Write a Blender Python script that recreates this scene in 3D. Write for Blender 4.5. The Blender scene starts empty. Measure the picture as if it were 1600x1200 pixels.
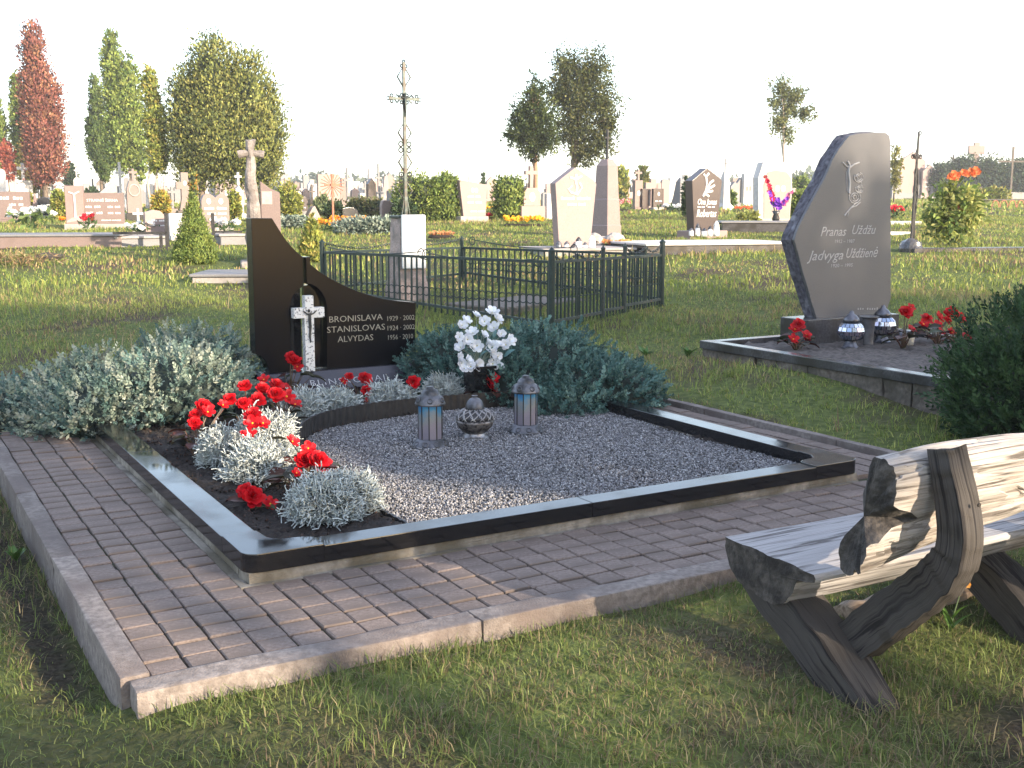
import bpy, bmesh, math, random
import numpy as np
from mathutils import Vector, Matrix

R = math.radians
random.seed(11)
rng = np.random.default_rng(11)
scene = bpy.context.scene
COL = scene.collection

# ------------------------------------------------------------------ camera
H, F, PITCH = 1.5, 1740.0, math.atan(275 / 1740)
cam_data = bpy.data.cameras.new('camera')
cam_data.sensor_fit = 'HORIZONTAL'
cam_data.sensor_width = 36.0
cam_data.lens = F / 1600 * 36.0
cam_data.clip_start = 0.05
cam_data.clip_end = 3000
cam = bpy.data.objects.new('camera', cam_data)
cam.location = (0, 0, H)
cam.rotation_euler = (R(90) - PITCH, 0, 0)
COL.objects.link(cam)
scene.camera = cam

# ------------------------------------------------------------------ sky and sun
SUN_AZ, SUN_EL = R(130), R(17)
SUNV = Vector((math.sin(SUN_AZ) * math.cos(SUN_EL), math.cos(SUN_AZ) * math.cos(SUN_EL), math.sin(SUN_EL)))
world = bpy.data.worlds.new('World')
scene.world = world
world.use_nodes = True
wn = world.node_tree.nodes
wl = world.node_tree.links
wn.clear()
w_out = wn.new('ShaderNodeOutputWorld')
w_bg = wn.new('ShaderNodeBackground')
w_sky = wn.new('ShaderNodeTexSky')
w_sky.sky_type = 'NISHITA'
w_sky.sun_disc = False
w_sky.sun_elevation = SUN_EL
w_sky.sun_rotation = SUN_AZ
w_sky.air_density = 1.0
w_sky.dust_density = 1.0
w_sky.ozone_density = 1.0
w_bg.inputs['Strength'].default_value = 0.15
# thin bright evening veil of cloud over the whole sky
w_veil = wn.new('ShaderNodeMixRGB')
w_veil.blend_type = 'ADD'
w_veil.inputs[0].default_value = 1.0
w_veil.inputs[2].default_value = (1.6, 1.62, 1.88, 1)
wl.new(w_sky.outputs[0], w_veil.inputs[1])
wl.new(w_veil.outputs[0], w_bg.inputs['Color'])
wl.new(w_bg.outputs[0], w_out.inputs[0])

sun_data = bpy.data.lights.new('sun', 'SUN')
sun_data.energy = 5.0
sun_data.angle = R(0.6)
sun_data.color = (1.0, 0.83, 0.62)
sun = bpy.data.objects.new('sun', sun_data)
sun.rotation_euler = (-SUNV).to_track_quat('-Z', 'Y').to_euler()
sun.location = SUNV * 60
COL.objects.link(sun)

scene.view_settings.view_transform = 'Standard'
scene.view_settings.look = 'None'
scene.view_settings.exposure = 1.35
scene.view_settings.gamma = 1.0
scene.view_settings.use_curve_mapping = False

# ------------------------------------------------------------------ helpers: placing
FW = Vector((0, math.cos(PITCH), -math.sin(PITCH)))
CAMP = Vector((0, 0, H))

def hgt(x, y):
    return 1.55 * (1 - math.exp(-(max(y - 6, 0) / 17) ** 1.3)) + 0.012 * min(max(y - 35, 0), 75)

def hgt_np(y):
    return 1.55 * (1 - np.exp(-(np.maximum(y - 6, 0) / 17) ** 1.3)) + 0.012 * np.clip(y - 35, 0, 75)

def ray(u, v):
    u, v = u - 800, v - 600
    return Vector((u, F * math.cos(PITCH) - v * math.sin(PITCH), -F * math.sin(PITCH) - v * math.cos(PITCH)))

def G(u, v, dz=0.0):
    """the spot of terrain that the photograph shows at (u, v)"""
    d = ray(u, v)
    y, step = 2.0, 0.05
    while y < 108:
        if H + d.z * y / d.y <= hgt(0, y) + dz:
            break
        y += step
        step = max(0.05, y * 0.004)
    return Vector((d.x * y / d.y, y, hgt(0, y) + dz))

def at_y(u, v, y):
    d = ray(u, v)
    return Vector((d.x * y / d.y, y, H + d.z * y / d.y))

def depth(p):
    return (p - CAMP).dot(FW)

TH = R(30.2)
EX = Vector((math.cos(TH), math.sin(TH), 0))
EY = Vector((-math.sin(TH), math.cos(TH), 0))
OG = Vector((-0.957, 3.847, 0))

def GL(a, b, z=0.0):
    return OG + EX * a + EY * b + Vector((0, 0, z))

EXC = []        # footprints kept free of grass: (centre x, centre y, yaw, half width, half depth)

# ------------------------------------------------------------------ helpers: building
def mesh_np(name, verts, faces, mat, col=None, smooth=False):
    """verts (N,3), faces (M,k) arrays"""
    me = bpy.data.meshes.new(name)
    verts = np.asarray(verts, np.float32)
    faces = np.asarray(faces, np.int32)
    n, k = faces.shape
    me.vertices.add(len(verts))
    me.vertices.foreach_set('co', verts.ravel())
    me.loops.add(n * k)
    me.loops.foreach_set('vertex_index', faces.ravel())
    me.polygons.add(n)
    me.polygons.foreach_set('loop_start', np.arange(0, n * k, k, dtype=np.int32))
    me.polygons.foreach_set('loop_total', np.full(n, k, np.int32))
    if smooth:
        me.polygons.foreach_set('use_smooth', np.ones(n, bool))
    me.update(calc_edges=True)
    if col is not None:
        ca = me.color_attributes.new('Col', 'FLOAT_COLOR', 'POINT')
        c4 = np.ones((len(verts), 4), np.float32)
        c4[:, :3] = col
        ca.data.foreach_set('color', c4.ravel())
    me.materials.append(mat)
    return me

def link(name, data, parent=None, loc=(0, 0, 0), rot=(0, 0, 0)):
    o = bpy.data.objects.new(name, data)
    o.location = loc
    o.rotation_euler = rot
    if parent is not None:
        o.parent = parent
    COL.objects.link(o)
    return o

def tag(o, label=None, cat=None, group=None, kind=None):
    if label: o['label'] = label
    if cat: o['category'] = cat
    if group: o['group'] = group
    if kind: o['kind'] = kind
    return o

def thing(name, label, cat, loc=(0, 0, 0), rz=0.0, group=None):
    o = link(name, None, None, loc, (0, 0, rz))
    o.empty_display_size = 0.1
    return tag(o, label, cat, group)

class MB:
    def __init__(self):
        self.v, self.f = [], []

    def add(self, vs, fs):
        k = len(self.v)
        self.v += [tuple(p) for p in vs]
        self.f += [tuple(i + k for i in f) for f in fs]
        return self

    def box(self, x0, x1, y0, y1, z0, z1):
        return self.add([(x0, y0, z0), (x1, y0, z0), (x1, y1, z0), (x0, y1, z0), (x0, y0, z1), (x1, y0, z1), (x1, y1, z1), (x0, y1, z1)],
                        [(0, 3, 2, 1), (4, 5, 6, 7), (0, 1, 5, 4), (1, 2, 6, 5), (2, 3, 7, 6), (3, 0, 4, 7)])

    def prism(self, poly, d0, d1, axis='y'):
        """poly counter-clockwise seen from the front; pushed from d0 (front) to d1 along the axis"""
        n = len(poly)
        if axis == 'y':
            a = [(p[0], d0, p[1]) for p in poly]; b = [(p[0], d1, p[1]) for p in poly]
        elif axis == 'z':
            a = [(p[0], p[1], d1) for p in poly]; b = [(p[0], p[1], d0) for p in poly]
        else:
            a = [(d1, p[0], p[1]) for p in poly]; b = [(d0, p[0], p[1]) for p in poly]
        fs = [tuple(range(n)), tuple(range(2 * n - 1, n - 1, -1))]
        fs += [(i, i + n, (i + 1) % n + n, (i + 1) % n) for i in range(n)]
        return self.add(a + b, fs)

    def tube(self, pts, rad, n=6, squash=1.0):
        pts = [Vector(p) for p in pts]
        if not isinstance(rad, (list, tuple)):
            rad = [rad] * len(pts)
        vs, fs = [], []
        up = Vector((0, 0, 1))
        for i, p in enumerate(pts):
            t = (pts[min(i + 1, len(pts) - 1)] - pts[max(i - 1, 0)]).normalized()
            ref = up if abs(t.z) < 0.95 else Vector((1, 0, 0))
            s = t.cross(ref).normalized(); w = s.cross(t)
            for k in range(n):
                a = 2 * math.pi * k / n
                vs.append(p + (s * math.cos(a) + w * math.sin(a) * squash) * rad[i])
        for i in range(len(pts) - 1):
            for k in range(n):
                fs.append((i * n + k, i * n + (k + 1) % n, (i + 1) * n + (k + 1) % n, (i + 1) * n + k))
        fs.append(tuple(range(n))[::-1]); fs.append(tuple(range((len(pts) - 1) * n, len(pts) * n)))
        return self.add(vs, fs)

    def lathe(self, prof, n=16, c=(0, 0, 0), ang0=0.0):
        vs, fs = [], []
        for r, z in prof:
            for k in range(n):
                a = 2 * math.pi * k / n + ang0
                vs.append((c[0] + r * math.cos(a), c[1] + r * math.sin(a), c[2] + z))
        for i in range(len(prof) - 1):
            for k in range(n):
                fs.append((i * n + k, i * n + (k + 1) % n, (i + 1) * n + (k + 1) % n, (i + 1) * n + k))
        fs.append(tuple(range(n))[::-1]); fs.append(tuple(range((len(prof) - 1) * n, len(prof) * n)))
        return self.add(vs, fs)

    def ring(self, c, r, t, n=16, m=5, axis='y'):
        vs, fs = [], []
        for i in range(n):
            a = 2 * math.pi * i / n
            for j in range(m):
                b = 2 * math.pi * j / m
                q = r + t * math.cos(b); w = t * math.sin(b)
                p = (q * math.cos(a), w, q * math.sin(a)) if axis == 'y' else (q * math.cos(a), q * math.sin(a), w)
                vs.append((c[0] + p[0], c[1] + p[1], c[2] + p[2]))
        for i in range(n):
            for j in range(m):
                fs.append((i * m + j, i * m + (j + 1) % m, ((i + 1) % n) * m + (j + 1) % m, ((i + 1) % n) * m + j))
        return self.add(vs, fs)

    def mesh(self, name, mat, smooth=False, bevel=0, seg=1, sub=0, noise=0, nscale=8.0):
        me = bpy.data.meshes.new(name)
        bm = bmesh.new()
        bv = [bm.verts.new(p) for p in self.v]
        for f in self.f:
            try:
                bm.faces.new([bv[i] for i in f])
            except ValueError:
                pass
        bmesh.ops.recalc_face_normals(bm, faces=bm.faces)
        if bevel:
            es = [e for e in bm.edges if len(e.link_faces) == 2 and e.calc_face_angle(0) > R(28)]
            bmesh.ops.bevel(bm, geom=es, offset=bevel, segments=seg, profile=0.7, affect='EDGES', clamp_overlap=True)
        if sub:
            bmesh.ops.triangulate(bm, faces=[f for f in bm.faces if len(f.verts) > 4])
            bmesh.ops.subdivide_edges(bm, edges=bm.edges, cuts=sub, use_grid_fill=True)
        if noise:
            bm.normal_update()
            from mathutils import noise as nz
            ns = [(v, v.normal.copy(), nz.noise(v.co * nscale) + 0.5 * nz.noise(v.co * nscale * 2.3)) for v in bm.verts]
            for v, nn, q in ns:
                v.co += nn * q * noise
        bm.to_mesh(me)
        bm.free()
        if smooth:
            me.polygons.foreach_set('use_smooth', np.ones(len(me.polygons), bool))
        me.materials.append(mat)
        return me

    def build(self, name, mat, parent=None, loc=(0, 0, 0), rot=(0, 0, 0), **kw):
        return link(name, self.mesh(name, mat, **kw), parent, loc, rot)

def text(name, s, size, mat, parent, loc, rot=(R(90), 0, 0), shear=0.0, align='LEFT', extrude=0.0012, sx=1.0, bold=0.0, spacing=1.0):
    cu = bpy.data.curves.new(name, 'FONT')
    cu.body = s; cu.size = size; cu.shear = shear; cu.align_x = align; cu.extrude = extrude
    cu.offset = bold; cu.resolution_u = 2; cu.space_character = spacing
    t = bpy.data.objects.new(name, cu)
    COL.objects.link(t)
    bpy.context.view_layer.update()
    me = bpy.data.meshes.new_from_object(t)
    bpy.data.objects.remove(t)
    me.name = name
    me.materials.clear(); me.materials.append(mat)
    o = link(name, me, parent, loc, rot)
    o.scale = (sx, 1, 1)
    return o

# ------------------------------------------------------------------ helpers: materials
MATS = {}
def nt_new(name):
    m = bpy.data.materials.new(name)
    m.use_nodes = True
    nt = m.node_tree
    return m, nt, nt.nodes['Principled BSDF']

def surf(name, c1, c2=None, scale=12.0, rough=0.6, bump=0.0, bscale=None, spec=0.5, metal=0.0, detail=6.0, c3=None, s3=1.5, t3=(0.45, 0.62), contrast=(0.35, 0.65), stretch=None, obj_var=0.0):
    """two- or three-tone noisy surface in object space"""
    if name in MATS:
        return MATS[name]
    m, nt, bs = nt_new(name)
    N, L = nt.nodes, nt.links
    bs.inputs['Roughness'].default_value = rough
    bs.inputs['Metallic'].default_value = metal
    bs.inputs['Specular IOR Level'].default_value = spec
    tc = N.new('ShaderNodeTexCoord')
    src = tc.outputs['Object']
    if stretch:
        mp = N.new('ShaderNodeMapping'); mp.inputs['Scale'].default_value = stretch
        L.new(src, mp.inputs[0]); src = mp.outputs[0]
    if c2 is None:
        c2 = c1
    nz = N.new('ShaderNodeTexNoise'); nz.inputs['Scale'].default_value = scale; nz.inputs['Detail'].default_value = detail
    L.new(src, nz.inputs['Vector'])
    rp = N.new('ShaderNodeValToRGB')
    rp.color_ramp.elements[0].position = contrast[0]; rp.color_ramp.elements[1].position = contrast[1]
    rp.color_ramp.elements[0].color = (*c1, 1); rp.color_ramp.elements[1].color = (*c2, 1)
    L.new(nz.outputs['Fac'], rp.inputs[0])
    out = rp.outputs[0]
    if c3 is not None:
        n3 = N.new('ShaderNodeTexNoise'); n3.inputs['Scale'].default_value = s3; n3.inputs['Detail'].default_value = 5
        L.new(src, n3.inputs['Vector'])
        mr = N.new('ShaderNodeMapRange'); mr.inputs['From Min'].default_value = t3[0]; mr.inputs['From Max'].default_value = t3[1]
        L.new(n3.outputs['Fac'], mr.inputs['Value'])
        mx = N.new('ShaderNodeMixRGB'); mx.inputs[2].default_value = (*c3, 1)
        L.new(mr.outputs[0], mx.inputs[0]); L.new(out, mx.inputs[1]); out = mx.outputs[0]
    if obj_var:
        oi = N.new('ShaderNodeObjectInfo')
        hs = N.new('ShaderNodeHueSaturation')
        mr = N.new('ShaderNodeMapRange'); mr.inputs['To Min'].default_value = 1 - obj_var; mr.inputs['To Max'].default_value = 1 + obj_var
        L.new(oi.outputs['Random'], mr.inputs['Value']); L.new(mr.outputs[0], hs.inputs['Value'])
        L.new(out, hs.inputs['Color']); out = hs.outputs[0]
    L.new(out, bs.inputs['Base Color'])
    if bump:
        nb = N.new('ShaderNodeTexNoise'); nb.inputs['Scale'].default_value = bscale or scale * 2; nb.inputs['Detail'].default_value = 8
        L.new(src, nb.inputs['Vector'])
        bp = N.new('ShaderNodeBump'); bp.inputs['Strength'].default_value = 1.0; bp.inputs['Distance'].default_value = bump
        L.new(nb.outputs['Fac'], bp.inputs['Height']); L.new(bp.outputs[0], bs.inputs['Normal'])
    MATS[name] = m
    return m

def leafmat(name, trans=0.25, rough=0.55, tint=(1, 1, 1), spec=0.3):
    """foliage coloured by the leaf's own colour attribute"""
    if name in MATS:
        return MATS[name]
    m, nt, bs = nt_new(name)
    N, L = nt.nodes, nt.links
    at = N.new('ShaderNodeAttribute'); at.attribute_name = 'Col'
    bs.inputs['Roughness'].default_value = rough
    bs.inputs['Specular IOR Level'].default_value = spec
    L.new(at.outputs['Color'], bs.inputs['Base Color'])
    if trans:
        tr = N.new('ShaderNodeBsdfTranslucent')
        mx = N.new('ShaderNodeMixShader'); mx.inputs[0].default_value = trans
        L.new(at.outputs['Color'], tr.inputs[0])
        L.new(bs.outputs[0], mx.inputs[1]); L.new(tr.outputs[0], mx.inputs[2])
        L.new(mx.outputs[0], N['Material Output'].inputs[0])
    MATS[name] = m
    return m

LEAF = leafmat('leaf_blades', 0.38)
NEEDLE = leafmat('conifer_sprays', 0.12, 0.65)
PETAL = leafmat('petals', 0.25, 0.5)
STONECOL = leafmat('stone_chips', 0.0, 0.75, spec=0.35)

# ------------------------------------------------------------------ helpers: foliage
def unit(a):
    return a / np.maximum(np.linalg.norm(a, axis=1, keepdims=True), 1e-9)

def leaf_arrays(p, d, length, width, fold=0.25, nh=None):
    """rhombic leaf at each p pointing along d: four corners, two triangles folded on the midrib"""
    n = len(p)
    d = unit(d)
    r = unit(np.cross(d, rng.normal(size=(n, 3)) if nh is None else unit(nh) + rng.normal(size=(n, 3)) * .33))
    nn = np.cross(d, r)
    L = np.asarray(length).reshape(-1, 1) * np.ones((n, 1)); W = np.asarray(width).reshape(-1, 1) * np.ones((n, 1))
    v = np.empty((n, 4, 3))
    v[:, 0] = p
    v[:, 1] = p + d * L * 0.5 + r * W * 0.5 + nn * W * fold
    v[:, 2] = p + d * L
    v[:, 3] = p + d * L * 0.5 - r * W * 0.5 + nn * W * fold
    i = np.arange(n)[:, None] * 4
    f = np.concatenate([i + np.array([[0, 1, 2]]), i + np.array([[0, 2, 3]])])
    return v.reshape(-1, 3), f

def sphere_dirs(n):
    return unit(rng.normal(size=(n, 3)))

def lump(d, seed, k=5, freq=3.0):
    """smooth pseudo-noise on directions/positions, about -1..1"""
    g = np.random.default_rng(seed)
    s = np.zeros(len(d))
    for i in range(k):
        w = g.normal(size=3) * freq * (1 + 0.5 * i)
        s += np.sin(d @ w + g.uniform(0, 6.28)) / (1 + 0.35 * i)
    return s / 2.2

def pick(cols, n, jitter=0.12):
    cols = np.asarray(cols, float)
    c = cols[rng.integers(0, len(cols), n)]
    return np.clip(c * (1 + rng.normal(0, jitter, (n, 1))), 0.003, 0.95)

def crown(blobs, nclump, per, leaf, cols, mode='out', clump_r=0.25, shell=0.45, seed=1, uneven=0.18, upw=0.6, keep=None, col_clump=0.2):
    """leaves in clumps through ellipsoids blobs=(x,y,z,rx,ry,rz); returns verts, faces, colours"""
    vol = np.array([b[3] * b[4] * b[5] for b in blobs]) ** 0.8
    vol /= vol.sum()
    P, D, C, NH = [], [], [], []
    for bi, b in enumerate(blobs):
        k = max(3, int(nclump * vol[bi]))
        dirs = sphere_dirs(k)
        rad = rng.uniform(0, 1, k) ** shell * (1 + uneven * lump(dirs, seed + bi))
        cc = dirs * rad[:, None] * np.array(b[3:6]) + np.array(b[:3])
        cr = clump_r * min(b[3:6])
        pts = np.repeat(cc, per, 0) + rng.normal(size=(k * per, 3)) * cr * 0.55
        dd = np.repeat(dirs * np.array([1 / b[3], 1 / b[4], 1 / b[5]]), per, 0)
        dd = unit(dd)
        NH.append(dd.copy())
        if mode == 'up':
            dd = dd * (1 - upw) + np.array([0, 0, 1.0]) * upw + rng.normal(size=dd.shape) * 0.3
        elif mode == 'out':
            dd = dd + rng.normal(size=dd.shape) * 0.45 + np.array([0, 0, 0.2])
        else:
            dd = rng.normal(size=dd.shape) + dd * 0.4 - np.array([0, 0, 0.25])
        c = pick(cols, k, col_clump)
        c = np.repeat(c, per, 0) * (1 + rng.normal(0, 0.07, (k * per, 1)))
        P.append(pts); D.append(dd); C.append(c)
    P, D, C, NH = np.concatenate(P), np.concatenate(D), np.clip(np.concatenate(C), 0.003, 0.95), np.concatenate(NH)
    if keep is not None:
        m = keep(P)
        P, D, C, NH = P[m], D[m], C[m], NH[m]
    n = len(P)
    L = leaf[0] * rng.uniform(0.65, 1.35, n); W = leaf[1] * rng.uniform(0.7, 1.3, n)
    v, f = leaf_arrays(P, D, L, W, 0.12 if mode != 'rand' else .25, NH if mode != 'rand' else None)
    return v, f, np.repeat(C, 4, 0)

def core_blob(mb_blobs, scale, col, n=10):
    """solid inner masses inside the sprays; dark colour stands in for inner shade"""
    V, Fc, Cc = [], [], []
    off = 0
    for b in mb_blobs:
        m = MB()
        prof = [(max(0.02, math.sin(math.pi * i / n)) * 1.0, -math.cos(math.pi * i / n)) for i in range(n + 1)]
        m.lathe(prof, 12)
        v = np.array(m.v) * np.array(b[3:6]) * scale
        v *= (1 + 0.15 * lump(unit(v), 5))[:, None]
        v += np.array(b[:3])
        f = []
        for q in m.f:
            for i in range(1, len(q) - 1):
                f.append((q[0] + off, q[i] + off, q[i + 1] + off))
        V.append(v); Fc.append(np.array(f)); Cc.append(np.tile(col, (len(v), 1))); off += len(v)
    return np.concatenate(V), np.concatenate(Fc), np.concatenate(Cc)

def cat_vfc(*parts):
    V, Fa, C, off = [], [], [], 0
    for v, f, c in parts:
        V.append(v); Fa.append(f + off); C.append(c); off += len(v)
    return np.concatenate(V), np.concatenate(Fa), np.concatenate(C)

def spray_template(nl=16, L=1.0, w=0.16, leaf=0.34):
    """a conifer twig of unit length: short scale leaves set along a stem"""
    g = np.random.default_rng(3)
    t = np.linspace(0.05, 1, nl)
    p = np.stack([np.zeros(nl), np.zeros(nl), t * L], 1)
    a = np.arange(nl) * 2.4
    d = np.stack([np.cos(a), np.sin(a), 0.9 + 0.8 * t], 1)
    d = unit(d) * (leaf * (1.15 - 0.75 * t))[:, None]
    s = unit(np.cross(d, g.normal(size=(nl, 3)))) * w * 0.5
    v = np.empty((nl, 4, 3))
    v[:, 0] = p; v[:, 1] = p + d * 0.5 + s; v[:, 2] = p + d; v[:, 3] = p + d * 0.5 - s
    i = np.arange(nl)[:, None] * 4
    f = np.concatenate([i + np.array([[0, 1, 2]]), i + np.array([[0, 2, 3]])])
    return v.reshape(-1, 3), f

def stamp(tv, tf, pos, dirs, scale, cols):
    """copy a template (pointing +z) to every pos, turned to dirs"""
    n, m = len(pos), len(tv)
    z = unit(dirs)
    x = unit(np.cross(z, rng.normal(size=(n, 3))))
    y = np.cross(z, x)
    s = np.asarray(scale).reshape(-1, 1, 1)
    v = (tv[None, :, 0:1] * x[:, None] + tv[None, :, 1:2] * y[:, None] + tv[None, :, 2:3] * z[:, None]) * s + pos[:, None]
    f = tf[None] + (np.arange(n) * m)[:, None, None]
    return v.reshape(-1, 3), f.reshape(-1, tf.shape[1]), np.repeat(cols, m, 0)

# ------------------------------------------------------------------ materials in common use
def dusty(m, lo, hi, sc):
    """uneven polish: faint dust and dried water marks"""
    N, L = m.node_tree.nodes, m.node_tree.links
    q = N.new('ShaderNodeTexNoise'); q.inputs['Scale'].default_value = sc; q.inputs['Detail'].default_value = 7
    L.new(N.new('ShaderNodeTexCoord').outputs['Object'], q.inputs['Vector'])
    r = N.new('ShaderNodeMapRange'); r.inputs['From Min'].default_value = .4; r.inputs['From Max'].default_value = .75; r.inputs['To Min'].default_value = lo; r.inputs['To Max'].default_value = hi
    L.new(q.outputs['Fac'], r.inputs['Value']); L.new(r.outputs[0], N['Principled BSDF'].inputs['Roughness'])
    return m
BLACK_GRANITE = surf('black_polished_granite', (0.008, 0.008, 0.009), (0.02, 0.019, 0.02), 260, 0.07, spec=0.5, contrast=(0.5, 0.75), c3=(0.028, 0.026, 0.025), s3=9, t3=(0.6, 0.85))
dusty(BLACK_GRANITE, .06, .3, 5)
CONCRETE = surf('rough_concrete', (0.16, 0.14, 0.115), (0.27, 0.245, 0.21), 22, 0.9, 0.006, 60, c3=(0.10, 0.085, 0.06), s3=4)
KERB_MAT = surf('kerb_concrete', (0.135, 0.112, 0.099), (0.24, 0.205, 0.184), 40, 0.88, 0.004, 130, c3=(0.12, 0.095, 0.085), s3=3.0, obj_var=0.12)
PAVER_MAT = surf('red_brown_pavers', (0.130, 0.098, 0.083), (0.205, 0.160, 0.139), 60, 0.88, 0.003, 160, c3=(0.13, 0.10, 0.085), s3=5.0, obj_var=0.10)
BED_MAT = surf('dirty_sand_joints', (0.018, 0.015, 0.011), (0.055, 0.045, 0.03), 30, 0.95, 0.006, 90, c3=(0.03, 0.04, 0.012), s3=4)
SOIL_MAT = surf('dark_moist_soil', (0.008, 0.006, 0.005), (0.03, 0.02, 0.015), 60, 0.95, 0.012, 70)
WOODBARK = surf('tree_bark', (0.10, 0.075, 0.055), (0.22, 0.17, 0.13), 20, 0.9, 0.01, 40, stretch=(1, 1, 0.25))
# ================================================================== ground
def sgm(t):
    return 1 / (1 + np.exp(-np.clip(t, -30, 30)))

def ground_noise(x, y):
    a = (x - OG.x) * EX.x + (y - OG.y) * EX.y; b = (x - OG.x) * EY.x + (y - OG.y) * EY.y
    rise = 0.10 * np.exp(-((b + 0.7) / 0.9) ** 2) * sgm(-(b + 0.55) / 0.05) * sgm((a + 0.62) / 0.07) + 0.09 * np.exp(-((a + 1.0) / 0.24) ** 2) * (b < 3) * (y < 9) + 0.10 * np.exp(-((x - 2.35) / 0.8) ** 2 - ((y - 8.4) / 0.9) ** 2)
    return rise + 0.012 * np.sin(x * 2.1 + 0.7 * np.sin(y * 1.3)) + 0.012 * np.sin(y * 2.7 + x * 0.9) + 0.006 * np.sin(x * 7.3 + y * 5.1)

def patch(x, y, s, seed):
    g = np.random.default_rng(seed); q = np.zeros(len(x))
    for i in range(6):
        a = g.uniform(0, 6.28); w = s * (1 + i * .6)
        q += np.sin((x * math.cos(a) + y * math.sin(a)) * w + g.uniform(0, 6.28) + 1.5 * np.sin((x * math.sin(a) - y * math.cos(a)) * w * .6 + i)) / (1 + .3 * i)
    return q / 2.4

def bare_at(x, y):
    """worn earth: beside the left kerb, under the bench, in patches"""
    a = (x - OG.x) * EX.x + (y - OG.y) * EX.y; b = (x - OG.x) * EY.x + (y - OG.y) * EY.y
    q = np.exp(-((a + .67) / .12) ** 4) * sgm((b + .45) / .07) * (b < 3.2) * .9 + np.exp(-(((a - 1.75) / .45) ** 2 + ((b + 1.95) / .35) ** 2)) * .5 + np.exp(-(((a - 2.0) / .8) ** 2 + ((b + 1.2) / .25) ** 2)) * .5
    q = q + np.clip(patch(x, y, 1.3, 5) * 1.3 - .4, 0, .55) * (y < 7) + np.exp(-((a - 3.88) / .16) ** 2) * (b > -.4) * (b < 4) * .8
    return q

def make_ground():
    m, nt, bs = nt_new('turf_soil')
    N, L = nt.nodes, nt.links
    bs.inputs['Roughness'].default_value = 0.95
    bs.inputs['Specular IOR Level'].default_value = 0.15
    tc = N.new('ShaderNodeTexCoord')
    def noise(s, d=6):
        q = N.new('ShaderNodeTexNoise'); q.inputs['Scale'].default_value = s; q.inputs['Detail'].default_value = d
        L.new(tc.outputs['Object'], q.inputs['Vector']); return q.outputs['Fac']
    def ramp(f, a, b, ca, cb):
        r = N.new('ShaderNodeValToRGB'); r.color_ramp.elements[0].position = a; r.color_ramp.elements[1].position = b
        r.color_ramp.elements[0].color = (*ca, 1); r.color_ramp.elements[1].color = (*cb, 1)
        L.new(f, r.inputs[0]); return r.outputs[0]
    green = ramp(noise(18), 0.35, 0.7, (0.06, 0.08, 0.022), (0.14, 0.165, 0.05))
    brown = ramp(noise(40), 0.35, 0.7, (0.045, 0.034, 0.022), (0.13, 0.10, 0.065))
    mask = ramp(noise(1.1, 4), 0.36, 0.50, (0, 0, 0), (1, 1, 1))
    mx = N.new('ShaderNodeMixRGB'); L.new(mask, mx.inputs[0]); L.new(brown, mx.inputs[1]); L.new(green, mx.inputs[2])
    at = N.new('ShaderNodeAttribute'); at.attribute_name = 'Col'
    soil = ramp(noise(60), 0.35, 0.7, (0.018, 0.014, 0.010), (0.06, 0.047, 0.034))
    m2 = N.new('ShaderNodeMixRGB'); L.new(at.outputs['Fac'], m2.inputs[0]); L.new(mx.outputs[0], m2.inputs[1]); L.new(soil, m2.inputs[2])
    L.new(m2.outputs[0], bs.inputs['Base Color'])
    bp = N.new('ShaderNodeBump'); bp.inputs['Distance'].default_value = 0.03
    L.new(noise(35, 9), bp.inputs['Height']); L.new(bp.outputs[0], bs.inputs['Normal'])
    ys = np.concatenate([np.arange(-40, 1, 4.0), np.arange(1, 10, 0.08), np.arange(10, 20, 0.2), np.arange(20, 60, 0.8), np.arange(60, 140, 5), np.arange(140, 1300, 60)])
    xs = np.concatenate([np.arange(-900, -60, 60), np.arange(-60, -12, 3), np.arange(-12, -3.5, 0.3), np.arange(-3.5, 4, 0.08), np.arange(4, 12, 0.3), np.arange(12, 60, 3), np.arange(60, 960, 60)])
    X, Y = np.meshgrid(xs, ys)
    Z = hgt_np(Y) + ground_noise(X, Y) * np.clip((60 - Y) / 30, 0, 1)
    a = (X - OG.x) * EX.x + (Y - OG.y) * EX.y; b = (X - OG.x) * EY.x + (Y - OG.y) * EY.y
    inside = (a > -0.30) & (a < 3.5) & (b > -0.35) & (b < 3.85)
    Z = np.where(inside, np.minimum(Z, 0.0) - 0.05, Z)
    trough = np.exp(-((a + 0.67) / 0.1) ** 2) * sgm((b + 0.4) / 0.08) * (b < 4.0)
    Z -= 0.03 * trough
    nx, ny = len(xs), len(ys)
    i = (np.arange(ny - 1)[:, None] * nx + np.arange(nx - 1)).ravel()
    f = np.stack([i, i + 1, i + nx + 1, i + nx], 1)
    br = np.clip(bare_at(X.ravel(), Y.ravel()) * 1.1, 0, 1)
    me = mesh_np('ground', np.stack([X.ravel(), Y.ravel(), Z.ravel()], 1), f, m, np.repeat(br[:, None], 3, 1), smooth=True)
    return tag(link('ground', me), kind='structure')
make_ground()
# bare earth beside the walkway kerb
EXC_BARE = []

# ================================================================== paved walkway around the grave
walk = link('paved_walkway', None, None, OG, (0, 0, TH))
walk['kind'] = 'structure'
W_TOP = 0.16
bed = MB().box(-0.485, 3.62, -0.645, 3.95, -0.2, W_TOP - 0.017)
bed.build('joint_bed', BED_MAT, walk)
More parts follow.
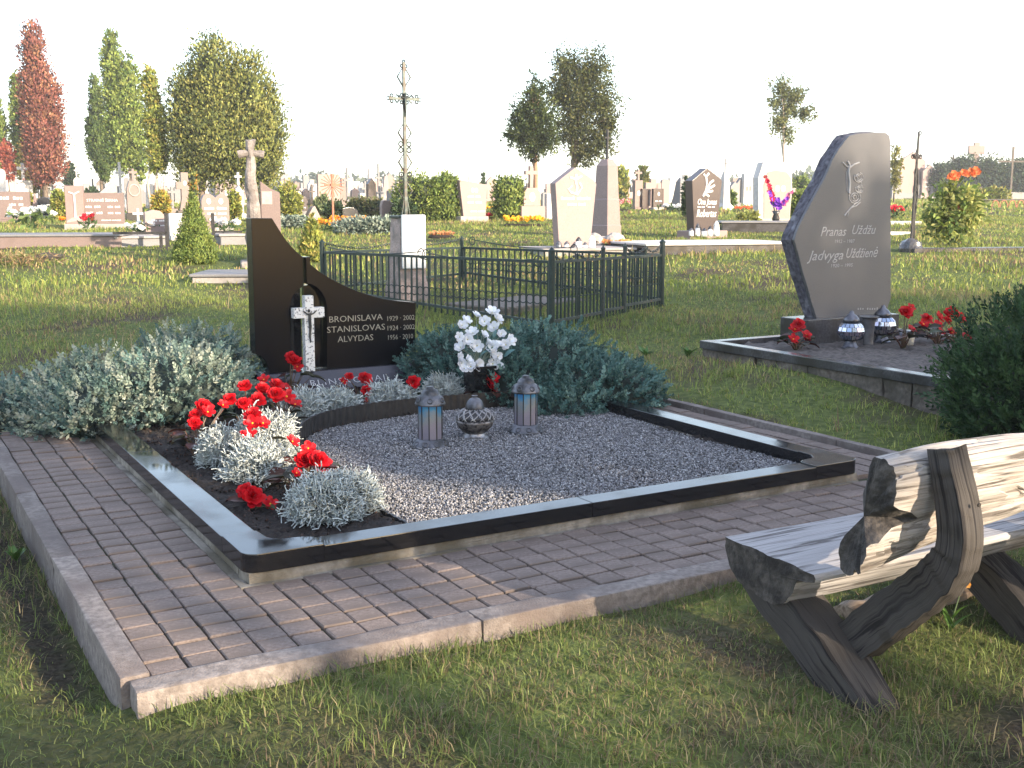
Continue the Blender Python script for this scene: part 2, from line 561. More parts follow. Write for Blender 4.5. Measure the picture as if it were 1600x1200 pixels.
# pavers: a few shared shapes
pav_meshes = []
for k in range(5):
    g = MB().box(-0.0532, 0.0532, -0.0478, 0.0478, -0.06, 0)
    me = g.mesh('paver', PAVER_MAT, bevel=0.003 + 0.001 * (k % 3), sub=0)
    for v in me.vertices:
        v.co.x += random.uniform(-.0012, .0012); v.co.y += random.uniform(-.0010, .0010); v.co.z += random.uniform(-.0008, .0008)
    pav_meshes.append(me)
def lay(a, b, z):
    o = link('paver', random.choice(pav_meshes), walk, (a + random.uniform(-.0015, .0015), b + random.uniform(-.0015, .0015), z + random.uniform(-.004, .003)),
             (random.uniform(-.02, .02), random.uniform(-.02, .02), random.choice([0, math.pi]) + random.uniform(-.012, .012)))
for i in range(32):
    for j in range(6):
        lay(-0.417 + i * 0.1135, -0.578 + j * 0.1055, W_TOP - 0.004)
for i in range(4):
    for j in range(27):
        lay(-0.417 + i * 0.1135, -0.578 + (j + 6) * 0.1055, W_TOP - 0.004)
rp = MB()
for i in range(4):
    for j in range(36):
        a, b = 3.2 + i * 0.1118, 0.1 + j * 0.1025
        rp.box(a - .05, a + .05, b - .049, b + .049, 0.05, 0.165 + random.uniform(-.003, .003))
for i in range(4):
    for j in range(33, 39):
        a, b = -0.417 + i * 0.1135, -0.578 + j * 0.1055
        rp.box(a - .052, a + .052, b - .0468, b + .0468, 0.05, W_TOP - .004 + random.uniform(-.003, .003))
for i in range(32, 36):
    for j in range(6):
        a, b = -0.417 + i * 0.1135, -0.578 + j * 0.1055
        rp.box(a - .052, a + .052, b - .0468, b + .0468, 0.05, W_TOP - .004 + random.uniform(-.003, .003))
tag(rp.build('rear_pavers', PAVER_MAT, walk), kind='stuff')
def kerb(x0, x1, y0, y1, z0, z1):
    MB().box(x0, x1, y0, y1, z0, z1).build('kerb_stone', KERB_MAT, walk, bevel=0.008, seg=2, sub=6, noise=0.005, nscale=20, smooth=True)
fr = [-0.54, 0.565, 1.72, 2.88, 3.72]
for i in range(4):
    kerb(fr[i] + .003, fr[i + 1] - .003, -0.74, -0.635, -0.12, W_TOP + random.uniform(-.004, .006))
lf = [-0.632, 0.66, 1.82, 2.98, 4.0]
for i in range(4):
    kerb(-0.56, -0.477, lf[i] + .003, lf[i + 1] - .003, -0.12, W_TOP + 0.004 + random.uniform(-.004, .004))
for i in range(4):
    kerb(3.64, 3.70, lf[i] + .003, lf[i + 1] - .003, -0.1, 0.19)

# ================================================================== granite surround
sur = thing('grave_surround', 'low black polished granite frame on a concrete footing round the gravel grave', 'grave surround', OG, TH)
ZT = 0.26
ZG = 0.196
foot = MB()
foot.box(0.015, 3.1, 0.012, 0.14, 0.02, ZG - .002); foot.box(0.012, 0.14, 0.141, 3.98, 0.02, ZG); foot.box(2.98, 3.1, 0.141, 3.98, 0.02, ZG)
foot.box(-0.02, 0.011, 0.0, 3.98, 0.02, W_TOP - 0.008); foot.box(-0.02, 3.1, -0.012, 0.011, 0.02, W_TOP - 0.006)
foot.build('concrete_footing', CONCRETE, sur, sub=14, noise=0.012, nscale=14)
def arc(cx, cy, r, a0, a1, n=7):
    return [(cx + r * math.cos(R(a0 + (a1 - a0) * i / (n - 1))), cy + r * math.sin(R(a0 + (a1 - a0) * i / (n - 1)))) for i in range(n)]
corner = arc(0.06, 0.06, 0.06, 180, 270) + [(0.30, 0.0), (0.30, 0.11), (0.262, 0.135), (0.175, 0.15), (0.142, 0.20), (0.135, 0.30), (0.0, 0.30)]
MB().prism(corner, ZG, ZT + 0.006, 'z').build('corner_block', BLACK_GRANITE, sur, bevel=0.003, seg=2)
corner2 = [(3.115 - p[0], p[1]) for p in corner][::-1]
MB().prism(corner2, ZG, ZT + 0.006, 'z').build('corner_block', BLACK_GRANITE, sur, bevel=0.003, seg=2)
for x0, x1 in ((0.301, 1.503), (1.505, 2.814)):
    MB().box(x0, x1, 0.0, 0.118, ZG, ZT).build('granite_curb', BLACK_GRANITE, sur, bevel=0.003, seg=2)
for y0, y1 in ((0.301, 2.0), (2.002, 3.98)):
    MB().box(0.0, 0.134, y0, y1, ZG, ZT).build('granite_curb', BLACK_GRANITE, sur, bevel=0.003, seg=2)
    MB().box(2.985, 3.115, y0, y1, ZG, ZT).build('granite_curb', BLACK_GRANITE, sur, bevel=0.003, seg=2)
MB().box(0.135, 2.984, 3.87, 3.98, ZG, ZT).build('granite_curb', BLACK_GRANITE, sur, bevel=0.003, seg=2)

# ================================================================== soil, edging, gravel
EDGE = [(.765, .12), (.75, .5), (.735, .9), (.73, 1.2), (.76, 1.5), (.84, 1.83), (.97, 2.12), (1.13, 2.33), (1.34, 2.47), (1.62, 2.55), (1.95, 2.57), (2.3, 2.54), (2.65, 2.5), (2.98, 2.5)]
def catmull(P, n):
    P = np.array(P, float); Q = []
    for i in range(len(P) - 1):
        p0, p1, p2, p3 = P[max(i - 1, 0)], P[i], P[i + 1], P[min(i + 2, len(P) - 1)]
        for t in np.linspace(0, 1, n, endpoint=False):
            Q.append(0.5 * ((2 * p1) + (-p0 + p2) * t + (2 * p0 - 5 * p1 + 4 * p2 - p3) * t * t + (-p0 + 3 * p1 - 3 * p2 + p3) * t ** 3))
    Q.append(P[-1]); return np.array(Q)
EC = catmull(EDGE, 10)
def in_gravel(a, b):
    """right of / in front of the edging line"""
    a, b = np.asarray(a), np.asarray(b)
    left = np.interp(np.minimum(b, 2.2), EC[:70, 1], EC[:70, 0])
    top = np.interp(np.maximum(a, 0.8), EC[40:, 0], EC[40:, 1])
    return (a > left) & (b < top) & (a < 2.985) & (b > 0.118)
gx = np.arange(0.13, 2.99, 0.022); gy = np.arange(0.11, 3.88, 0.022)
A, B = np.meshgrid(gx, gy)
Zs = 0.205 + 0.012 * np.sin(A * 9 + 2 * np.sin(B * 6)) * np.sin(B * 8) + rng.normal(0, 0.006, A.shape) + 0.03 * np.clip(B - 2.6, 0, 1)
Zs = np.where(in_gravel(A, B), 0.176, Zs)
i = (np.arange(len(gy) - 1)[:, None] * len(gx) + np.arange(len(gx) - 1)).ravel()
sme = mesh_np('soil_bed', np.stack([A.ravel(), B.ravel(), Zs.ravel()], 1), np.stack([i, i + 1, i + len(gx) + 1, i + len(gx)], 1), SOIL_MAT, smooth=True)
tag(link('soil_bed', sme, None, OG, (0, 0, TH)), kind='structure')
# crumbs and bark bits on the soil
nb = 4200
ca, cb = rng.uniform(.15, 2.95, nb), rng.uniform(.13, 3.3, nb)
ok = ~in_gravel(ca - 0.02, cb + 0.02)
ca, cb = ca[ok], cb[ok]
pp = np.stack([ca, cb, 0.208 + 0.03 * np.clip(cb - 2.6, 0, 1) + rng.uniform(-.004, .008, len(ca))], 1)
oct_v = np.array([[1, 0, 0], [-1, 0, 0], [0, 1, 0], [0, -1, 0], [0, 0, 1], [0, 0, -1]], float) * np.array([0.5, 0.32, 0.25])
oct_f = np.array([[0, 2, 4], [2, 1, 4], [1, 3, 4], [3, 0, 4], [2, 0, 5], [1, 2, 5], [3, 1, 5], [0, 3, 5]])
v, f, c = stamp(oct_v, oct_f, pp, rng.normal(size=(len(pp), 3)), rng.uniform(.008, .028, len(pp)), pick([(.02, .014, .01), (.035, .022, .016), (.012, .009, .007), (.07, .04, .03)], len(pp)))
tag(link('soil_crumbs', mesh_np('soil_crumbs', v, f, STONECOL, c), None, OG, (0, 0, TH)), 'dark crumbs of soil and bark on the planting bed', 'soil', kind='stuff')

# plastic palisade edging
EDGE_MAT = surf('black_plastic_edging', (0.012, 0.011, 0.011), (0.028, 0.025, 0.024), 30, 0.45, 0.001, 80)
edging = MB()
seg = np.linalg.norm(np.diff(EC, axis=0), axis=1); s = np.concatenate([[0], np.cumsum(seg)])
ns = int(s[-1] / 0.014)
sa = np.linspace(0, s[-1], ns); ea = np.interp(sa, s, EC[:, 0]); eb = np.interp(sa, s, EC[:, 1])
tg = unit(np.stack([np.gradient(ea), np.gradient(eb)], 1)); nm = np.stack([-tg[:, 1], tg[:, 0]], 1)
rib = 0.0035 * (np.arange(ns) % 4 < 2)
topz = 0.214 + 0.085 * np.clip((eb - 1.55) / 0.5, 0, 1) + 0.004 * (np.arange(ns) % 4 < 2)
vs, fs = [], []
for k in range(ns):
    for o_ in (-0.005 - rib[k], 0.005):
        vs += [(ea[k] + nm[k, 0] * o_, eb[k] + nm[k, 1] * o_, 0.14), (ea[k] + nm[k, 0] * o_, eb[k] + nm[k, 1] * o_, topz[k])]
for k in range(ns - 1):
    q, r_ = k * 4, k * 4 + 4
    fs += [(q, q + 1, r_ + 1, r_), (q + 1, q + 3, r_ + 3, r_ + 1), (q + 3, q + 2, r_ + 2, r_ + 3)]
edging.add(vs, fs)
tag(edging.build('garden_edging', EDGE_MAT, None, OG, (0, 0, TH)), 'curved black ribbed plastic edging strip between gravel and planted soil', 'edging')

# grey granite chips
n = 112000
ga, gb = rng.uniform(.72, 2.99, n), rng.uniform(.115, 2.6, n)
ok = in_gravel(ga - 0.004, gb + 0.006)
ga, gb = ga[ok], gb[ok]
n = len(ga)
gz = 0.178 + rng.uniform(0, 0.02, n) + 0.008 * np.sin(ga * 5) * np.sin(gb * 4.3)
cv = np.array([[.55, 0, -.22], [-.3, .45, -.2], [-.28, -.42, -.24], [.05, .02, .4]])
tet_f = np.array([[0, 1, 3], [1, 2, 3], [2, 0, 3], [0, 2, 1]])
cols = pick([(.23, .225, .24), (.29, .285, .295), (.19, .185, .195), (.14, .137, .143), (.34, .335, .34), (.26, .25, .245), (.21, .205, .22), (.10, .098, .102), (.42, .415, .42)], n, .15)
v, f, c = stamp(cv, tet_f, np.stack([ga, gb, gz], 1), rng.normal(size=(n, 3)), rng.uniform(.010, .0165, n), cols)
tag(link('gravel', mesh_np('gravel', v, f, STONECOL, c), None, OG, (0, 0, TH)), 'grey and white granite chippings filling the framed grave', 'gravel', kind='stuff')
MB().add([(.7, .115, .178), (2.985, .115, .178), (2.985, 2.6, .178), (.7, 2.6, .178)], [(0, 1, 2, 3)])

# ================================================================== main headstone
LETTER = surf('gilt_letters', (0.30, 0.28, 0.22), (0.40, 0.37, 0.30), 40, 0.5)
hs = thing('headstone', 'black granite headstone with sweeping curved top and white speckled cross', 'headstone', GL(0, 0, 0), TH)
Y0, Y1 = 3.55, 3.67
left = [(1.16, 0.52), (1.20, 0.50), (1.235, 0.455), (1.25, 0.40), (1.25, 0.382), (1.405, 0.382), (1.407, 0.80)]
left += [(1.555 - 0.148 * math.cos(R(t)), 0.80 + 0.175 * math.sin(R(t))) for t in (15, 30, 45, 58, 70)] + [(1.515, 0.975)]
left += [(1.515, 1.166), (1.47, 1.205), (1.434, 1.242), (1.40, 1.284), (1.369, 1.329), (1.335, 1.385), (1.306, 1.432), (1.163, 1.434)]
right = [(1.668, 0.382), (2.262, 0.382), (2.265, 0.415), (2.28, 0.455), (2.31, 0.492), (2.35, 0.51), (2.364, 0.82)]
right += [(2.212, 0.839), (2.10, 0.86), (2.014, 0.884), (1.92, 0.916), (1.821, 0.958), (1.72, 1.01), (1.635, 1.062), (1.59, 1.098), (1.567, 1.118), (1.567, 1.168), (1.537, 1.168), (1.537, 0.984)]
right += [(1.537 + 0.143 * math.sin(R(t)), 0.80 + 0.184 * math.cos(R(t))) for t in (12, 30, 48, 66, 82)] + [(1.68, 0.80)]
HONED = surf('dark_honed_granite', (0.0055, 0.0055, 0.0068), (0.012, 0.0118, 0.014), 260, 0.2, spec=0.2, contrast=(0.45, 0.75))
MB().prism(left, Y0, Y1, 'y').build('left_slab', HONED, hs, bevel=0.003, seg=2)
MB().prism(right, Y0, Y1, 'y').build('right_slab', HONED, hs, bevel=0.003, seg=2)
MB().box(1.41, 1.512, Y0 + 0.07, Y1 - 0.004, 0.384, 0.97).build('niche_back', BLACK_GRANITE, hs)
MB().box(1.54, 1.664, Y0 + 0.07, Y1 - 0.004, 0.384, 0.97).build('niche_back', BLACK_GRANITE, hs)
SPECK = surf('white_speckled_granite', (0.75, 0.74, 0.72), (0.10, 0.10, 0.11), 75, 0.5, contrast=(0.56, 0.64), detail=3)
crossp = [(1.488, 0.384), (1.553, 0.384), (1.555, 0.755), (1.632, 0.755), (1.632, 0.825), (1.555, 0.825), (1.555, 0.907), (1.493, 0.907), (1.493, 0.825), (1.413, 0.825), (1.413, 0.755), (1.488, 0.755)]
cr = MB().prism(crossp, 3.475, 3.535, 'y').build('granite_cross', SPECK, hs, bevel=0.003, seg=2)
BRONZE = surf('dark_bronze', (0.03, 0.028, 0.026), (0.07, 0.065, 0.06), 30, 0.45, metal=0.5)
fig = MB()
fig.tube([(1.523, 3.468, 0.79), (1.520, 3.465, 0.74), (1.524, 3.466, 0.69), (1.519, 3.466, 0.63), (1.523, 3.467, 0.585)], [0.008, 0.011, 0.009, 0.007, 0.004], 6)
fig.tube([(1.475, 3.468, 0.808), (1.50, 3.465, 0.785), (1.523, 3.465, 0.778)], [0.004, 0.005, 0.006], 5)
fig.tube([(1.573, 3.468, 0.805), (1.548, 3.465, 0.785), (1.523, 3.465, 0.778)], [0.004, 0.005, 0.006], 5)
fig.lathe([(0.001, -.012), (.008, -.008), (.010, 0), (.008, .008), (.001, .012)], 8, (1.516, 3.464, 0.806))
fig.build('crucifix_figure', BRONZE, cr)
for s_, z_, x0, x1, fs_ in (('BRONISLAVA', .708, 1.688, 2.098, .062), ('STANISLOVAS', .636, 1.672, 2.115, .062), ('ALVYDAS', .565, 1.752, 2.022, .062), ('1929 · 2002', .697, 2.126, 2.350, .05), ('1924 · 2002', .628, 2.126, 2.350, .05), ('1956 · 2010', .560, 2.13, 2.336, .05)):
    t = text('inscription', s_, fs_, LETTER, hs, (x0, Y0 - 0.0015, z_), extrude=0.001, bold=-0.0006)
    wdt = max(v.co.x for v in t.data.vertices)
    t.scale = ((x1 - x0) / wdt, 1, 1)
# plinth with the sloping name plate
pl = [(3.40, 0.20), (3.72, 0.20), (3.72, 0.379), (3.50, 0.379), (3.42, 0.262), (3.40, 0.255)]
MB().prism(pl, 1.16, 2.43, 'x').build('plinth', surf('plinth_granite_sky_tint', (0.035, 0.033, 0.045), (0.06, 0.057, 0.072), 200, 0.25, contrast=(0.5, 0.75)), hs, bevel=0.004, seg=2)  # lighter violet base colour stands in for sky reflected in the polish
SLOPE = math.atan2(0.379 - 0.262, 0.08)
t = text('inscription', 'BLINSKOVIAI', 0.066, surf('silver_letters', (0.5, 0.5, 0.52), None, 20, 0.5), hs, (1.50, 3.436, 0.288), (SLOPE, 0, 0), extrude=0.001, bold=-0.0012, spacing=1.2)
wdt = max(v.co.x for v in t.data.vertices); t.scale = (0.56 / wdt, 1, 1)

# ================================================================== low junipers
SPV, SPF = spray_template(14, 1.0, 0.17, 0.38)
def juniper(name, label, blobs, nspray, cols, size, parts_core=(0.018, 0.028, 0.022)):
    root = thing(name, label, 'juniper', OG, TH)
    P, D = [], []
    vol = np.array([b[3] * b[4] for b in blobs]); vol = vol / vol.sum()
    for bi, b in enumerate(blobs):
        k = int(nspray * vol[bi])
        d = sphere_dirs(k); d[:, 2] = np.abs(d[:, 2]) * 1.1 - 0.12
        d = unit(d)
        rad = rng.uniform(0.72, 1.0, k) * (1 + 0.14 * lump(d, 40 + bi, 5, 5))
        p = d * rad[:, None] * np.array(b[3:6]) + np.array(b[:3])
        p[:, 2] = np.maximum(p[:, 2], 0.06)
        P.append(p); D.append(unit(d * np.array([1, 1, 0.6]) + np.array([0, -.1, 0.45]) + rng.normal(size=d.shape) * 0.42))
    P, D = np.concatenate(P), np.concatenate(D)
    v, f, c = stamp(SPV, SPF, P, D, size * rng.uniform(.6, 1.35, len(P)), pick(cols, len(P), .2))
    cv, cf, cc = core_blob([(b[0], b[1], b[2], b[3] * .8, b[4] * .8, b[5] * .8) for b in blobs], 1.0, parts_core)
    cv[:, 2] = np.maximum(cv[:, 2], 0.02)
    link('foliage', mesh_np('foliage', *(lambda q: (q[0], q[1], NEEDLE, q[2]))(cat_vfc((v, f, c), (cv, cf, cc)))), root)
    for b in blobs:
        MB().tube([(b[0], b[1], 0.0), (b[0] * .9 + .1, b[1], b[2] + .1), (b[0] + random.uniform(-.2, .2), b[1] + random.uniform(-.2, .2), b[2] + b[5] * .6)], [.025, .018, .008], 6).build('stem', WOODBARK, root)
    return root
BLUE = [(.075, .155, .135), (.11, .20, .175), (.06, .125, .11), (.15, .24, .205), (.045, .095, .085)]
SILV = [(.17, .23, .19), (.24, .29, .23), (.12, .18, .155), (.30, .33, .27), (.08, .14, .125)]
juniper('spreading_juniper', 'silvery spreading juniper spilling over the left granite curb, partly in sunlight',
        [(.55, 3.25, .28, .48, .5, .33), (.16, 3.25, .2, .42, .4, .28), (.8, 3.85, .3, .5, .42, .36), (.2, 3.85, .2, .5, .45, .33), (-.28, 3.95, .1, .45, .5, .26), (-.75, 4.1, .06, .5, .45, .22), (-.05, 3.45, .12, .35, .4, .24)], 5200, SILV, 0.085)
juniper('spreading_juniper', 'blue green spreading juniper beside the white bouquet, behind the gravel',
        [(3.0, 2.9, .28, .58, .5, .36), (3.15, 2.38, .2, .50, .42, .27), (2.55, 3.35, .28, .36, .4, .33), (2.75, 2.75, .22, .4, .4, .30), (3.25, 2.6, .2, .45, .4, .24), (2.45, 3.05, .2, .25, .3, .22), (3.2, 3.3, .25, .5, .4, .33), (2.85, 2.2, .17, .3, .25, .16)], 5200, BLUE, 0.085)
# ================================================================== silver cushion bushes
def wire_bush(label, a, b, r, h, n=330, tone=1.0, base_z=0.215):
    root = thing('cushion_bush', label, 'bush', GL(a, b, base_z), TH + random.uniform(0, 6), 'silver cushion bushes in the planted bed')
    V, Fc, C, off = [], [], [], 0
    segs = []
    for k in range(n):
        d = sphere_dirs(1)[0]; d[2] = abs(d[2]) * 0.95 + 0.03; d = d / np.linalg.norm(d)
        tip = d * np.array([r, r, h]) * rng.uniform(.82, 1.05) * (1 + .1 * math.sin(7 * d[0] + 5 * d[1]))
        p0 = d * np.array([r, r, h]) * rng.uniform(.25, .5)
        m1 = p0 + (tip - p0) * .4 + rng.normal(0, .016, 3); m2 = p0 + (tip - p0) * .72 + rng.normal(0, .014, 3)
        segs.append(([p0, m1, m2, tip], .0036))
        for q, base in ((m1, .55), (m2, .8), (m2, .7), (tip, 1)):
            t = unit((d + rng.normal(0, .75, 3))[None])[0]
            e = q + t * rng.uniform(.018, .042) * (r / .15)
            segs.append(([q, (q + e) / 2 + rng.normal(0, .005, 3), e], .0028))
    for pts, w in segs:
        pts = np.array(pts); m = len(pts)
        t = unit(np.gradient(pts, axis=0)); s_ = unit(np.cross(t, rng.normal(size=(m, 3)))); u_ = np.cross(t, s_)
        ring = np.stack([pts + s_ * w, pts - s_ * w * .5 + u_ * w * .87, pts - s_ * w * .5 - u_ * w * .87], 1).reshape(-1, 3)
        f = []
        for i in range(m - 1):
            for j in range(3):
                a0, a1 = i * 3 + j, i * 3 + (j + 1) % 3
                f += [(a0, a1, a1 + 3), (a0, a1 + 3, a0 + 3)]
        V.append(ring); Fc.append(np.array(f) + off); off += len(ring)
        C.append(np.tile(np.array((.60, .645, .63)) * rng.uniform(.75, 1.2) * tone, (len(ring), 1)))
    nl = int(n * 3.2)
    d = sphere_dirs(nl); d[:, 2] = np.abs(d[:, 2])
    pp = d * rng.uniform(.45, .95, (nl, 1)) * np.array([r, r, h])
    lv, lf, lc = leaf_arrays(pp, d + rng.normal(0, .7, d.shape), rng.uniform(.015, .03, nl), .004)[0], None, None
    lv, lf = leaf_arrays(pp, d + rng.normal(0, .7, d.shape), rng.uniform(.015, .035, nl), .006)
    V.append(lv); Fc.append(lf + off); C.append(np.repeat(pick([(.45, .49, .45), (.38, .43, .40)], nl, .15), 4, 0)); off += len(lv)
    link('twigs', mesh_np('twigs', np.concatenate(V), np.concatenate(Fc), leafmat('silver_twigs', 0.1, 0.8), np.concatenate(C)), root)
    MB().tube([(0, 0, -.03), (0.005, 0, h * .25), (0, .01, h * .5)], [.012, .009, .005], 6).build('stem', WOODBARK, root)
wire_bush('large silver cushion bush at the front of the planted bed near the granite corner', .50, .53, .165, .19, 430)
wire_bush('silver cushion bush at the end of the front bed, by the gravel edge', .66, .60, .13, .16, 300)
wire_bush('silver cushion bush next to the red begonia, second from the granite corner', .46, 1.32, .16, .2, 400)
wire_bush('bright sunlit cushion bush in the bend of the edging strip', .62, 1.72, .19, .26, 460)
wire_bush('small silver cushion bush at the soil side of the bright one', .40, 1.72, .13, .2, 300)
wire_bush('silver cushion bush left of the name plate', 1.15, 2.62, .16, .19, 360)
wire_bush('silver cushion bush in front of the first letters of the name plate', 1.42, 2.76, .17, .16, 380)
wire_bush('silver cushion bush in front of the end of the name plate', 1.82, 2.82, .18, .165, 380)
wire_bush('silver cushion bush behind the round lantern', 2.22, 2.84, .16, .17, 360)

# ================================================================== red begonias
def petal_mesh(name, layers, r, cup, cols, seed, centre=None):
    g = np.random.default_rng(seed)
    V, Fc, C, off = [], [], [], 0
    for li, (k, rr, tilt) in enumerate(layers):
        for i in range(k):
            a = 2 * math.pi * (i + .5 * (li % 2)) / k + g.uniform(-.15, .15)
            L = r * rr * g.uniform(.9, 1.1); w = L * g.uniform(.6, .8)
            tl = tilt + g.uniform(-.12, .12)
            pts = []
            for (s, t) in ((0, 0), (.45, -.5), (.45, .5), (.45, 0), (.85, -.42), (.85, .42), (.85, 0), (1.02, 0)):
                h = math.sin(tl) * s * L + cup * L * (s * s) - .18 * w * (1 - abs(t) * 2) * (s > 0)
                ro = math.cos(tl) * s * L
                q = (ro, t * w, h + g.uniform(-.04, .04) * L)
                pts.append((q[0] * math.cos(a) - q[1] * math.sin(a), q[0] * math.sin(a) + q[1] * math.cos(a), q[2] + li * r * .05))
            V.append(np.array(pts))
            Fc.append(np.array([(0, 1, 3), (0, 3, 2), (1, 4, 6), (1, 6, 3), (3, 6, 5), (3, 5, 2), (4, 7, 6), (6, 7, 5)]) + off)
            off += 8
            C.append(np.tile(np.array(cols[g.integers(0, len(cols))]) * g.uniform(.85, 1.15), (8, 1)))
    if centre:
        m = MB().lathe([(r * .12, 0), (r * .13, r * .12), (r * .02, r * .2)], 6)
        V.append(np.array(m.v)); q = []
        for fc in m.f:
            for i in range(1, len(fc) - 1):
                q.append((fc[0], fc[i], fc[i + 1]))
        Fc.append(np.array(q) + off); off += len(m.v); C.append(np.tile(centre, (len(m.v), 1)))
    return mesh_np(name, np.concatenate(V), np.concatenate(Fc), PETAL, np.clip(np.concatenate(C), 0, .9), smooth=True)
REDS = [(.50, .004, .012), (.58, .007, .014), (.40, .003, .010), (.62, .012, .018)]
DOUBLE = [petal_mesh('flower', [(7, 1, .1), (7, .88, .45), (6, .7, .8), (5, .5, 1.1), (3, .35, 1.3)], .045, .25, REDS, s) for s in (1, 2, 3)]
SINGLE = [petal_mesh('flower', [(5, 1, .25), (4, .75, .55)], .042, .2, REDS, s, (.8, .5, .05)) for s in (4, 5)]
def leaf_mesh(name, L, W, cols, seed):
    g = np.random.default_rng(seed)
    us = [0, .18, .4, .62, .82, 1.0]; ws = [.10, .75, 1.0, .82, .45, 0.02]
    V = []
    for i, (u_, w_) in enumerate(zip(us, ws)):
        z = .16 * L * math.sin(u_ * 2.6)
        for t in (-1, -.5, 0, .5, 1):
            wob = 1 + g.uniform(-.1, .1)
            V.append((u_ * L - .06 * L * abs(t), t * w_ * W / 2 * wob * (1.15 if t > 0 else .9), z + .12 * W * abs(t) + g.uniform(-.01, .01) * L))
    Fq = [(i * 5 + j, (i + 1) * 5 + j, (i + 1) * 5 + j + 1, i * 5 + j + 1) for i in range(5) for j in range(4)]
    base = np.array(cols[seed % len(cols)])
    C = np.tile(base, (30, 1)) * g.uniform(.8, 1.2, (30, 1))
    return mesh_np(name, np.array(V), np.array(Fq), leafmat('begonia_leaves', .15, .4), C, smooth=True)
BLEAF = [leaf_mesh('leaf', .075, .062, [(.03, .028, .014), (.055, .02, .014), (.035, .045, .018), (.07, .025, .018)], s) for s in range(6)]
STEMMAT = surf('fleshy_red_stem', (.10, .03, .02), (.06, .06, .02), 20, .5)
def begonia(label, p, flowers, nleaf=11, spread=.09, h=.14, rz=None, group='red begonias on the black granite grave', scale=1.0, dark=0):
    root = thing('red_begonia', label, 'begonia', p, TH if rz is None else rz, group)
    st = MB()
    for k in range(nleaf):
        a = 2 * math.pi * k / nleaf * 1.618 + random.uniform(-.3, .3)
        rr = spread * random.uniform(.35, 1.0); z = h * random.uniform(.25, .85)
        q = Vector((rr * math.cos(a), rr * math.sin(a), z))
        st.tube([(0, 0, -.03), (q.x * .5, q.y * .5, z * .6), q], [.005, .004, .002], 5)
        o = link('leaf', BLEAF[(k + dark) % 6], root, q, (random.uniform(-.4, .4), random.uniform(-.1, .5), a))
        o.scale = (random.uniform(.9, 1.5),) * 3
    for i, (x, y, z, s_, kind) in enumerate(flowers):
        st.tube([(0, 0, -.03), (x * .4, y * .4, z * .6), (x, y, z - .008)], [.005, .004, .003], 5)
        src = DOUBLE[i % 3] if kind == 'd' else SINGLE[i % 2]
        o = link('flower', src, root, (x, y, z), (random.uniform(.5, 1.0), random.uniform(-.4, .3), random.uniform(-.4, .4)))
        o.scale = (s_ * 1.12,) * 3
    tag(st.build('stem', STEMMAT, root), kind='stuff')
    root.scale = (scale,) * 3
    return root
Zs0 = .21
begonia('red double begonia with one big bloom by the gravel edge', GL(.56, .92, Zs0), [(.05, -.02, .15, 1.25, 'd'), (.0, .02, .16, .9, 'd'), (-.06, -.05, .12, .6, 's')], 13, .13, .15)
begonia('low red begonia lying on the soil near the granite corner', GL(.28, .82, Zs0), [(.0, 0, .05, 1.1, 'd'), (.06, -.06, .025, .75, 's'), (-.02, .03, .07, .8, 'd')], 4, .06, .05)
begonia('red begonia with orange eyed blooms between the sunlit cushion bushes', GL(.50, 1.50, Zs0), [(.0, 0, .24, 1.0, 's'), (.02, .05, .27, .95, 'd'), (.06, .03, .23, .85, 's'), (-.03, -.03, .19, .9, 's')], 7, .08, .18)
begonia('red begonia with a single far left bloom in front of the silvery juniper', GL(.42, 2.12, Zs0), [(.0, 0, .23, 1.1, 'd'), (.13, .08, .22, .7, 's'), (.18, .12, .24, .8, 'd')], 10, .11, .2)
begonia('red begonia with two blooms behind the brightest cushion bush', GL(.70, 2.22, Zs0), [(-.03, 0, .21, .9, 'd'), (.06, .03, .22, 1.0, 'd'), (.03, .16, .28, .9, 'd')], 9, .1, .2)
begonia('cluster of red begonia blooms left of the name plate bushes', GL(.93, 2.36, Zs0), [(-.03, 0, .22, 1.15, 'd'), (.05, .04, .20, 1.1, 's'), (.01, .1, .26, 1.0, 'd'), (.08, -.02, .16, .9, 's'), (-.08, .08, .25, .9, 'd')], 10, .12, .2)
begonia('tall red begonia with dark leaves in front of the white speckled cross', GL(1.30, 3.27, Zs0), [(.03, 0, .28, 1.1, 'd'), (.06, .02, .24, .9, 's'), (.02, .03, .31, .8, 'd')], 16, .16, .24)
begonia('red begonia covering the middle letters of the name plate', GL(1.72, 3.10, Zs0), [(.04, 0, .15, 1.1, 'd'), (-.1, .03, .14, .7, 's'), (-.06, .02, .17, .7, 'd')], 10, .14, .13)
begonia('small red begonia bloom between two cushion bushes below the name plate', GL(1.65, 2.86, Zs0), [(.02, 0, .11, .85, 'd'), (.02, -.03, .05, .6, 's')], 4, .06, .07)
begonia('red begonia bloom beside the lantern with the blue panels, below the plate end', GL(1.99, 2.82, Zs0), [(.0, 0, .15, 1.0, 'd')], 4, .05, .09)
begonia('red begonia at the foot of the black vase', GL(2.46, 2.60, Zs0), [(.0, 0, .17, 1.1, 'd'), (-.01, -.02, .11, .9, 'd'), (.03, -.03, .07, .7, 's'), (.1, .02, .14, .6, 's')], 12, .13, .14)

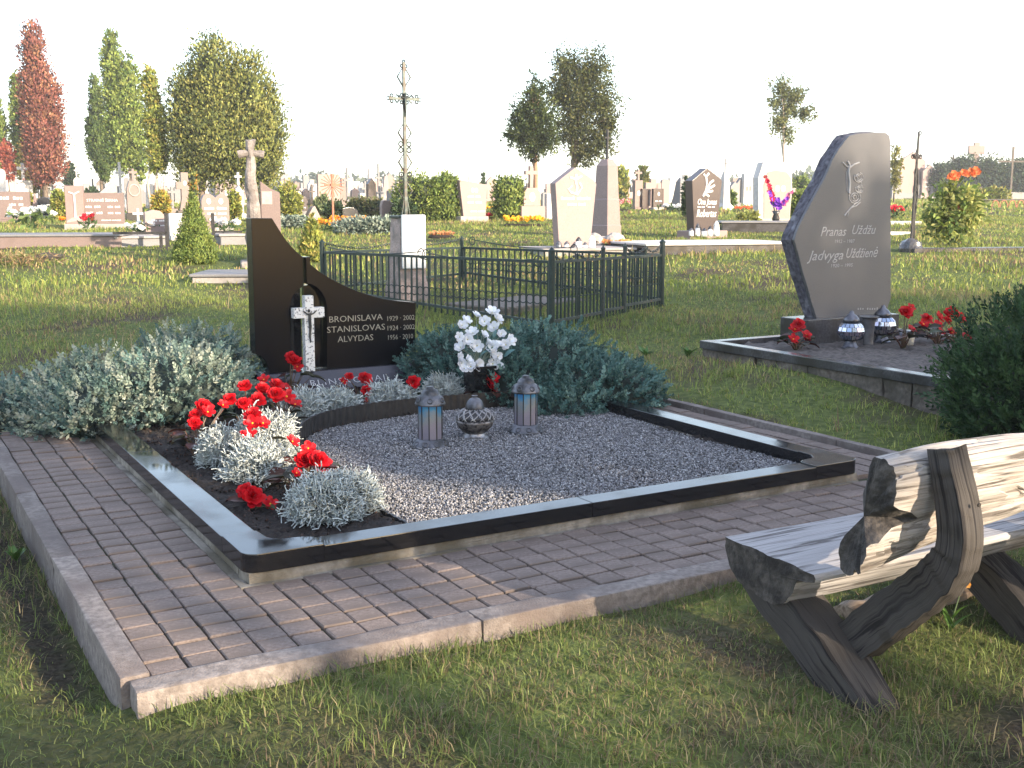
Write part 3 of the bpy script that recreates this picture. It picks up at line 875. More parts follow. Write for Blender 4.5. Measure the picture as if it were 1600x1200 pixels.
begonia('red begonia with several small blooms left of the brightest cushion bush', GL(.34, 1.98, Zs0), [(.0, .02, .17, .8, 'd'), (.08, .05, .22, .85, 's'), (.03, .1, .2, .75, 'd')], 12, .13, .16)
begonia('red begonia with dark leaves between the second cushion bush and the gravel', GL(.66, 1.16, Zs0), [(.0, .0, .16, .85, 's'), (-.06, .05, .19, .8, 's'), (.03, .06, .14, .7, 'd')], 12, .12, .15)
begonia('small red begonia blooms among the cushion bushes left of the plate', GL(1.05, 2.80, Zs0), [(.0, .0, .2, .9, 'd'), (-.06, .05, .24, .85, 's'), (.07, .03, .18, .8, 's'), (-.1, -.03, .2, .8, 'd')], 12, .14, .2)
# ================================================================== lanterns
PEWTER = surf('dark_pewter', (.07, .072, .085), (.17, .172, .19), 25, .42, .003, 60, metal=.55, c3=(.03, .03, .03), s3=12)
m, nt, bs = nt_new('iridescent_foil')
N_, L_ = nt.nodes, nt.links
tc = N_.new('ShaderNodeTexCoord'); sp = N_.new('ShaderNodeSeparateXYZ'); L_.new(tc.outputs['Object'], sp.inputs[0])
mr = N_.new('ShaderNodeMapRange'); mr.inputs['From Min'].default_value = .05; mr.inputs['From Max'].default_value = .29
L_.new(sp.outputs['Z'], mr.inputs['Value'])
nz = N_.new('ShaderNodeTexNoise'); nz.inputs['Scale'].default_value = 14; L_.new(tc.outputs['Object'], nz.inputs['Vector'])
ad = N_.new('ShaderNodeMath'); ad.operation = 'MULTIPLY_ADD'; ad.inputs[1].default_value = .7; L_.new(nz.outputs['Fac'], ad.inputs[0]); 
sb = N_.new('ShaderNodeMath'); sb.operation = 'SUBTRACT'; sb.inputs[1].default_value = .35; L_.new(mr.outputs[0], sb.inputs[0]); L_.new(sb.outputs[0], ad.inputs[2])
cr_ = N_.new('ShaderNodeValToRGB'); L_.new(ad.outputs[0], cr_.inputs[0])
e = cr_.color_ramp.elements
e[0].position = 0; e[0].color = (.36, .33, .40, 1); e[1].position = 1; e[1].color = (.10, .34, .50, 1)
for p_, c_ in ((.25, (.40, .36, .42, 1)), (.45, (.38, .40, .40, 1)), (.62, (.10, .36, .62, 1)), (.8, (.07, .24, .62, 1))):
    q = e.new(p_); q.color = c_
vo = N_.new('ShaderNodeTexChecker'); vo.inputs['Scale'].default_value = 380; L_.new(tc.outputs['Object'], vo.inputs['Vector'])
mxx = N_.new('ShaderNodeMixRGB'); mxx.blend_type = 'MULTIPLY'; mxx.inputs[0].default_value = .35
L_.new(cr_.outputs[0], mxx.inputs[1]); L_.new(vo.outputs['Color'], mxx.inputs[2]); L_.new(mxx.outputs[0], bs.inputs['Base Color'])
bs.inputs['Metallic'].default_value = .55; bs.inputs['Roughness'].default_value = .3
FOIL = m
def tall_lantern(label, a, b):
    root = thing('grave_lantern', label, 'lantern', GL(a, b, .19), TH + random.uniform(-.3, .3), 'lanterns standing on the gravel')
    root.scale = (1.07,) * 3
    bsn = MB().lathe([(.098, 0), (.100, .006), (.095, .014), (.083, .028), (.073, .040), (.068, .046)], 28).build('base', PEWTER, root, smooth=True)
    for k in range(9):
        a_ = 2 * math.pi * k / 9
        MB().ring((0, 0, 0), .014, .003, 12, 4).build('scroll', PEWTER, bsn, (.086 * math.cos(a_), .086 * math.sin(a_), .024), (R(-40), 0, a_ + R(90)))
    n = 10
    for k in range(n):
        a0, a1 = 2 * math.pi * (k + .07) / n, 2 * math.pi * (k + .93) / n
        MB().add([(.0635 * math.cos(q), .0635 * math.sin(q), z) for z in (.047, .222) for q in (a0, a1)] + [(.0605 * math.cos(q), .0605 * math.sin(q), z) for z in (.047, .222) for q in (a0, a1)],
                 [(0, 1, 3, 2), (4, 6, 7, 5), (0, 4, 5, 1), (2, 3, 7, 6), (0, 2, 6, 4), (1, 5, 7, 3)]).build('foil_panel', FOIL, root)
        q = 2 * math.pi * k / n
        MB().box(-.003, .003, -.003, .003, .044, .225).build('bar', surf('black_bar', (.012, .012, .013), None, 10, .5), root, (.0628 * math.cos(q), .0628 * math.sin(q), 0), (0, 0, q))
    lid = MB().lathe([(.078, .222), (.080, .228), (.076, .236), (.070, .250), (.060, .266), (.048, .272), (.047, .282), (.040, .294), (.026, .302), (.020, .305), (.020, .314), (.016, .316)], 28).build('lid', PEWTER, root, smooth=True)
    for k in range(6):
        a_ = 2 * math.pi * k / 6 + .3
        MB().ring((0, 0, 0), .013, .003, 12, 4).build('scroll', PEWTER, lid, (.071 * math.cos(a_), .071 * math.sin(a_), .25), (R(-30), 0, a_ + R(90)))
tall_lantern('grey metal lantern with blue iridescent panels, the nearer of the tall pair', 1.55, 1.66)
tall_lantern('grey metal lantern with blue iridescent panels in front of the blue juniper', 2.22, 1.75)
root = thing('grave_lantern', 'round pewter lantern with pierced shoulder between the two tall lanterns', 'lantern', GL(1.87, 1.735, .19), TH, 'lanterns standing on the gravel')
root.scale = (1.0,) * 3
WARMMETAL = surf('bronzed_relief_metal', (.05, .045, .045), (.22, .20, .19), 42, .35, .006, 42, metal=.6, contrast=(.42, .56))
MB().lathe([(.078, 0), (.080, .006), (.074, .010), (.068, .012), (.062, .03), (.060, .038)], 28).build('foot', surf('silvered_metal', (.2, .19, .19), (.33, .32, .32), 15, .3, metal=.7), root, smooth=True)
MB().lathe([(.058, .036), (.075, .046), (.098, .070), (.108, .095), (.109, .112)], 30).build('bowl', WARMMETAL, root, smooth=True)
sh = [(.108, .113), (.102, .135), (.086, .155), (.066, .168), (.05, .172)]
shd = MB().lathe(sh, 30).build('shoulder', surf('pewter_backing', (.035, .034, .037), (.06, .058, .062), 20, .45, metal=.5), root, smooth=True)
for k in range(38):
    a_ = 2 * math.pi * k / 38
    pts = []
    for i in range(7):
        t = i / 6
        rr = np.interp(t, [0, .3, .6, 1], [.110, .103, .086, .060]); zz = np.interp(t, [0, .3, .6, 1], [.114, .136, .157, .1715])
        w = a_ + .16 * math.sin(t * 6.3 + k * 2.1)
        pts.append((rr * math.cos(w), rr * math.sin(w), zz + .002))
    MB().tube(pts, [.0031] * 7, 5).build('scroll_bar', surf('pale_pewter', (.25, .24, .25), (.38, .37, .37), 20, .35, metal=.5), shd, smooth=True)
MB().lathe([(.052, .168), (.055, .172), (.054, .182), (.050, .2), (.042, .218), (.028, .232), (.014, .238), (.012, .244), (.018, .246), (.018, .250)], 24).build('lid', PEWTER, root, smooth=True)

# ================================================================== vase with white cloth flowers
root = thing('flower_vase', 'square black granite vase at the edge of the gravel', 'vase', GL(2.40, 2.66, .18), TH)
vm = MB().prism([(-.075, -.075), (.075, -.075), (.075, .075), (-.075, .075)], 0, .265, 'z')
vm.box(-.088, .088, -.088, .088, .266, .286).build('body', BLACK_GRANITE, root, bevel=.004, seg=2)
root = thing('white_bouquet', 'bouquet of white cloth flowers in the black vase', 'bouquet', GL(2.40, 2.66, .465), TH)
root.scale = (.9, .9, .9)
WH = [(.78, .80, .84), (.70, .73, .80), (.82, .83, .83)]
LILY = [petal_mesh('flower', [(6, 1, .5), (5, .8, .85)], .052, .1, WH, s, (.5, .5, .2)) for s in (7, 8, 9)]
st = MB()
wf = [(-.14, 0, .30), (-.10, .02, .33), (-.17, -.02, .22), (-.11, -.03, .20), (-.05, 0, .24), (-.09, .02, .14), (-.15, 0, .14), (-.03, -.03, .15), (.0, .04, .36), (.05, .0, .32),
      (.13, .03, .38), (.16, .0, .33), (.12, -.02, .27), (.06, -.03, .17), (.02, -.04, .22), (.10, -.03, .13), (.15, -.02, .14), (.08, -.05, .08), (.13, -.05, .06), (.26, .0, .17), (.22, -.02, .14), (.19, 0, .22), (.09, -.05, .01), (.14, -.06, -.02),
      (-.16, -.03, .03), (-.15, -.05, -.01), (-.10, -.06, .0), (-.05, -.06, .01), (-.12, -.05, .05), (-.18, -.02, .07)]
for i, (x, y, z) in enumerate(wf):
    st.tube([(0, 0, 0), (x * .45, y * .4, max(.02, z * .6)), (x, y, z - .01)], [.003, .0025, .002], 4)
    o = link('flower', LILY[i % 3], root, (x, y, z), (R(60) + random.uniform(-.5, .5), random.uniform(-.6, .6), random.uniform(-.8, .8)))
    o.scale = (random.uniform(.75, 1.15),) * 3
tag(st.build('stem', surf('pale_stem', (.16, .2, .14), (.3, .32, .26), 20, .6), root), kind='stuff')
GL_LEAF = leaf_mesh('leaf', .11, .04, [(.10, .2, .2)], 0)
for x, y, z, a_ in ((.05, -.03, .1, .3), (.18, .0, .1, .1), (-.02, -.05, .06, -1.2), (.12, 0, .2, 1.0), (-.06, -.04, .1, 2.6), (.2, -.03, .05, -.5)):
    link('leaf', GL_LEAF, root, (x, y, z), (R(40), R(-30), a_))
# ================================================================== log bench
def wood(name, c1, c2, c3, axis=0, bump=0.004, fine=170.0, attr=False):
    """long-grained weathered timber; the grain runs along the stored Grain coordinate or an object axis"""
    if name in MATS: return MATS[name]
    m, nt, bs = nt_new(name)
    N, L = nt.nodes, nt.links
    bs.inputs['Roughness'].default_value = 0.85; bs.inputs['Specular IOR Level'].default_value = 0.3
    if attr:
        at = N.new('ShaderNodeAttribute'); at.attribute_name = 'Grain'; src = at.outputs['Vector']; axis = 0
    else:
        src = N.new('ShaderNodeTexCoord').outputs['Object']
    def layer(sc, along, det, dist):
        mp = N.new('ShaderNodeMapping'); st = [sc] * 3; st[axis] = along
        mp.inputs['Scale'].default_value = st
        L.new(src, mp.inputs[0])
        q = N.new('ShaderNodeTexNoise'); q.inputs['Scale'].default_value = 1.0; q.inputs['Detail'].default_value = det; q.inputs['Distortion'].default_value = dist
        L.new(mp.outputs[0], q.inputs['Vector']); return q.outputs['Fac']
    f1, f2 = layer(fine, 5.0, 4, .3), layer(fine * .28, 2.2, 5, .7)
    r1 = N.new('ShaderNodeValToRGB'); L.new(f1, r1.inputs[0])
    e = r1.color_ramp.elements
    e[0].position = .34; e[0].color = (*[q * .72 for q in c2], 1); e[1].position = .62; e[1].color = (*c2, 1)
    r2 = N.new('ShaderNodeMapRange'); r2.inputs['From Min'].default_value = .475; r2.inputs['From Max'].default_value = .40
    L.new(f2, r2.inputs['Value'])
    mx = N.new('ShaderNodeMixRGB'); mx.inputs[2].default_value = (*c1, 1)
    L.new(r2.outputs[0], mx.inputs[0]); L.new(r1.outputs[0], mx.inputs[1])
    n3 = N.new('ShaderNodeTexNoise'); n3.inputs['Scale'].default_value = 6; n3.inputs['Detail'].default_value = 5
    L.new(src, n3.inputs['Vector'])
    r3 = N.new('ShaderNodeMapRange'); r3.inputs['From Min'].default_value = .5; r3.inputs['From Max'].default_value = .72; r3.inputs['To Max'].default_value = .85
    L.new(n3.outputs['Fac'], r3.inputs['Value'])
    m3 = N.new('ShaderNodeMixRGB'); m3.inputs[2].default_value = (*c3, 1)
    L.new(r3.outputs[0], m3.inputs[0]); L.new(mx.outputs[0], m3.inputs[1]); L.new(m3.outputs[0], bs.inputs['Base Color'])
    ad = N.new('ShaderNodeMath'); ad.operation = 'MULTIPLY_ADD'; ad.inputs[1].default_value = .4
    L.new(f1, ad.inputs[0]); L.new(f2, ad.inputs[2])
    bp = N.new('ShaderNodeBump'); bp.inputs['Distance'].default_value = bump; bp.inputs['Strength'].default_value = 1
    L.new(ad.outputs[0], bp.inputs['Height']); L.new(bp.outputs[0], bs.inputs['Normal'])
    MATS[name] = m
    return m
WOOD_BACK = wood('weathered_grey_wood', (.085, .073, .064), (.39, .36, .335), (.32, .275, .24), 0, .007, 190)
END_GRAIN = surf('dark_end_grain', (.030, .026, .024), (.085, .074, .066), 38, .9, .008, 70, c3=(.02, .017, .016), s3=14)
ROT = surf('rotten_end_grain', (.05, .035, .025), (.20, .13, .085), 26, .95, .012, 50, c3=(.03, .022, .018), s3=12)
WOOD_SEAT = wood('silvered_seat_wood', (.11, .10, .098), (.36, .345, .345), (.31, .295, .295), 0, .003, 170)
WOOD_DARK = wood('dark_weathered_wood', (.014, .012, .012), (.060, .053, .048), (.040, .036, .034), 0, .005, 170, True)
from mathutils import noise as mnoise
bench = thing('log_bench', 'weathered grey log bench facing the grave, seen from behind', 'bench', OG, TH)

def loft(name, mat, parent, aL, aR, prof, na=150, nphi=72, ridge=.006, seed=0.0, endmat=None):
    """log from the uneven left end aL(z) to aR; prof(a) gives a closed (b, z) outline"""
    V, Fq = [], []
    for i in range(na + 1):
        t = i / na
        for k in range(nphi):
            b0, z0 = prof(t, k / nphi)
            a = aL(z0, b0) + t * (aR - aL(z0, b0))
            q = mnoise.noise(Vector((a * 2.0 + seed, b0 * 38, z0 * 38))) + .6 * mnoise.noise(Vector((a * 4, b0 * 80, z0 * 80 + seed)))
            crack = mnoise.noise(Vector((a * 1.6 + 5 + seed, b0 * 26 + 9, z0 * 26)))
            dr = ridge * q - (.012 if crack > .42 else 0) * (ridge > .004)
            bc, zc = prof(t, None)
            dv = Vector((b0 - bc, z0 - zc)); l_ = max(dv.length, 1e-5)
            V.append((a, b0 + dv.x / l_ * dr, z0 + dv.y / l_ * dr))
    for i in range(na):
        for k in range(nphi):
            Fq.append((i * nphi + k, i * nphi + (k + 1) % nphi, (i + 1) * nphi + (k + 1) % nphi, (i + 1) * nphi + k))
    bm = bmesh.new()
    bv = [bm.verts.new(p) for p in V]
    for f in Fq: bm.faces.new([bv[i] for i in f])
    for i0 in (0, na):
        bc, zc = prof(i0 / na, None)
        cv = bm.verts.new((sum(V[i0 * nphi + k][0] for k in range(nphi)) / nphi, bc, zc))
        for k in range(nphi):
            bm.faces.new((cv, bv[i0 * nphi + k], bv[i0 * nphi + (k + 1) % nphi])).material_index = 1
    bmesh.ops.recalc_face_normals(bm, faces=bm.faces)
    me = bpy.data.meshes.new(name); bm.to_mesh(me); bm.free()
    me.polygons.foreach_set('use_smooth', np.ones(len(me.polygons), bool))
    me.materials.append(mat); me.materials.append(endmat or END_GRAIN)
    me.set_sharp_from_angle(angle=R(50))
    return link(name, me, parent)

SEATP = [(-1.085, .425), (-1.16, .424), (-1.24, .422), (-1.32, .420), (-1.40, .417), (-1.490, .412), (-1.492, .388), (-1.41, .372), (-1.385, .32), (-1.35, .275), (-1.31, .258), (-1.22, .262), (-1.14, .29), (-1.095, .335), (-1.078, .39)]
SP = np.array(SEATP + [SEATP[0]]); SS = np.concatenate([[0], np.cumsum(np.linalg.norm(np.diff(SP, axis=0), axis=1))]); SS /= SS[-1]
def seat_prof(t, u):
    if u is None: return -1.29, .36
    return float(np.interp(u, SS, SP[:, 0])) - .012 * math.sin(t * 5), float(np.interp(u, SS, SP[:, 1]))
loft('seat', WOOD_SEAT, bench, lambda z, b: 1.292 + .004 * math.sin(b * 40) + .10 * (.42 - z), 3.1, seat_prof, 120, 60, .0035)
def back_prof(t, u):
    zl, zh = .455 + .125 * min(1, t / .5) ** .8, .812 + .01 * math.sin(t * 9)
    zc, bc = (zl + zh) / 2, -1.655
    if u is None: return bc, zc
    p = 2 * math.pi * u
    c, s_ = math.cos(p), math.sin(p)
    rb = .045 if c > 0 else .095
    z = zc + (zh - zl) / 2 * (abs(s_) ** .75) * (1 if s_ > 0 else -1)
    return bc + rb * (abs(c) ** .7) * (1 if c > 0 else -1) - .22 * (z - .64), z
def back_left(z, b):
    e_ = 1.305 - .065 * max(0, min(1, (.60 - z) / .05)) * 1.0
    notch = .12 * math.exp(-((z - .64) / .026) ** 2)
    return e_ + notch + .30 * max(0, b + 1.72) + .014 * mnoise.noise(Vector((b * 25, z * 25, 1.0))) + .15 * max(0, .52 - z)
loft('backrest', WOOD_BACK, bench, back_left, 3.1, back_prof, 190, 90, .008, 3.0, END_GRAIN)
def plank(name, pts, th, a0, a1, parent, mat):
    """timber following (b, z) points, width a0..a1"""
    P = catmull(pts, 8); T = unit(np.gradient(P, axis=0)); Nn = np.stack([-T[:, 1], T[:, 0]], 1)
    th = np.interp(np.linspace(0, 1, len(P)), np.linspace(0, 1, len(th)), th)
    V, Fq = [], []
    ring_ = [(-1, -1), (-.4, -1.03), (.3, -1.0), (1, -1), (1.02, -.2), (1, 1), (.4, 1.02), (-.3, 1.0), (-1, 1), (-1.03, .2)]
    m = len(ring_)
    for i in range(len(P)):
        for (x, y) in ring_:
            q = P[i] + Nn[i] * y * th[i] / 2 
            w = mnoise.noise(Vector((x * 2, y * 2, i * .35 + a0))) * .010 + mnoise.noise(Vector((x * 5, y * 5, i * .12))) * .006
            V.append(((a0 + a1) / 2 + x * (a1 - a0) / 2 + w, q[0] + w, q[1] + w))
    for i in range(len(P) - 1):
        for k in range(m):
            Fq.append((i * m + k, i * m + (k + 1) % m, (i + 1) * m + (k + 1) % m, (i + 1) * m + k))
    Fq += [tuple(range(m))[::-1], tuple(range((len(P) - 1) * m, len(P) * m))]
    o = MB().add(V, Fq).build(name, mat, parent, smooth=True)
    o.data.set_sharp_from_angle(angle=R(60))
    ga_ = o.data.attributes.new('Grain', 'FLOAT_VECTOR', 'POINT')
    sl = np.concatenate([[0], np.cumsum(np.linalg.norm(np.diff(P, axis=0), axis=1))])
    ga_.data.foreach_set('vector', np.array([(sl[i], a0 + x * .06, y * .07 + a0) for i in range(len(P)) for (x, y) in ring_], np.float32).ravel())
    return o
for a0 in (1.425, 2.33):
    br = plank('backrest_bracket', [(-1.79, .838), (-1.815, .76), (-1.838, .68), (-1.852, .60), (-1.838, .53), (-1.79, .46), (-1.70, .37), (-1.59, .26), (-1.48, .15)], [.065, .075, .085, .09, .11, .125, .13, .12], a0, a0 + .085, bench, WOOD_DARK)
    MB().lathe([(.006, 0), (.006, .004)], 8).build('bolt', surf('rusted_bolt', (.02, .015, .012), None, 10, .8), br, (a0 + .05, -1.898, .70), (R(90), 0, 0))
    MB().lathe([(.006, 0), (.006, .004)], 8).build('bolt', surf('rusted_bolt', (.02, .015, .012), None, 10, .8), br, (a0 + .05, -1.872, .56), (R(90), 0, 0))
    plank('leg', [(-1.15, .36), (-1.25, .27), (-1.42, .17), (-1.56, .07), (-1.72, -.06)], [.12, .13, .135, .13, .11], a0 - .105, a0 + .035, bench, WOOD_DARK)
lg = thing('fallen_log', 'short brown log lying in the grass under the bench', 'log', GL(2.15, -1.17, 0), TH)
LOGM = wood('pale_brown_log', (.12, .085, .06), (.30, .23, .17), (.22, .16, .12), 0, .004, 120)
pts = [(x, .01 * math.sin(x * 4), .045) for x in np.linspace(-.38, .5, 22)]
MB().tube(pts, [.085 + .006 * math.sin(i * 1.7) for i in range(22)], 22).build('log_body', LOGM, lg, sub=1, noise=.008, nscale=14, smooth=True)
for x, y, rz in ((-.36, .02, .4), (-.34, -.04, -.3), (-.3, .09, 1.0)):
    MB().box(-.07, .07, -.02, .02, -.01, .02).build('bark_chip', WOODBARK, lg, (x, y - .09, .02), (0, .2, rz), bevel=.005)

# ================================================================== green iron fence round the old grave
GREEN = surf('green_enamel', (.006, .017, .015), (.011, .028, .024), 40, .45, c3=(.03, .026, .02), s3=14, t3=(.62, .8))
GREY_P = surf('worn_green_enamel', (.022, .032, .028), (.05, .06, .052), 40, .5, c3=(.09, .04, .022), s3=10, t3=(.58, .75))
fence = thing('iron_grave_fence', 'dark green iron fence with rings and draped chains round an old grave', 'fence')
FC, FL_, FR_, FB = Vector((.39, 11.0, 0)), Vector((-2.27, 13.4, 0)), Vector((1.70, 12.67, 0)), Vector((-.67, 15.0, 0))
RAIL = .975
bar_me = MB().box(-.008, .008, -.008, .008, 0, 1).mesh('bar', GREEN)
def post(p, top, r=.028, mat=GREEN, name='post'):
    z0 = hgt(0, p.y) - .1
    prof = [(r, 0), (r, top - z0 - .03), (r * 1.15, top - z0 - .028), (r * 1.15, top - z0 - .015), (r * .55, top - z0), (.002, top - z0 + .02)]
    MB().lathe(prof, 12).build(name, mat, fence, (p.x, p.y, z0))
def panel(p, q, nbar, rings=(), rail_top=RAIL, mat=GREEN, skip=()):
    d = q - p; L = d.length; yaw = math.atan2(d.y, d.x)
    for zr in (rail_top, None):
        za = rail_top if zr else hgt(0, p.y) + .10; zb = rail_top if zr else hgt(0, q.y) + .08
        mid = (p + q) / 2; pit = math.atan2(zb - za, L)
        MB().box(-L / 2, L / 2, -.012, .012, -.014, .014).build('rail', mat, fence, (mid.x, mid.y, (za + zb) / 2), (0, -pit, yaw))
    for i in range(nbar):
        t = (i + .5) / nbar
        c = p + d * t
        z0 = hgt(0, p.y + d.y * t) + .02
        o = link('bar', bar_me, fence, (c.x, c.y, z0), (random.uniform(-.01, .01), random.uniform(-.01, .01), yaw))
        o.scale = (1, 1, rail_top - z0)
        for zz in rings:
            if i < nbar - 1:
                c2 = p + d * (t + .5 / nbar)
                link('ring', ring_me, fence, (c2.x, c2.y, zz), (0, 0, yaw))
ring_me = MB().ring((0, 0, 0), .046, .006, 16, 4).mesh('ring', GREEN, smooth=True)
post(FC, 1.105, .034); post(FL_, 1.115, .03); post(FR_, 1.14, .03); post(FB, 1.115, .026)
g1, g2 = FC + (FR_ - FC) * .43, FC + (FR_ - FC) * .63
post(g1, 1.10, .022, GREY_P, 'gate_post'); post(g2, 1.11, .022, GREY_P, 'gate_post')
post(FC + (FR_ - FC) * .21, 1.05, .012, GREEN, 'hanger'); post(FC + (FR_ - FC) * .83, 1.08, .012, GREEN, 'hanger'); post(FL_ + (FB - FL_) * .5, 1.09, .012, GREEN, 'hanger')
panel(FL_, FC, 38, (.60,))
panel(FC, g1, 14, (.66,), mat=GREY_P); panel(g1, g2, 7, (), mat=GREY_P); panel(g2, FR_, 13, (.70,), mat=GREY_P)
panel(FL_, FB, 22, ()); panel(FB, FR_, 32, (.74,))
# upper rings near the corner post
d = (FL_ - FC)
for i in range(6):
    c = FC + d * ((i + 1.) / 38); link('ring', ring_me, fence, (c.x, c.y, .82), (0, 0, math.atan2(-d.y, -d.x)))
# scroll wires over the front panel
def scroll(p, q, z0, z1):
    d = q - p
    yaw = math.atan2(d.y, d.x)
    pts = []
    for i in range(21):
        t = i / 20
        c = p + d * t
        pts.append((c.x, c.y, z0 + (z1 - z0) * t - .05 * math.sin(math.pi * t)))
    MB().tube(pts, .006, 5).build('scroll_wire', GREEN, fence)
    for c, z in ((p, z0), (q, z1)):
        link('ring', ring_me, fence, (c.x, c.y, z - .02), (0, 0, yaw)).scale = (1.15, 1, 1.15)
scroll(FC + d * .05, FC + d * .50, 1.0, 1.02)
scroll(FC + d * .52, FC + d * .97, 1.03, 1.04)
bd = FR_ - FB
scroll(FB + bd * .06, FB + bd * .6, 1.09, 1.03)
CHAIN = surf('chain_metal', (.02, .028, .028), (.09, .10, .10), 60, .4, metal=.6)
def chain(p, q, za, zb, sag):
    d = q - p; n = max(6, int(d.length / .034)); yaw = math.atan2(d.y, d.x)
    mb = MB()
    for i in range(n):
        t = (i + .5) / n
        z = za + (zb - za) * t - sag * 4 * t * (1 - t)
        sl = math.atan2((zb - za) - sag * 4 * (1 - 2 * t), d.length)
        k = MB().ring((0, 0, 0), .017, .005, 8, 4)
        M = Matrix.Translation((p.x + d.x * t, p.y + d.y * t, z)) @ Matrix.Rotation(yaw, 4, 'Z') @ Matrix.Rotation(-sl, 4, 'Y') @ Matrix.Rotation(R(90) * (i % 2), 4, 'X') @ Matrix.Diagonal((1.35, 1, .8, 1))
        mb.add([M @ Vector(v) for v in k.v], k.f)
    mb.build('chain', CHAIN, fence, smooth=True)
rr = FR_ - FC; ll = FB - FL_
chain(FC, FC + rr * .21, 1.06, 1.05, .07); chain(FC + rr * .21, g1, 1.05, 1.08, .08)
chain(g2, FC + rr * .83, 1.09, 1.08, .07); chain(FC + rr * .83, FR_, 1.08, 1.12, .08)
chain(FL_, FL_ + ll * .5, 1.10, 1.08, .075); chain(FL_ + ll * .5, FB, 1.08, 1.10, .06)

# stone pillar with iron cross inside the fence
mon = thing('iron_cross_monument', 'tall openwork iron cross on a stone pillar with white panel, inside the green fence', 'grave cross', (-1.22, 12.95, hgt(0, 12.95)), TH)
zt = 1.385 - hgt(0, 12.95)
PINKG = surf('weathered_pink_granite', (.30, .22, .19), (.46, .36, .32), 60, .8, .004, 90, c3=(.20, .17, .15), s3=6)
pil = MB()
lv = [(0, .21), (.12, .19), (.3, .165), (.6, .145), (zt, .13)]
vs = []
for z, w in lv: vs += [(-w, -w, z - (.1 if z == 0 else 0)), (w, -w, z), (w, w, z), (-w, w, z - (.1 if z == 0 else 0))]
fs = [(0, 3, 2, 1), (16, 17, 18, 19)] + [(i * 4 + k, i * 4 + (k + 1) % 4, (i + 1) * 4 + (k + 1) % 4, (i + 1) * 4 + k) for i in range(4) for k in range(4)]
pil.add(vs, fs).build('pillar', PINKG, mon, sub=4, noise=.02, nscale=9)
MB().box(-.15, .15, -.15, .15, zt + .002, zt + .03).build('cap', GREEN, mon, bevel=.005)
MB().box(-.145, .15, -.215, -.175, zt - .57, zt + .04).build('white_panel', surf('white_enamel', (.78, .77, .74), (.84, .83, .8), 8, .4), mon, bevel=.02, seg=3)
IRON = surf('silver_painted_iron', (.04, .055, .05), (.09, .11, .10), 30, .5, c3=(.06, .045, .035), s3=12, metal=.3)
zb = zt + .03; ztop = 3.12 - hgt(0, 12.95)
MB().box(-.017, .017, -.014, .014, zb, ztop).build('shaft', IRON, mon)
zar = ztop - .40
MB().box(-.19, .19, -.011, .011, zar - .014, zar + .014).build('crossbar', IRON, mon)
def lozenge(zc, hw, hh, x=0, flat=False):
    pts = [(x, 0, zc - hh), (x + hw, 0, zc), (x, 0, zc + hh), (x - hw, 0, zc), (x, 0, zc - hh)]
    MB().tube(pts, .0115, 5).build('lozenge', IRON, mon)
def scrolls(zc, s=1.5):
    for sx in (-1, 1):
        for sz in (-1, 1):
            MB().ring((0, 0, 0), .018 * s, .0085, 10, 4).build('scroll', IRON, mon, (sx * .034 * s, 0, zc + sz * .022 * s), (0, 0, 0))
for zc in (zb + .28, zb + .60, zb + .93, ztop - .16): lozenge(zc, .082, .125)
for zc in (zb + .43, zb + .77): scrolls(zc)
for sx in (-1, 1):
    pts = [(sx * .05, 0, zar), (sx * .09, 0, zar + .045), (sx * .13, 0, zar), (sx * .09, 0, zar - .045), (sx * .05, 0, zar)]
    MB().tube(pts, .0115, 5).build('lozenge', IRON, mon)
    for sz in (-1, 1):
        MB().ring((0, 0, 0), .018, .0085, 10, 4).build('scroll', IRON, mon, (sx * .155, 0, zar + sz * .03))
        MB().ring((0, 0, 0), .016, .0085, 10, 4).build('scroll', IRON, mon, (sx * .035, 0, zar + sz * .04))
    MB().ring((0, 0, 0), .02, .006, 10, 4).build('scroll', IRON, mon, (sx * .195, 0, zar))
for sx in (-1, 1): MB().ring((0, 0, 0), .016, .0085, 10, 4).build('scroll', IRON, mon, (sx * .026, 0, ztop - .04))
MB().ring((0, 0, 0), .014, .0085, 10, 4).build('scroll', IRON, mon, (0, 0, ztop + .012))
fg = MB()
fg.tube([(0, -.03, zar + .03), (0, -.035, zar - .05), (.004, -.03, zar - .12), (0, -.02, zar - .2)], [.012, .014, .011, .006], 6)
fg.tube([(-.09, -.02, zar + .035), (0, -.03, zar), (.09, -.02, zar + .035)], [.005, .008, .005], 5)
fg.lathe([(.001, -.018), (.012, -.01), (.014, 0), (.01, .012), (.001, .018)], 8, (0, -.035, zar + .05))
fg.build('crucifix_figure', IRON, mon, smooth=True)
for sx in (-1, 1): MB().tube([(sx * .05, 0, zb), (sx * .015, 0, zb + .22)], .008, 5).build('stay', IRON, mon)
RUBBLE0 = surf('brown_old_slab', (.10, .085, .07), (.19, .16, .135), 20, .95, .01, 40)
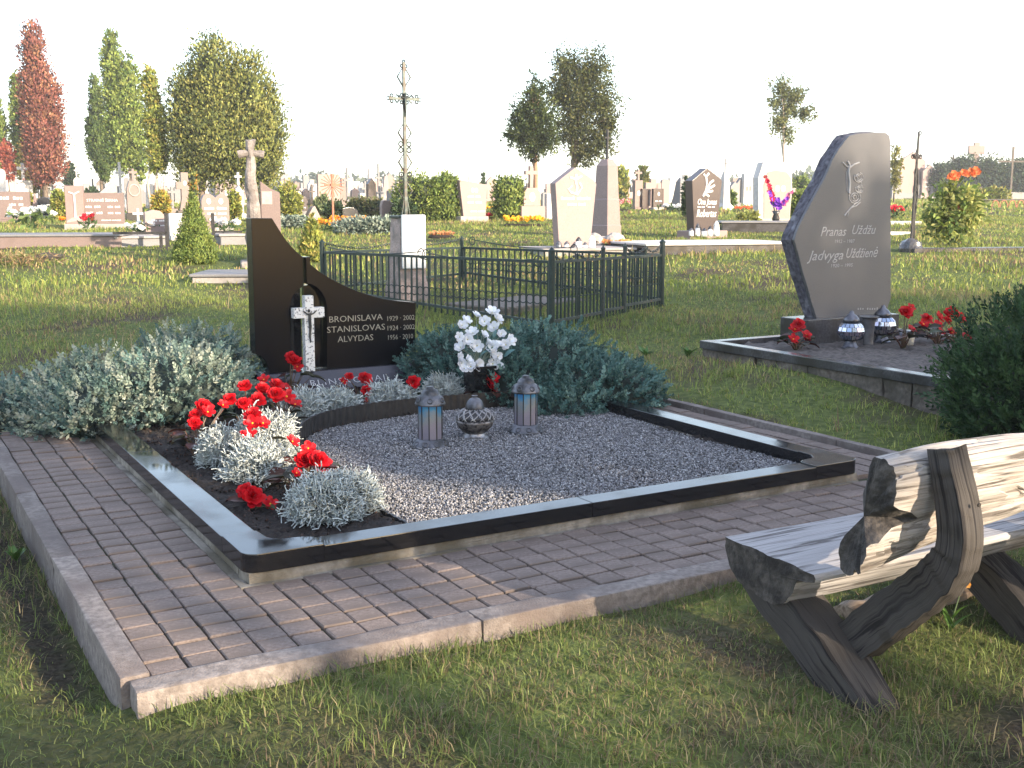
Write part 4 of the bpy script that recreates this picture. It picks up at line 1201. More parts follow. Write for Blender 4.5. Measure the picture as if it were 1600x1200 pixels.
# slab and flowers inside the fence
root = thing('grave_slab', 'low brown slab inside the green iron fence', 'grave slab', (.05, 12.75, hgt(0, 12.7)), R(52))
MB().box(-.75, .75, -.45, .45, -.1, .05).build('slab', RUBBLE0, root, bevel=.015, sub=3, noise=.006)
EXC.append((.05, 12.75, R(52), .75, .45))
def small_bunch(label, p, cols, n, spread, h, grp=None, size=.05, stem=True, cat='flowers', name='flower_bunch', leafc=((.05, .09, .03),)):
    root = thing(name, label, cat, p, 0, grp)
    mesh_ = petal_mesh('flower', [(6, 1, .4), (5, .7, .9)], size, .15, cols, len(label))
    st = MB()
    for k in range(n):
        a_ = random.uniform(0, 6.28); r_ = spread * math.sqrt(random.random())
        q = (r_ * math.cos(a_), r_ * math.sin(a_), h * random.uniform(.65, 1.1))
        o = link('flower', mesh_, root, q, (random.uniform(.2, 1.1), random.uniform(-.5, .5), random.uniform(-1, 1)))
        o.scale = (random.uniform(.8, 1.2),) * 3
        st.tube([(0, 0, -.03), (q[0] * .5, q[1] * .5, q[2] * .6), q], [.004, .004, .003], 4)
    tag(st.build('stem', STEMMAT if not stem else surf('green_stem', (.05, .09, .03), (.09, .14, .05), 20, .6), root), kind='stuff')
    nl = max(6, n * 3)
    pp = np.stack([rng.normal(0, spread * .6, nl), rng.normal(0, spread * .6, nl), rng.uniform(0, h * .9, nl)], 1)
    v, f = leaf_arrays(pp, rng.normal(size=(nl, 3)) + np.array([0, 0, .6]), size * 1.8, size * .8)
    link('foliage', mesh_np('foliage', v, f, LEAF, np.repeat(pick(leafc, nl), 4, 0)), root)
    return root
YRED = [(.55, .02, .03), (.6, .03, .05), (.65, .04, .05)]
YEL = [(.7, .4, .02), (.75, .5, .05)]
small_bunch('red flowers behind the fence bars, above the white bouquet', at_y(757, 500, 12.2) - Vector((0, 0, .1)), YRED, 9, .09, .16, 'flowers on the fenced grave', .045)
small_bunch('red flowers behind the fence bars, at the right end of the white bouquet', at_y(828, 503, 12.2) - Vector((0, 0, .1)), YRED, 8, .07, .13, 'flowers on the fenced grave', .045)
small_bunch('small yellow flowers behind the fence, between white bouquet blooms', at_y(765, 508, 12.1) - Vector((0, 0, .08)), YEL, 6, .07, .09, 'flowers on the fenced grave', .035)
small_bunch('yellow flowers behind the fence beside the second red bunch', at_y(812, 502, 12.1) - Vector((0, 0, .08)), YEL, 5, .05, .09, 'flowers on the fenced grave', .035)

# ================================================================== grave at the right
K = Vector((1.66, 9.78, 0))
KZ = .345
plot = thing('grave_plot', 'low dark stone kerbed plot of the tall grey headstone', 'grave surround', (K.x, K.y, 0), TH)
GREYK = surf('dull_grey_stone', (.045, .043, .047), (.085, .082, .088), 50, .22, c3=(.035, .033, .032), s3=5)
RUBBLE = surf('rubble_footing', (.09, .074, .06), (.18, .15, .125), 30, .95, .015, 25, c3=(.07, .06, .045), s3=5)
MB().box(0, .11, -2.62, 0, KZ - .07, KZ).build('kerb_stone', GREYK, plot, bevel=.006, seg=2)
MB().box(.111, 2.3, -.11, 0, KZ - .07, KZ - .004).build('kerb_stone', GREYK, plot, bevel=.006, seg=2)
MB().box(.111, 2.3, -2.62, -2.5, KZ - .07, KZ - .002).build('kerb_stone', GREYK, plot, bevel=.006, seg=2)
MB().box(2.2, 2.31, -2.49, -.112, KZ - .07, KZ).build('kerb_stone', GREYK, plot, bevel=.006, seg=2)
y1 = -.01
while y1 > -2.5:
    ln = random.uniform(.18, .42)
    MB().box(.012 + random.uniform(0, .02), .16, y1 - ln, y1, -.1, KZ - .074).build('footing_stone', RUBBLE, plot, bevel=.012, seg=2, sub=3, noise=.022, nscale=8)
    y1 -= ln + .006
x1 = .17
while x1 < 2.2:
    ln = random.uniform(.18, .4)
    MB().box(x1, x1 + ln, -.16, -.015, -.1, KZ - .076).build('footing_stone', RUBBLE, plot, bevel=.012, seg=2, sub=3, noise=.022, nscale=8)
    x1 += ln + .006
EXC.append((*(K + EX * 1.15 - EY * 1.31).xy, TH, 1.2, 1.35))
sx_, sy_ = np.arange(.1, 2.22, .06), np.arange(-2.52, -.08, .06)
A, B = np.meshgrid(sx_, sy_)
Zp = KZ - .045 + rng.normal(0, .008, A.shape)
i = (np.arange(len(sy_) - 1)[:, None] * len(sx_) + np.arange(len(sx_) - 1)).ravel()
me = mesh_np('plot_soil', np.stack([A.ravel(), B.ravel(), Zp.ravel()], 1), np.stack([i, i + 1, i + len(sx_) + 1, i + len(sx_)], 1), surf('grey_dry_soil', (.05, .042, .038), (.13, .11, .10), 25, .95, .01, 60))
tag(link('plot_soil', me, None, (K.x, K.y, 0), (0, 0, TH)), kind='structure')
KP = lambda p, q, z=0: K + EX * p - EY * q + Vector((0, 0, z))

rst = thing('headstone', 'tall grey granite headstone with rough broken left edge and script names', 'headstone', KP(0, .34), TH)
def pz(u, v, q=.34):
    d = ray(u, v); P0 = KP(0, q)
    t = (P0 - CAMP).dot(EY) / d.dot(EY)
    p = CAMP + d * t - P0
    return (p.dot(EX), p.z)
GREYG = surf('grey_polished_granite', (.06, .06, .066), (.155, .152, .16), 150, .38, contrast=(.38, .66), c3=(.11, .107, .113), s3=3)
ROUGHG = surf('rough_split_granite', (.045, .042, .055), (.12, .115, .14), 24, .85, .012, 40, c3=(.20, .20, .23), s3=9, t3=(.55, .68))
face_px = [(1276, 497), (1268, 473), (1262, 450), (1255, 428), (1248, 400), (1241, 375), (1244, 364), (1250, 350), (1257, 336), (1272, 308), (1288, 279), (1295, 264), (1301, 249), (1310, 234), (1320, 220), (1327, 212), (1338, 209), (1349, 208), (1366, 207), (1384, 207.5), (1390, 212), (1391.5, 222), (1392, 351), (1392, 440), (1392, 466), (1387, 481), (1384, 494)]
fo = [pz(u, v) for u, v in face_px]
fo = fo[::-1]
MB().prism([(x, z) for x, z in fo], 0, .03, 'y').build('polished_face', GREYG, rst, bevel=.003)
nn_ = len(fo)
vs, fs = [], []
ctr = (np.mean([p[0] for p in fo]), np.mean([p[1] for p in fo]))
for j, dd in enumerate((.031, .06, .09, .12, .15)):
    for i_, (x, z) in enumerate(fo):
        w = random.uniform(-.012, .014) if 0 < j < 5 and x < 1.8 and z > .6 else 0
        dx, dz = x - ctr[0], z - ctr[1]; l_ = math.hypot(dx, dz)
        vs.append((x + dx / l_ * (w + .004), dd, z + dz / l_ * (w + (.002 if z > .6 else 0))))
for j in range(4):
    for i_ in range(nn_):
        fs.append((j * nn_ + i_, j * nn_ + (i_ + 1) % nn_, (j + 1) * nn_ + (i_ + 1) % nn_, (j + 1) * nn_ + i_))
fs += [tuple(range(nn_)), tuple(range(4 * nn_, 5 * nn_))[::-1]]
MB().add(vs, fs).build('rough_body', ROUGHG, rst)
bx0, bz0 = pz(1252, 498); bx1, _ = pz(1385, 492)
MB().box(bx0 - .02, bx1 + .06, -.1, .24, KZ - .06, bz0 - .002).build('base', GREYK, rst, bevel=.008, seg=2)
ENGR = surf('engraved_pale_line', (.32, .315, .315), (.40, .39, .39), 30, .7)
def stone_text(s_, u0, u1, v, size, shear=.25, bold=.0):
    x0, z0 = pz(u0, v); x1, _ = pz(u1, v)
    t = text('inscription', s_, size, ENGR, rst, (x0, -.0012, z0), extrude=.0009, shear=shear, bold=bold)
    t.scale = ((x1 - x0) / max(q.co.x for q in t.data.vertices), 1, 1)
stone_text('Pranas', 1281, 1322, 369, .12, .35); stone_text('Uždžu', 1329, 1368, 366, .12, .35)
stone_text('1912 – 1987', 1303, 1335, 380, .045, .1)
stone_text('Jadvyga', 1263, 1317, 407, .125, .35); stone_text('Uždžienė', 1320, 1371, 403, .125, .35)
stone_text('1920 – 1995', 1297, 1332, 418, .045, .1)
for k_ in range(9):
    if k_ != 3:
        x0_, z0_ = pz(1340 + k_ * 3.7, 484)
        MB().box(x0_, x0_ + .013, -.0015, -.0003, z0_, z0_ + random.uniform(.014, .024)).build('small_letter', ENGR, rst)
rl = MB()
def rel(pts, r_=.006):
    rl.tube([(pz(u, v)[0], -.003, pz(u, v)[1]) for u, v in pts], r_, 5)
rel([(1326, 302), (1327, 285), (1325, 268), (1327, 258)], .014); rel([(1316, 254), (1322, 260), (1327, 262), (1334, 257), (1342, 254)], .008)
rel([(1327, 258), (1324, 252)], .012); rel([(1327, 302), (1323, 298), (1322, 268)], .004)
for cx, cy, r0 in ((1341, 277, 7), (1335, 308, 9), (1342, 295, 6)):
    for rr_ in (1, .65, .32):
        rel([(cx + r0 * rr_ * math.cos(t + rr_ * 5), cy + r0 * rr_ * 1.1 * math.sin(t + rr_ * 5)) for t in np.linspace(0, 5.2, 10)], .005)
rel([(1336, 318), (1328, 326), (1322, 333), (1319, 337)], .006); rel([(1330, 324), (1337, 322), (1344, 316)], .005); rel([(1345, 285), (1347, 292), (1343, 300)], .004); rel([(1326, 330), (1324, 338)], .004)
rl.build('crucifix_and_rose_relief', ENGR, rst)
# mosaic lanterns
def mosaic(label, p, s=1.0):
    root = thing('mosaic_lantern', label, 'lantern', p, random.uniform(0, 1), 'mirror mosaic lanterns by the grey headstone')
    root.scale = (s,) * 3
    SILVER = surf('dull_silver', (.08, .08, .095), (.17, .17, .19), 25, .35, metal=.7)
    MB().lathe([(.06, 0), (.062, .006), (.05, .016), (.036, .04), (.034, .05)], 10).build('foot', SILVER, root)
    body = MB().lathe([(.034, .048), (.06, .062), (.084, .09), (.09, .115), (.082, .145), (.06, .17), (.045, .178)], 16).build('body', surf('lantern_dark', (.02, .02, .025), None, 10, .4), root)
    tl = [MB(), MB(), MB()]
    for j, (za, zb_, ra, rb) in enumerate(((.064, .09, .064, .0855), (.092, .116, .0865, .0915), (.118, .144, .0915, .084), (.146, .168, .083, .063))):
        for k in range(16):
            a0, a1 = 2 * math.pi * (k + .08 + .5 * (j % 2)) / 16, 2 * math.pi * (k + .92 + .5 * (j % 2)) / 16
            q = [(ra, a0, za), (ra, a1, za), (rb, a1, zb_), (rb, a0, zb_)]
            tl[random.randrange(3)].add([(r_ * math.cos(t), r_ * math.sin(t), z) for r_, t, z in q] + [((r_ - .003) * math.cos(t), (r_ - .003) * math.sin(t), z) for r_, t, z in q], [(0, 1, 2, 3), (0, 4, 5, 1), (1, 5, 6, 2), (2, 6, 7, 3), (3, 7, 4, 0)])
    for m_, c_ in zip(tl, ((.75, .75, .78), (.35, .42, .55), (.5, .45, .55))):
        tag(m_.build('mirror_tiles', surf('mirror_%d' % int(c_[0] * 100), c_, None, 5, .12, metal=.9), body), kind='stuff')
    MB().lathe([(.05, .176), (.056, .182), (.05, .2), (.034, .22), (.016, .232), (.014, .245), (.006, .252)], 14).build('lid', SILVER, root, smooth=True)
mosaic('mirror mosaic lantern in front of the left of the grey base', KP(1.03, .78, KZ - .05), 1.3)
mosaic('mirror mosaic lantern at the right of the flared vase', KP(1.60, .62, KZ - .05), 1.35)
root = thing('flared_vase', 'flared grey metal vase in front of the tall grey headstone', 'vase', KP(1.32, .72, KZ - .05), TH)
MB().lathe([(.045, 0), (.042, .02), (.044, .12), (.05, .2), (.066, .245), (.085, .26), (.08, .258), (.05, .22)], 20).build('body', surf('grey_zinc', (.12, .115, .12), (.2, .195, .2), 15, .4, metal=.4), root, smooth=True)
root = thing('glass_candle', 'small white glass grave candle near the right mosaic lantern', 'candle', KP(1.63, .9, KZ - .05), 0)
MB().lathe([(.04, 0), (.045, .03), (.05, .08), (.045, .1)], 14).build('jar', surf('milky_glass', (.5, .48, .42), None, 10, .3), root, smooth=True)
MB().lathe([(.047, .1), (.047, .115), (.02, .13)], 14).build('lid', PEWTER, root)
root = thing('glass_candle', 'toppled grey candle cap beside the right mosaic lantern', 'candle', KP(1.80, .66, KZ - .04), 0.4)
MB().lathe([(.045, 0), (.05, .03), (.03, .06), (.012, .075)], 12).build('jar', PEWTER, root, smooth=True)
gb = 'red begonias on the right grave'
begonia('red begonia cluster at the left inside edge of the right grave', KP(.55, .62, KZ - .04), [(-.02, 0, .13, 1.1, 's'), (.03, .02, .16, 1, 'd'), (.07, -.02, .09, .9, 's'), (-.06, -.03, .07, .9, 's'), (.1, .0, .06, .8, 's')], 9, .1, .1, None, gb, 1.25)
begonia('tall red begonia between the flared vase and the right mosaic lantern', KP(1.42, 1.02, KZ - .04), [(0, 0, .24, 1.1, 'd'), (.08, .02, .27, .7, 's'), (.05, -.02, .12, .9, 's')], 9, .1, .17, None, gb, 1.25)
begonia('red begonia with dark drooping leaves nearest the front of the right grave', KP(1.52, 1.5, KZ - .04), [(.0, 0, .23, 1.0, 'd'), (.07, .02, .2, .9, 's'), (-.07, 0, .14, .8, 's'), (.06, -.02, .1, .9, 'd')], 16, .14, .2, None, gb, 1.25)
begonia('wide row of red begonias at the far right inside the right grave', KP(1.95, .95, KZ - .04), [(-.16, 0, .14, 1, 's'), (-.1, .03, .17, 1, 'd'), (-.04, -.02, .13, .9, 's'), (.02, .02, .18, 1, 's'), (.08, 0, .15, .9, 'd'), (.16, .03, .2, 1.1, 'd'), (-.02, -.04, .08, .9, 's')], 14, .18, .13, None, gb, 1.25)
# clipped thuja beside the bench
root = thing('round_thuja', 'dark green thuja bush cut by the right edge behind the bench', 'bush', (3.66, 6.95, 0))
bl = [(0, 0, .42, .92, .85, .56), (-.38, -.15, .28, .52, .5, .42), (.3, .1, .65, .6, .6, .46)]
P, D = [], []
for bi, b in enumerate(bl):
    k = 2300
    dd = sphere_dirs(k); dd[:, 2] = np.where(dd[:, 2] < -.75, -dd[:, 2], dd[:, 2]); dd = unit(dd)
    p = dd * (rng.uniform(.78, 1.02, k) * (1 + .07 * lump(dd, 70 + bi, 5, 6)))[:, None] * np.array(b[3:6]) + np.array(b[:3])
    p[:, 2] = np.maximum(p[:, 2], .0)
    P.append(p); D.append(unit(dd * .8 + np.array([0, 0, .7]) + rng.normal(size=dd.shape) * .35))
P, D = np.concatenate(P), np.concatenate(D)
FANV, FANF = spray_template(12, 1.0, .24, .46)
FANV = FANV * np.array([1, .35, 1])
v, f, c = stamp(FANV, FANF, P, D, .1 * rng.uniform(.6, 1.3, len(P)), pick([(.03, .065, .025), (.045, .085, .03), (.022, .05, .02), (.06, .11, .04)], len(P), .2))
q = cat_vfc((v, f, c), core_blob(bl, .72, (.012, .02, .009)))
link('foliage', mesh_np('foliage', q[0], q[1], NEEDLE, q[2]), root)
MB().tube([(0, 0, -.1), (.02, 0, .3), (0, .03, .9)], [.05, .04, .01], 8).build('trunk', WOODBARK, root)
# ================================================================== farther graves
def gstone(nm, c, d, sc=45, rough=.55):
    return surf(nm, tuple(q * .8 for q in c), c, sc, rough, .002, 80, c3=d, s3=4, t3=(.52, .75))
PINK = gstone('pale_pink_granite', (.27, .20, .185), (.22, .165, .15))
ROSE = gstone('rose_granite', (.29, .20, .18), (.23, .155, .145))
BROWN = gstone('brown_granite', (.20, .145, .13), (.16, .115, .10))
DBROWN = gstone('dark_brown_granite', (.075, .056, .054), (.06, .045, .045), 60, .25)
WHITE = gstone('white_painted_stone', (.56, .53, .51), (.44, .41, .39), 20, .7)
PALE = gstone('pale_concrete', (.36, .325, .30), (.27, .24, .22), 25, .85)
GREYS = gstone('mid_grey_stone', (.20, .195, .20), (.15, .145, .15), 40, .6)
DARK = gstone('near_black_stone', (.035, .034, .036), (.025, .024, .026), 60, .2)
CONC = surf('weathered_concrete_cross', (.21, .18, .165), (.32, .28, .26), 18, .9, .012, 35, c3=(.15, .13, .12), s3=5)
LIGHTLET = surf('white_lettering', (.72, .70, .68), None, 10, .6)
DARKLET = surf('dark_lettering', (.12, .09, .08), None, 10, .6)
BLACKIRON = surf('black_iron', (.015, .014, .014), (.04, .036, .034), 30, .55)
RUST = surf('rusty_red_iron', (.30, .09, .05), (.42, .15, .09), 25, .7)

def spot(u, v, yaw=TH):
    p = G(u, v)
    s_ = depth(p) / math.hypot(F, 275) * 1.0
    fx = max(.35, math.cos(yaw + math.atan2(p.x, p.y)))
    return p, s_, fx
def P_rect(w, h): return [(-w/2, 0), (w/2, 0), (w/2, h), (-w/2, h)]
def P_gable(w, h): return [(-w/2, 0), (w/2, 0), (w/2, h*.78), (0, h), (-w/2, h*.78)]
def P_coffin(w, h): return [(-w*.40, 0), (w*.40, 0), (w/2, h*.80), (-w*.12, h), (-w*.5, h*.86)]
def P_point(w, h): return [(-w*.40, 0), (w*.36, 0), (w*.5, h*.80), (w*.42, h*.85), (-w*.02, h), (-w*.5, h*.80)]
def P_round(w, h): return [(-w/2, 0), (w/2, 0)] + [(w/2*math.cos(R(t)), h - w*.32 + w*.32*math.sin(R(t))) for t in range(0, 181, 20)]
def P_low(w, h): return [(-w/2, 0), (w/2, 0), (w/2, h*.45), (w*.42, h*.75), (w*.2, h*.95), (-w*.1, h), (-w*.5, h*.9)]
def P_trap(w, h): return [(-w*.36, 0), (w*.44, 0), (w*.5, h*.9), (w*.46, h*.88), (-w*.35, h*.985), (-w*.5, h)]
def P_tri(w, h): return [(-w/2, 0), (w/2, 0), (w*.42, h*.35), (w*.08, h), (-w*.05, h*.93), (-w*.44, h*.3)]
def P_house(w, h): return [(-w/2, 0), (w/2, 0), (w/2, h*.55), (w*.02, h), (-w/2, h*.5)]
def P_oct(w, h): return [(-w/2, 0), (w/2, 0), (w/2, h*.72), (w*.30, h), (-w*.30, h), (-w/2, h*.72)]
def P_wave(w, h): return [(-w/2, 0), (w/2, 0), (w/2, h*.78)] + [(w*(.5 - t/12), h*(.86 + .12*abs(math.sin(t/12*2*math.pi)))) for t in range(1, 12)] + [(-w/2, h*.78)]
def P_lump(w, h): return [(-w*.46, 0), (w*.46, 0), (w*.5, h*.5), (w*.47, h*.85), (w*.3, h*.97), (-w*.1, h), (-w*.38, h*.96), (-w*.5, h*.7)]
def P_cross(w, h, t=.28, arm=.66, flare=0):
    a = w*t/2; z0, z1 = h*arm, h*arm + w*t
    return [(-a*(1+flare), 0), (a*(1+flare), 0), (a, h*.3 if flare else z0*.5), (a, z0), (w/2, z0), (w/2, z1), (a, z1), (a, h), (-a, h), (-a, z1), (-w/2, z1), (-w/2, z0), (-a, z0), (-a, h*.3 if flare else z0*.5)]
def crossobj(parent, w, h, z, mat, t=.28, arm=.6, y=0, th=.06, flare=0, x=0, name='cross'):
    return MB().prism(P_cross(w, h, t, arm, flare), -th/2, th/2).build(name, mat, parent, (x, y, z), bevel=min(.008, w*.03))
def stone(label, u, v, w, h, prof, mat, th=.13, yaw=TH, base=(1.25, 5, None), lines=(), let=None, ovals=(), cross=None, cat='headstone', name='headstone', group=None, relief=None, txt=()):
    p, s_, fx = spot(u, v, yaw)
    W, Hh = w*s_/fx, h*s_
    root = thing(name, label, cat, p, yaw, group)
    zb_ = 0
    if base:
        zb_ = base[1]*s_
        MB().box(-W*base[0]/2, W*base[0]/2, -th*.95, th*.95, -.12, zb_).build('base', base[2] or mat, root, bevel=.01)
    MB().prism(prof(W, Hh - zb_), -th/2, th/2).build('slab', mat, root, (0, 0, zb_ + .002), bevel=.008, seg=2)
    let = let or LIGHTLET
    for (x0, x1, zf, hp) in lines:
        n_ = max(2, int((x1 - x0)*W/(hp*s_*.9)))
        for k in range(n_):
            if n_ > 4 and k == n_//2: continue
            xa = (x0 + (x1 - x0)*k/n_)*W; xb = (x0 + (x1 - x0)*(k + .72)/n_)*W
            z0 = zb_ + zf*(Hh - zb_)
            MB().box(xa, xb, -th/2 - .003, -th/2 - .0005, z0, z0 + hp*s_*random.uniform(.75, 1)).build('letter', let, root)
    for (x, zf, rw, rh) in ovals:
        q = [(rw*s_*math.cos(R(t)), rh*s_*math.sin(R(t))) for t in range(0, 360, 24)]
        MB().prism(q, -th/2 - .008, -th/2 - .0005).build('portrait_oval', LIGHTLET, root, (x*W, 0, zb_ + zf*(Hh - zb_)))
    if cross:
        cw, ch, cm = cross
        crossobj(root, cw*s_/fx, ch*s_, Hh + .001, cm or mat, th=th*.6)
    for (s2, x0, x1, zf, sz, sh) in txt:
        t = text('inscription', s2, sz*s_, let, root, (x0*W, -th/2 - .001, zb_ + zf*(Hh - zb_)), extrude=.001, shear=sh, bold=.0)
        t.scale = ((x1 - x0)*W / max(q.co.x for q in t.data.vertices), 1, 1)
    EXC.append((p.x, p.y, yaw, W*.6, th))
    return root, p, s_, fx, W, Hh

def slabplot(label, u0, v0, u1, v1, dep, hpx, mat, yaw=TH, top=None, name='grave_plot', inset=.1, fill=None):
    """kerbed or solid plot whose front bottom edge runs between two pixels"""
    p, q = G(u0, v0), G(u1, v1)
    s_ = depth((p + q)/2)/math.hypot(F, 275)
    d = q - p; d.z = 0
    L = d.length; yw = math.atan2(d.y, d.x)
    hh = hpx*s_
    root = thing(name, label, 'grave plot', p, yw)
    base = min(0, (q.z - p.z))
    MB().box(0, L, 0, dep, -.4, hh).build('plinth', mat, root, bevel=.012)
    if top is not None:
        MB().box(-.03, L + .03, -.03, dep + .03, hh + .002, hh + .04).build('cover_slab', top, root, bevel=.008)
    if fill is not None:
        MB().box(.08, L - .08, .08, dep - .08, hh - .03, hh + .012).build('filling', fill, root)
    c = p + d*.5 + Vector((-math.sin(yw), math.cos(yw), 0))*dep/2
    EXC.append((c.x, c.y, yw, L/2 + .02, dep/2 + .02))
    return root

# ---- left group
slabplot('long low brown wall of a raised plot at the left edge', -60, 390, 190, 386, 1.6, 19, BROWN, top=GREYS)
stone('wide brown headstone with white lettering cut by the left edge', -8, 348, 106, 48, P_rect, BROWN, .16, yaw=R(12), lines=((.05, .42, .72, 5), (-.1, .02, .5, 3.5), (.22, .42, .5, 3.5), (-.1, .05, .3, 3.5), (.22, .42, .3, 3.5)))
stone('small black headstone beside a narrow rose post', 73, 342, 22, 34, P_low, DARK, .1, yaw=R(12), lines=((-.3, .3, .55, 2), (-.2, .2, .35, 1.5)), base=(1.3, 5, PALE))
stone('narrow rose granite post next to the small black headstone', 57, 342, 9, 40, P_house, ROSE, .1, yaw=R(12), base=None, cat='grave post', name='grave_post')
r_, p_, s_, fx, W_, H_ = stone('brown headstone with a tall cross tower at its left end', 151, 358, 86, 56, P_rect, BROWN, .14, yaw=R(14), base=(1.08, 8, PALE), txt=(('STRAINIŠ ŠERNA', -.14, .40, .72, 6, 0),), lines=((-.16, .10, .52, 3.4), (.22, .44, .52, 3), (-.16, .13, .32, 3.4), (.22, .44, .32, 3), (.1, .44, .1, 1.6)))
MB().box(-W_*.5, -W_*.19, -.13, .11, 8*s_, 67*s_).build('tower', ROSE, r_, bevel=.008)
MB().tube([(-W_*.34, -.136, 18*s_), (-W_*.335, -.14, 40*s_), (-W_*.345, -.136, 55*s_)], .02, 5).build('crucifix_relief', LIGHTLET, r_)
MB().tube([(-W_*.43, -.136, 57*s_), (-W_*.34, -.14, 54*s_), (-W_*.25, -.136, 58*s_)], .016, 5).build('crucifix_relief', LIGHTLET, r_)
MB().prism([(-W_*.49, 10*s_), (-W_*.2, 14*s_), (-W_*.2, 22*s_), (-W_*.34, 20*s_), (-W_*.48, 13*s_)], -.137, -.131).build('relief_band', PALE, r_)
stone('pale cross standing on a stepped white stone near the rust red conifer', 39, 318, 25, 36, P_rect, WHITE, .16, base=(1.2, 6, WHITE), cross=(17, 27, WHITE), cat='grave cross', name='cross_monument')
stone('white headstone at the left frame edge below the conifers', 2, 322, 18, 58, P_round, WHITE, .14, base=(1.2, 5, None))
stone('white spire with small cross behind the brown tower stone', 122, 318, 10, 42, P_gable, WHITE, .12, base=(2.2, 18, WHITE), cross=(7, 14, WHITE), cat='grave cross', name='cross_monument')
stone('house shaped pale headstone behind the wide brown headstone', 177, 322, 38, 38, P_house, PALE, .16, base=(1.05, 4, None))
stone('tall white cross with flared base next to the dark ornate stone', 190, 330, 27, 30, P_gable, WHITE, .14, base=(1.1, 6, WHITE), cross=(13, 46, WHITE), cat='grave cross', name='cross_monument')
r_, p_, s_, fx, W_, H_ = stone('dark ornate headstone with a pale oval relief and cross on top', 211, 345, 22, 62, P_oct, BROWN, .14, base=(1.3, 12, DARK), cross=(13, 19, BROWN))
MB().ring((0, 0, 0), W_*.34, .02, 18, 4).build('oval_frame', PALE, r_, (0, -.075, H_*.76)).scale = (1, 1, 1.15)
stone('white cross with a corpus on a small stand behind the white flowers', 217, 366, 16, 40, lambda w, h: P_cross(w, h, .22, .72), WHITE, .05, base=(1.2, 4, WHITE), cat='grave cross', name='grave_cross')
stone('rounded pink headstone with pale lettering in front of the twin trunks', 244, 372, 33, 44, P_low, PINK, .14, lines=((-.2, .4, .5, 3), (-.35, .4, .3, 2)), base=(1.1, 8, PALE))
stone('pale block of stacked white stone behind the clipped cone', 287, 374, 46, 40, P_rect, WHITE, .3, base=(1.04, 6, None), cat='headstone')
stone('slim grey cross left of the broad dark cross', 270, 334, 13, 42, lambda w, h: P_cross(w, h, .3, .7), GREYS, .1, base=(1.1, 8, BROWN), cat='grave cross', name='grave_cross')
stone('broad dark brown cross headstone with bright relief', 290, 336, 26, 66, lambda w, h: P_cross(w, h, .42, .56, .6), BROWN, .13, base=(1.0, 7, DBROWN), ovals=((0, .72, 2.5, 3.5),), cat='grave cross', name='grave_cross')
stone('small pale cross rising behind the slim grey cross', 258, 320, 9, 44, lambda w, h: P_cross(w, h, .3, .7), PALE, .1, base=(1.6, 12, PALE), cat='grave cross', name='grave_cross')
stone('white stepped stone with cross above the twin portrait headstone', 325, 318, 22, 30, P_rect, WHITE, .14, base=(1.25, 9, WHITE), cross=(13, 21, WHITE), cat='grave cross', name='cross_monument')
stone('brown heart topped headstone with two white portrait ovals', 337, 366, 42, 64, P_wave, BROWN, .14, base=(1.2, 10, PALE), ovals=((-.24, .76, 3.4, 4.6), (.2, .76, 3.4, 4.6)), lines=((-.4, .42, .52, 4), (-.3, .4, .38, 3)))
stone('pale pink slab behind the twin portrait headstone', 358, 322, 28, 40, P_round, PINK, .14, base=(1.1, 4, None))
stone('white pillar with small cross left of the big concrete cross', 374, 342, 13, 52, P_gable, WHITE, .14, base=(1.5, 8, WHITE), cross=(11, 20, WHITE), cat='grave cross', name='cross_monument')
# concrete tree-trunk cross with side slab
p, s_, fx = spot(398, 412)
root = thing('cross_monument', 'big rustic concrete cross like a tree trunk with a side slab', 'grave cross', p, R(14))
mb = MB()
mb.tube([(0, 0, -.1), (0, 0, 40*s_), (.02, 0, 90*s_), (-.01, 0, 118*s_), (0, 0, 150*s_), (0, 0, 190*s_)], [12*s_, 12*s_, 11*s_, 10*s_, 7*s_, 7*s_], 12)
mb.build('trunk_pillar', CONC, root, sub=2, noise=.03, nscale=7)
MB().tube([(-19*s_, 0, 168*s_), (-10*s_, 0, 170*s_), (10*s_, 0, 170*s_), (20*s_, 0, 168*s_)], [6.5*s_, 5.5*s_, 5.5*s_, 6.5*s_], 10).build('crossbar', CONC, root, sub=2, noise=.015, nscale=9)
MB().prism([(12*s_, 0), (42*s_, 0), (42*s_, 110*s_), (28*s_, 116*s_), (12*s_, 128*s_)], -.09, .09).build('side_slab', BROWN, root, bevel=.01)
MB().box(14*s_, 30*s_, -.096, -.0905, 92*s_, 112*s_).build('plaque', PALE, root)
MB().box(-22*s_, 30*s_, -.5, .4, -.15, 4*s_).build('base', CONC, root, bevel=.02)
EXC.append((p.x + .1, p.y, R(14), 1.0, .6))
slabplot('flat concrete grave slab in front of the clipped cone', 300, 441, 415, 440, 1.15, 7, PALE, top=GREYS, name='grave_slab')
slabplot('pale blue plot kerb behind the clipped cone, left part', 182, 386, 262, 382, 1.6, 12, GREYS, top=PALE)
slabplot('pale plot kerb behind the clipped cone, right part', 345, 384, 390, 382, 1.2, 14, GREYS, top=PALE)
p, s_, fx = spot(262, 388)
root = thing('iron_plot_rail', 'black iron rail on square posts edging the plot left of the cone', 'rail', p, R(8))
MB().box(-.03, .03, -.03, .03, -.1, 55*s_).build('post', BLACKIRON, root); MB().box(-.13, -.08, -.02, .02, -.1, 26*s_).build('post', BLACKIRON, root)
MB().box(-82*s_, 0, -.03, -.005, 22*s_, 26*s_).build('rail', BLACKIRON, root)
p, s_, fx = spot(334, 384)
root = thing('iron_post', 'black iron post of the plot right of the cone', 'post', p, R(8))
MB().box(-.028, .028, -.028, .028, -.1, 51*s_).build('shaft', BLACKIRON, root); MB().box(0, 45*s_, .0, .02, 20*s_, 23*s_).build('rail', BLACKIRON, root)

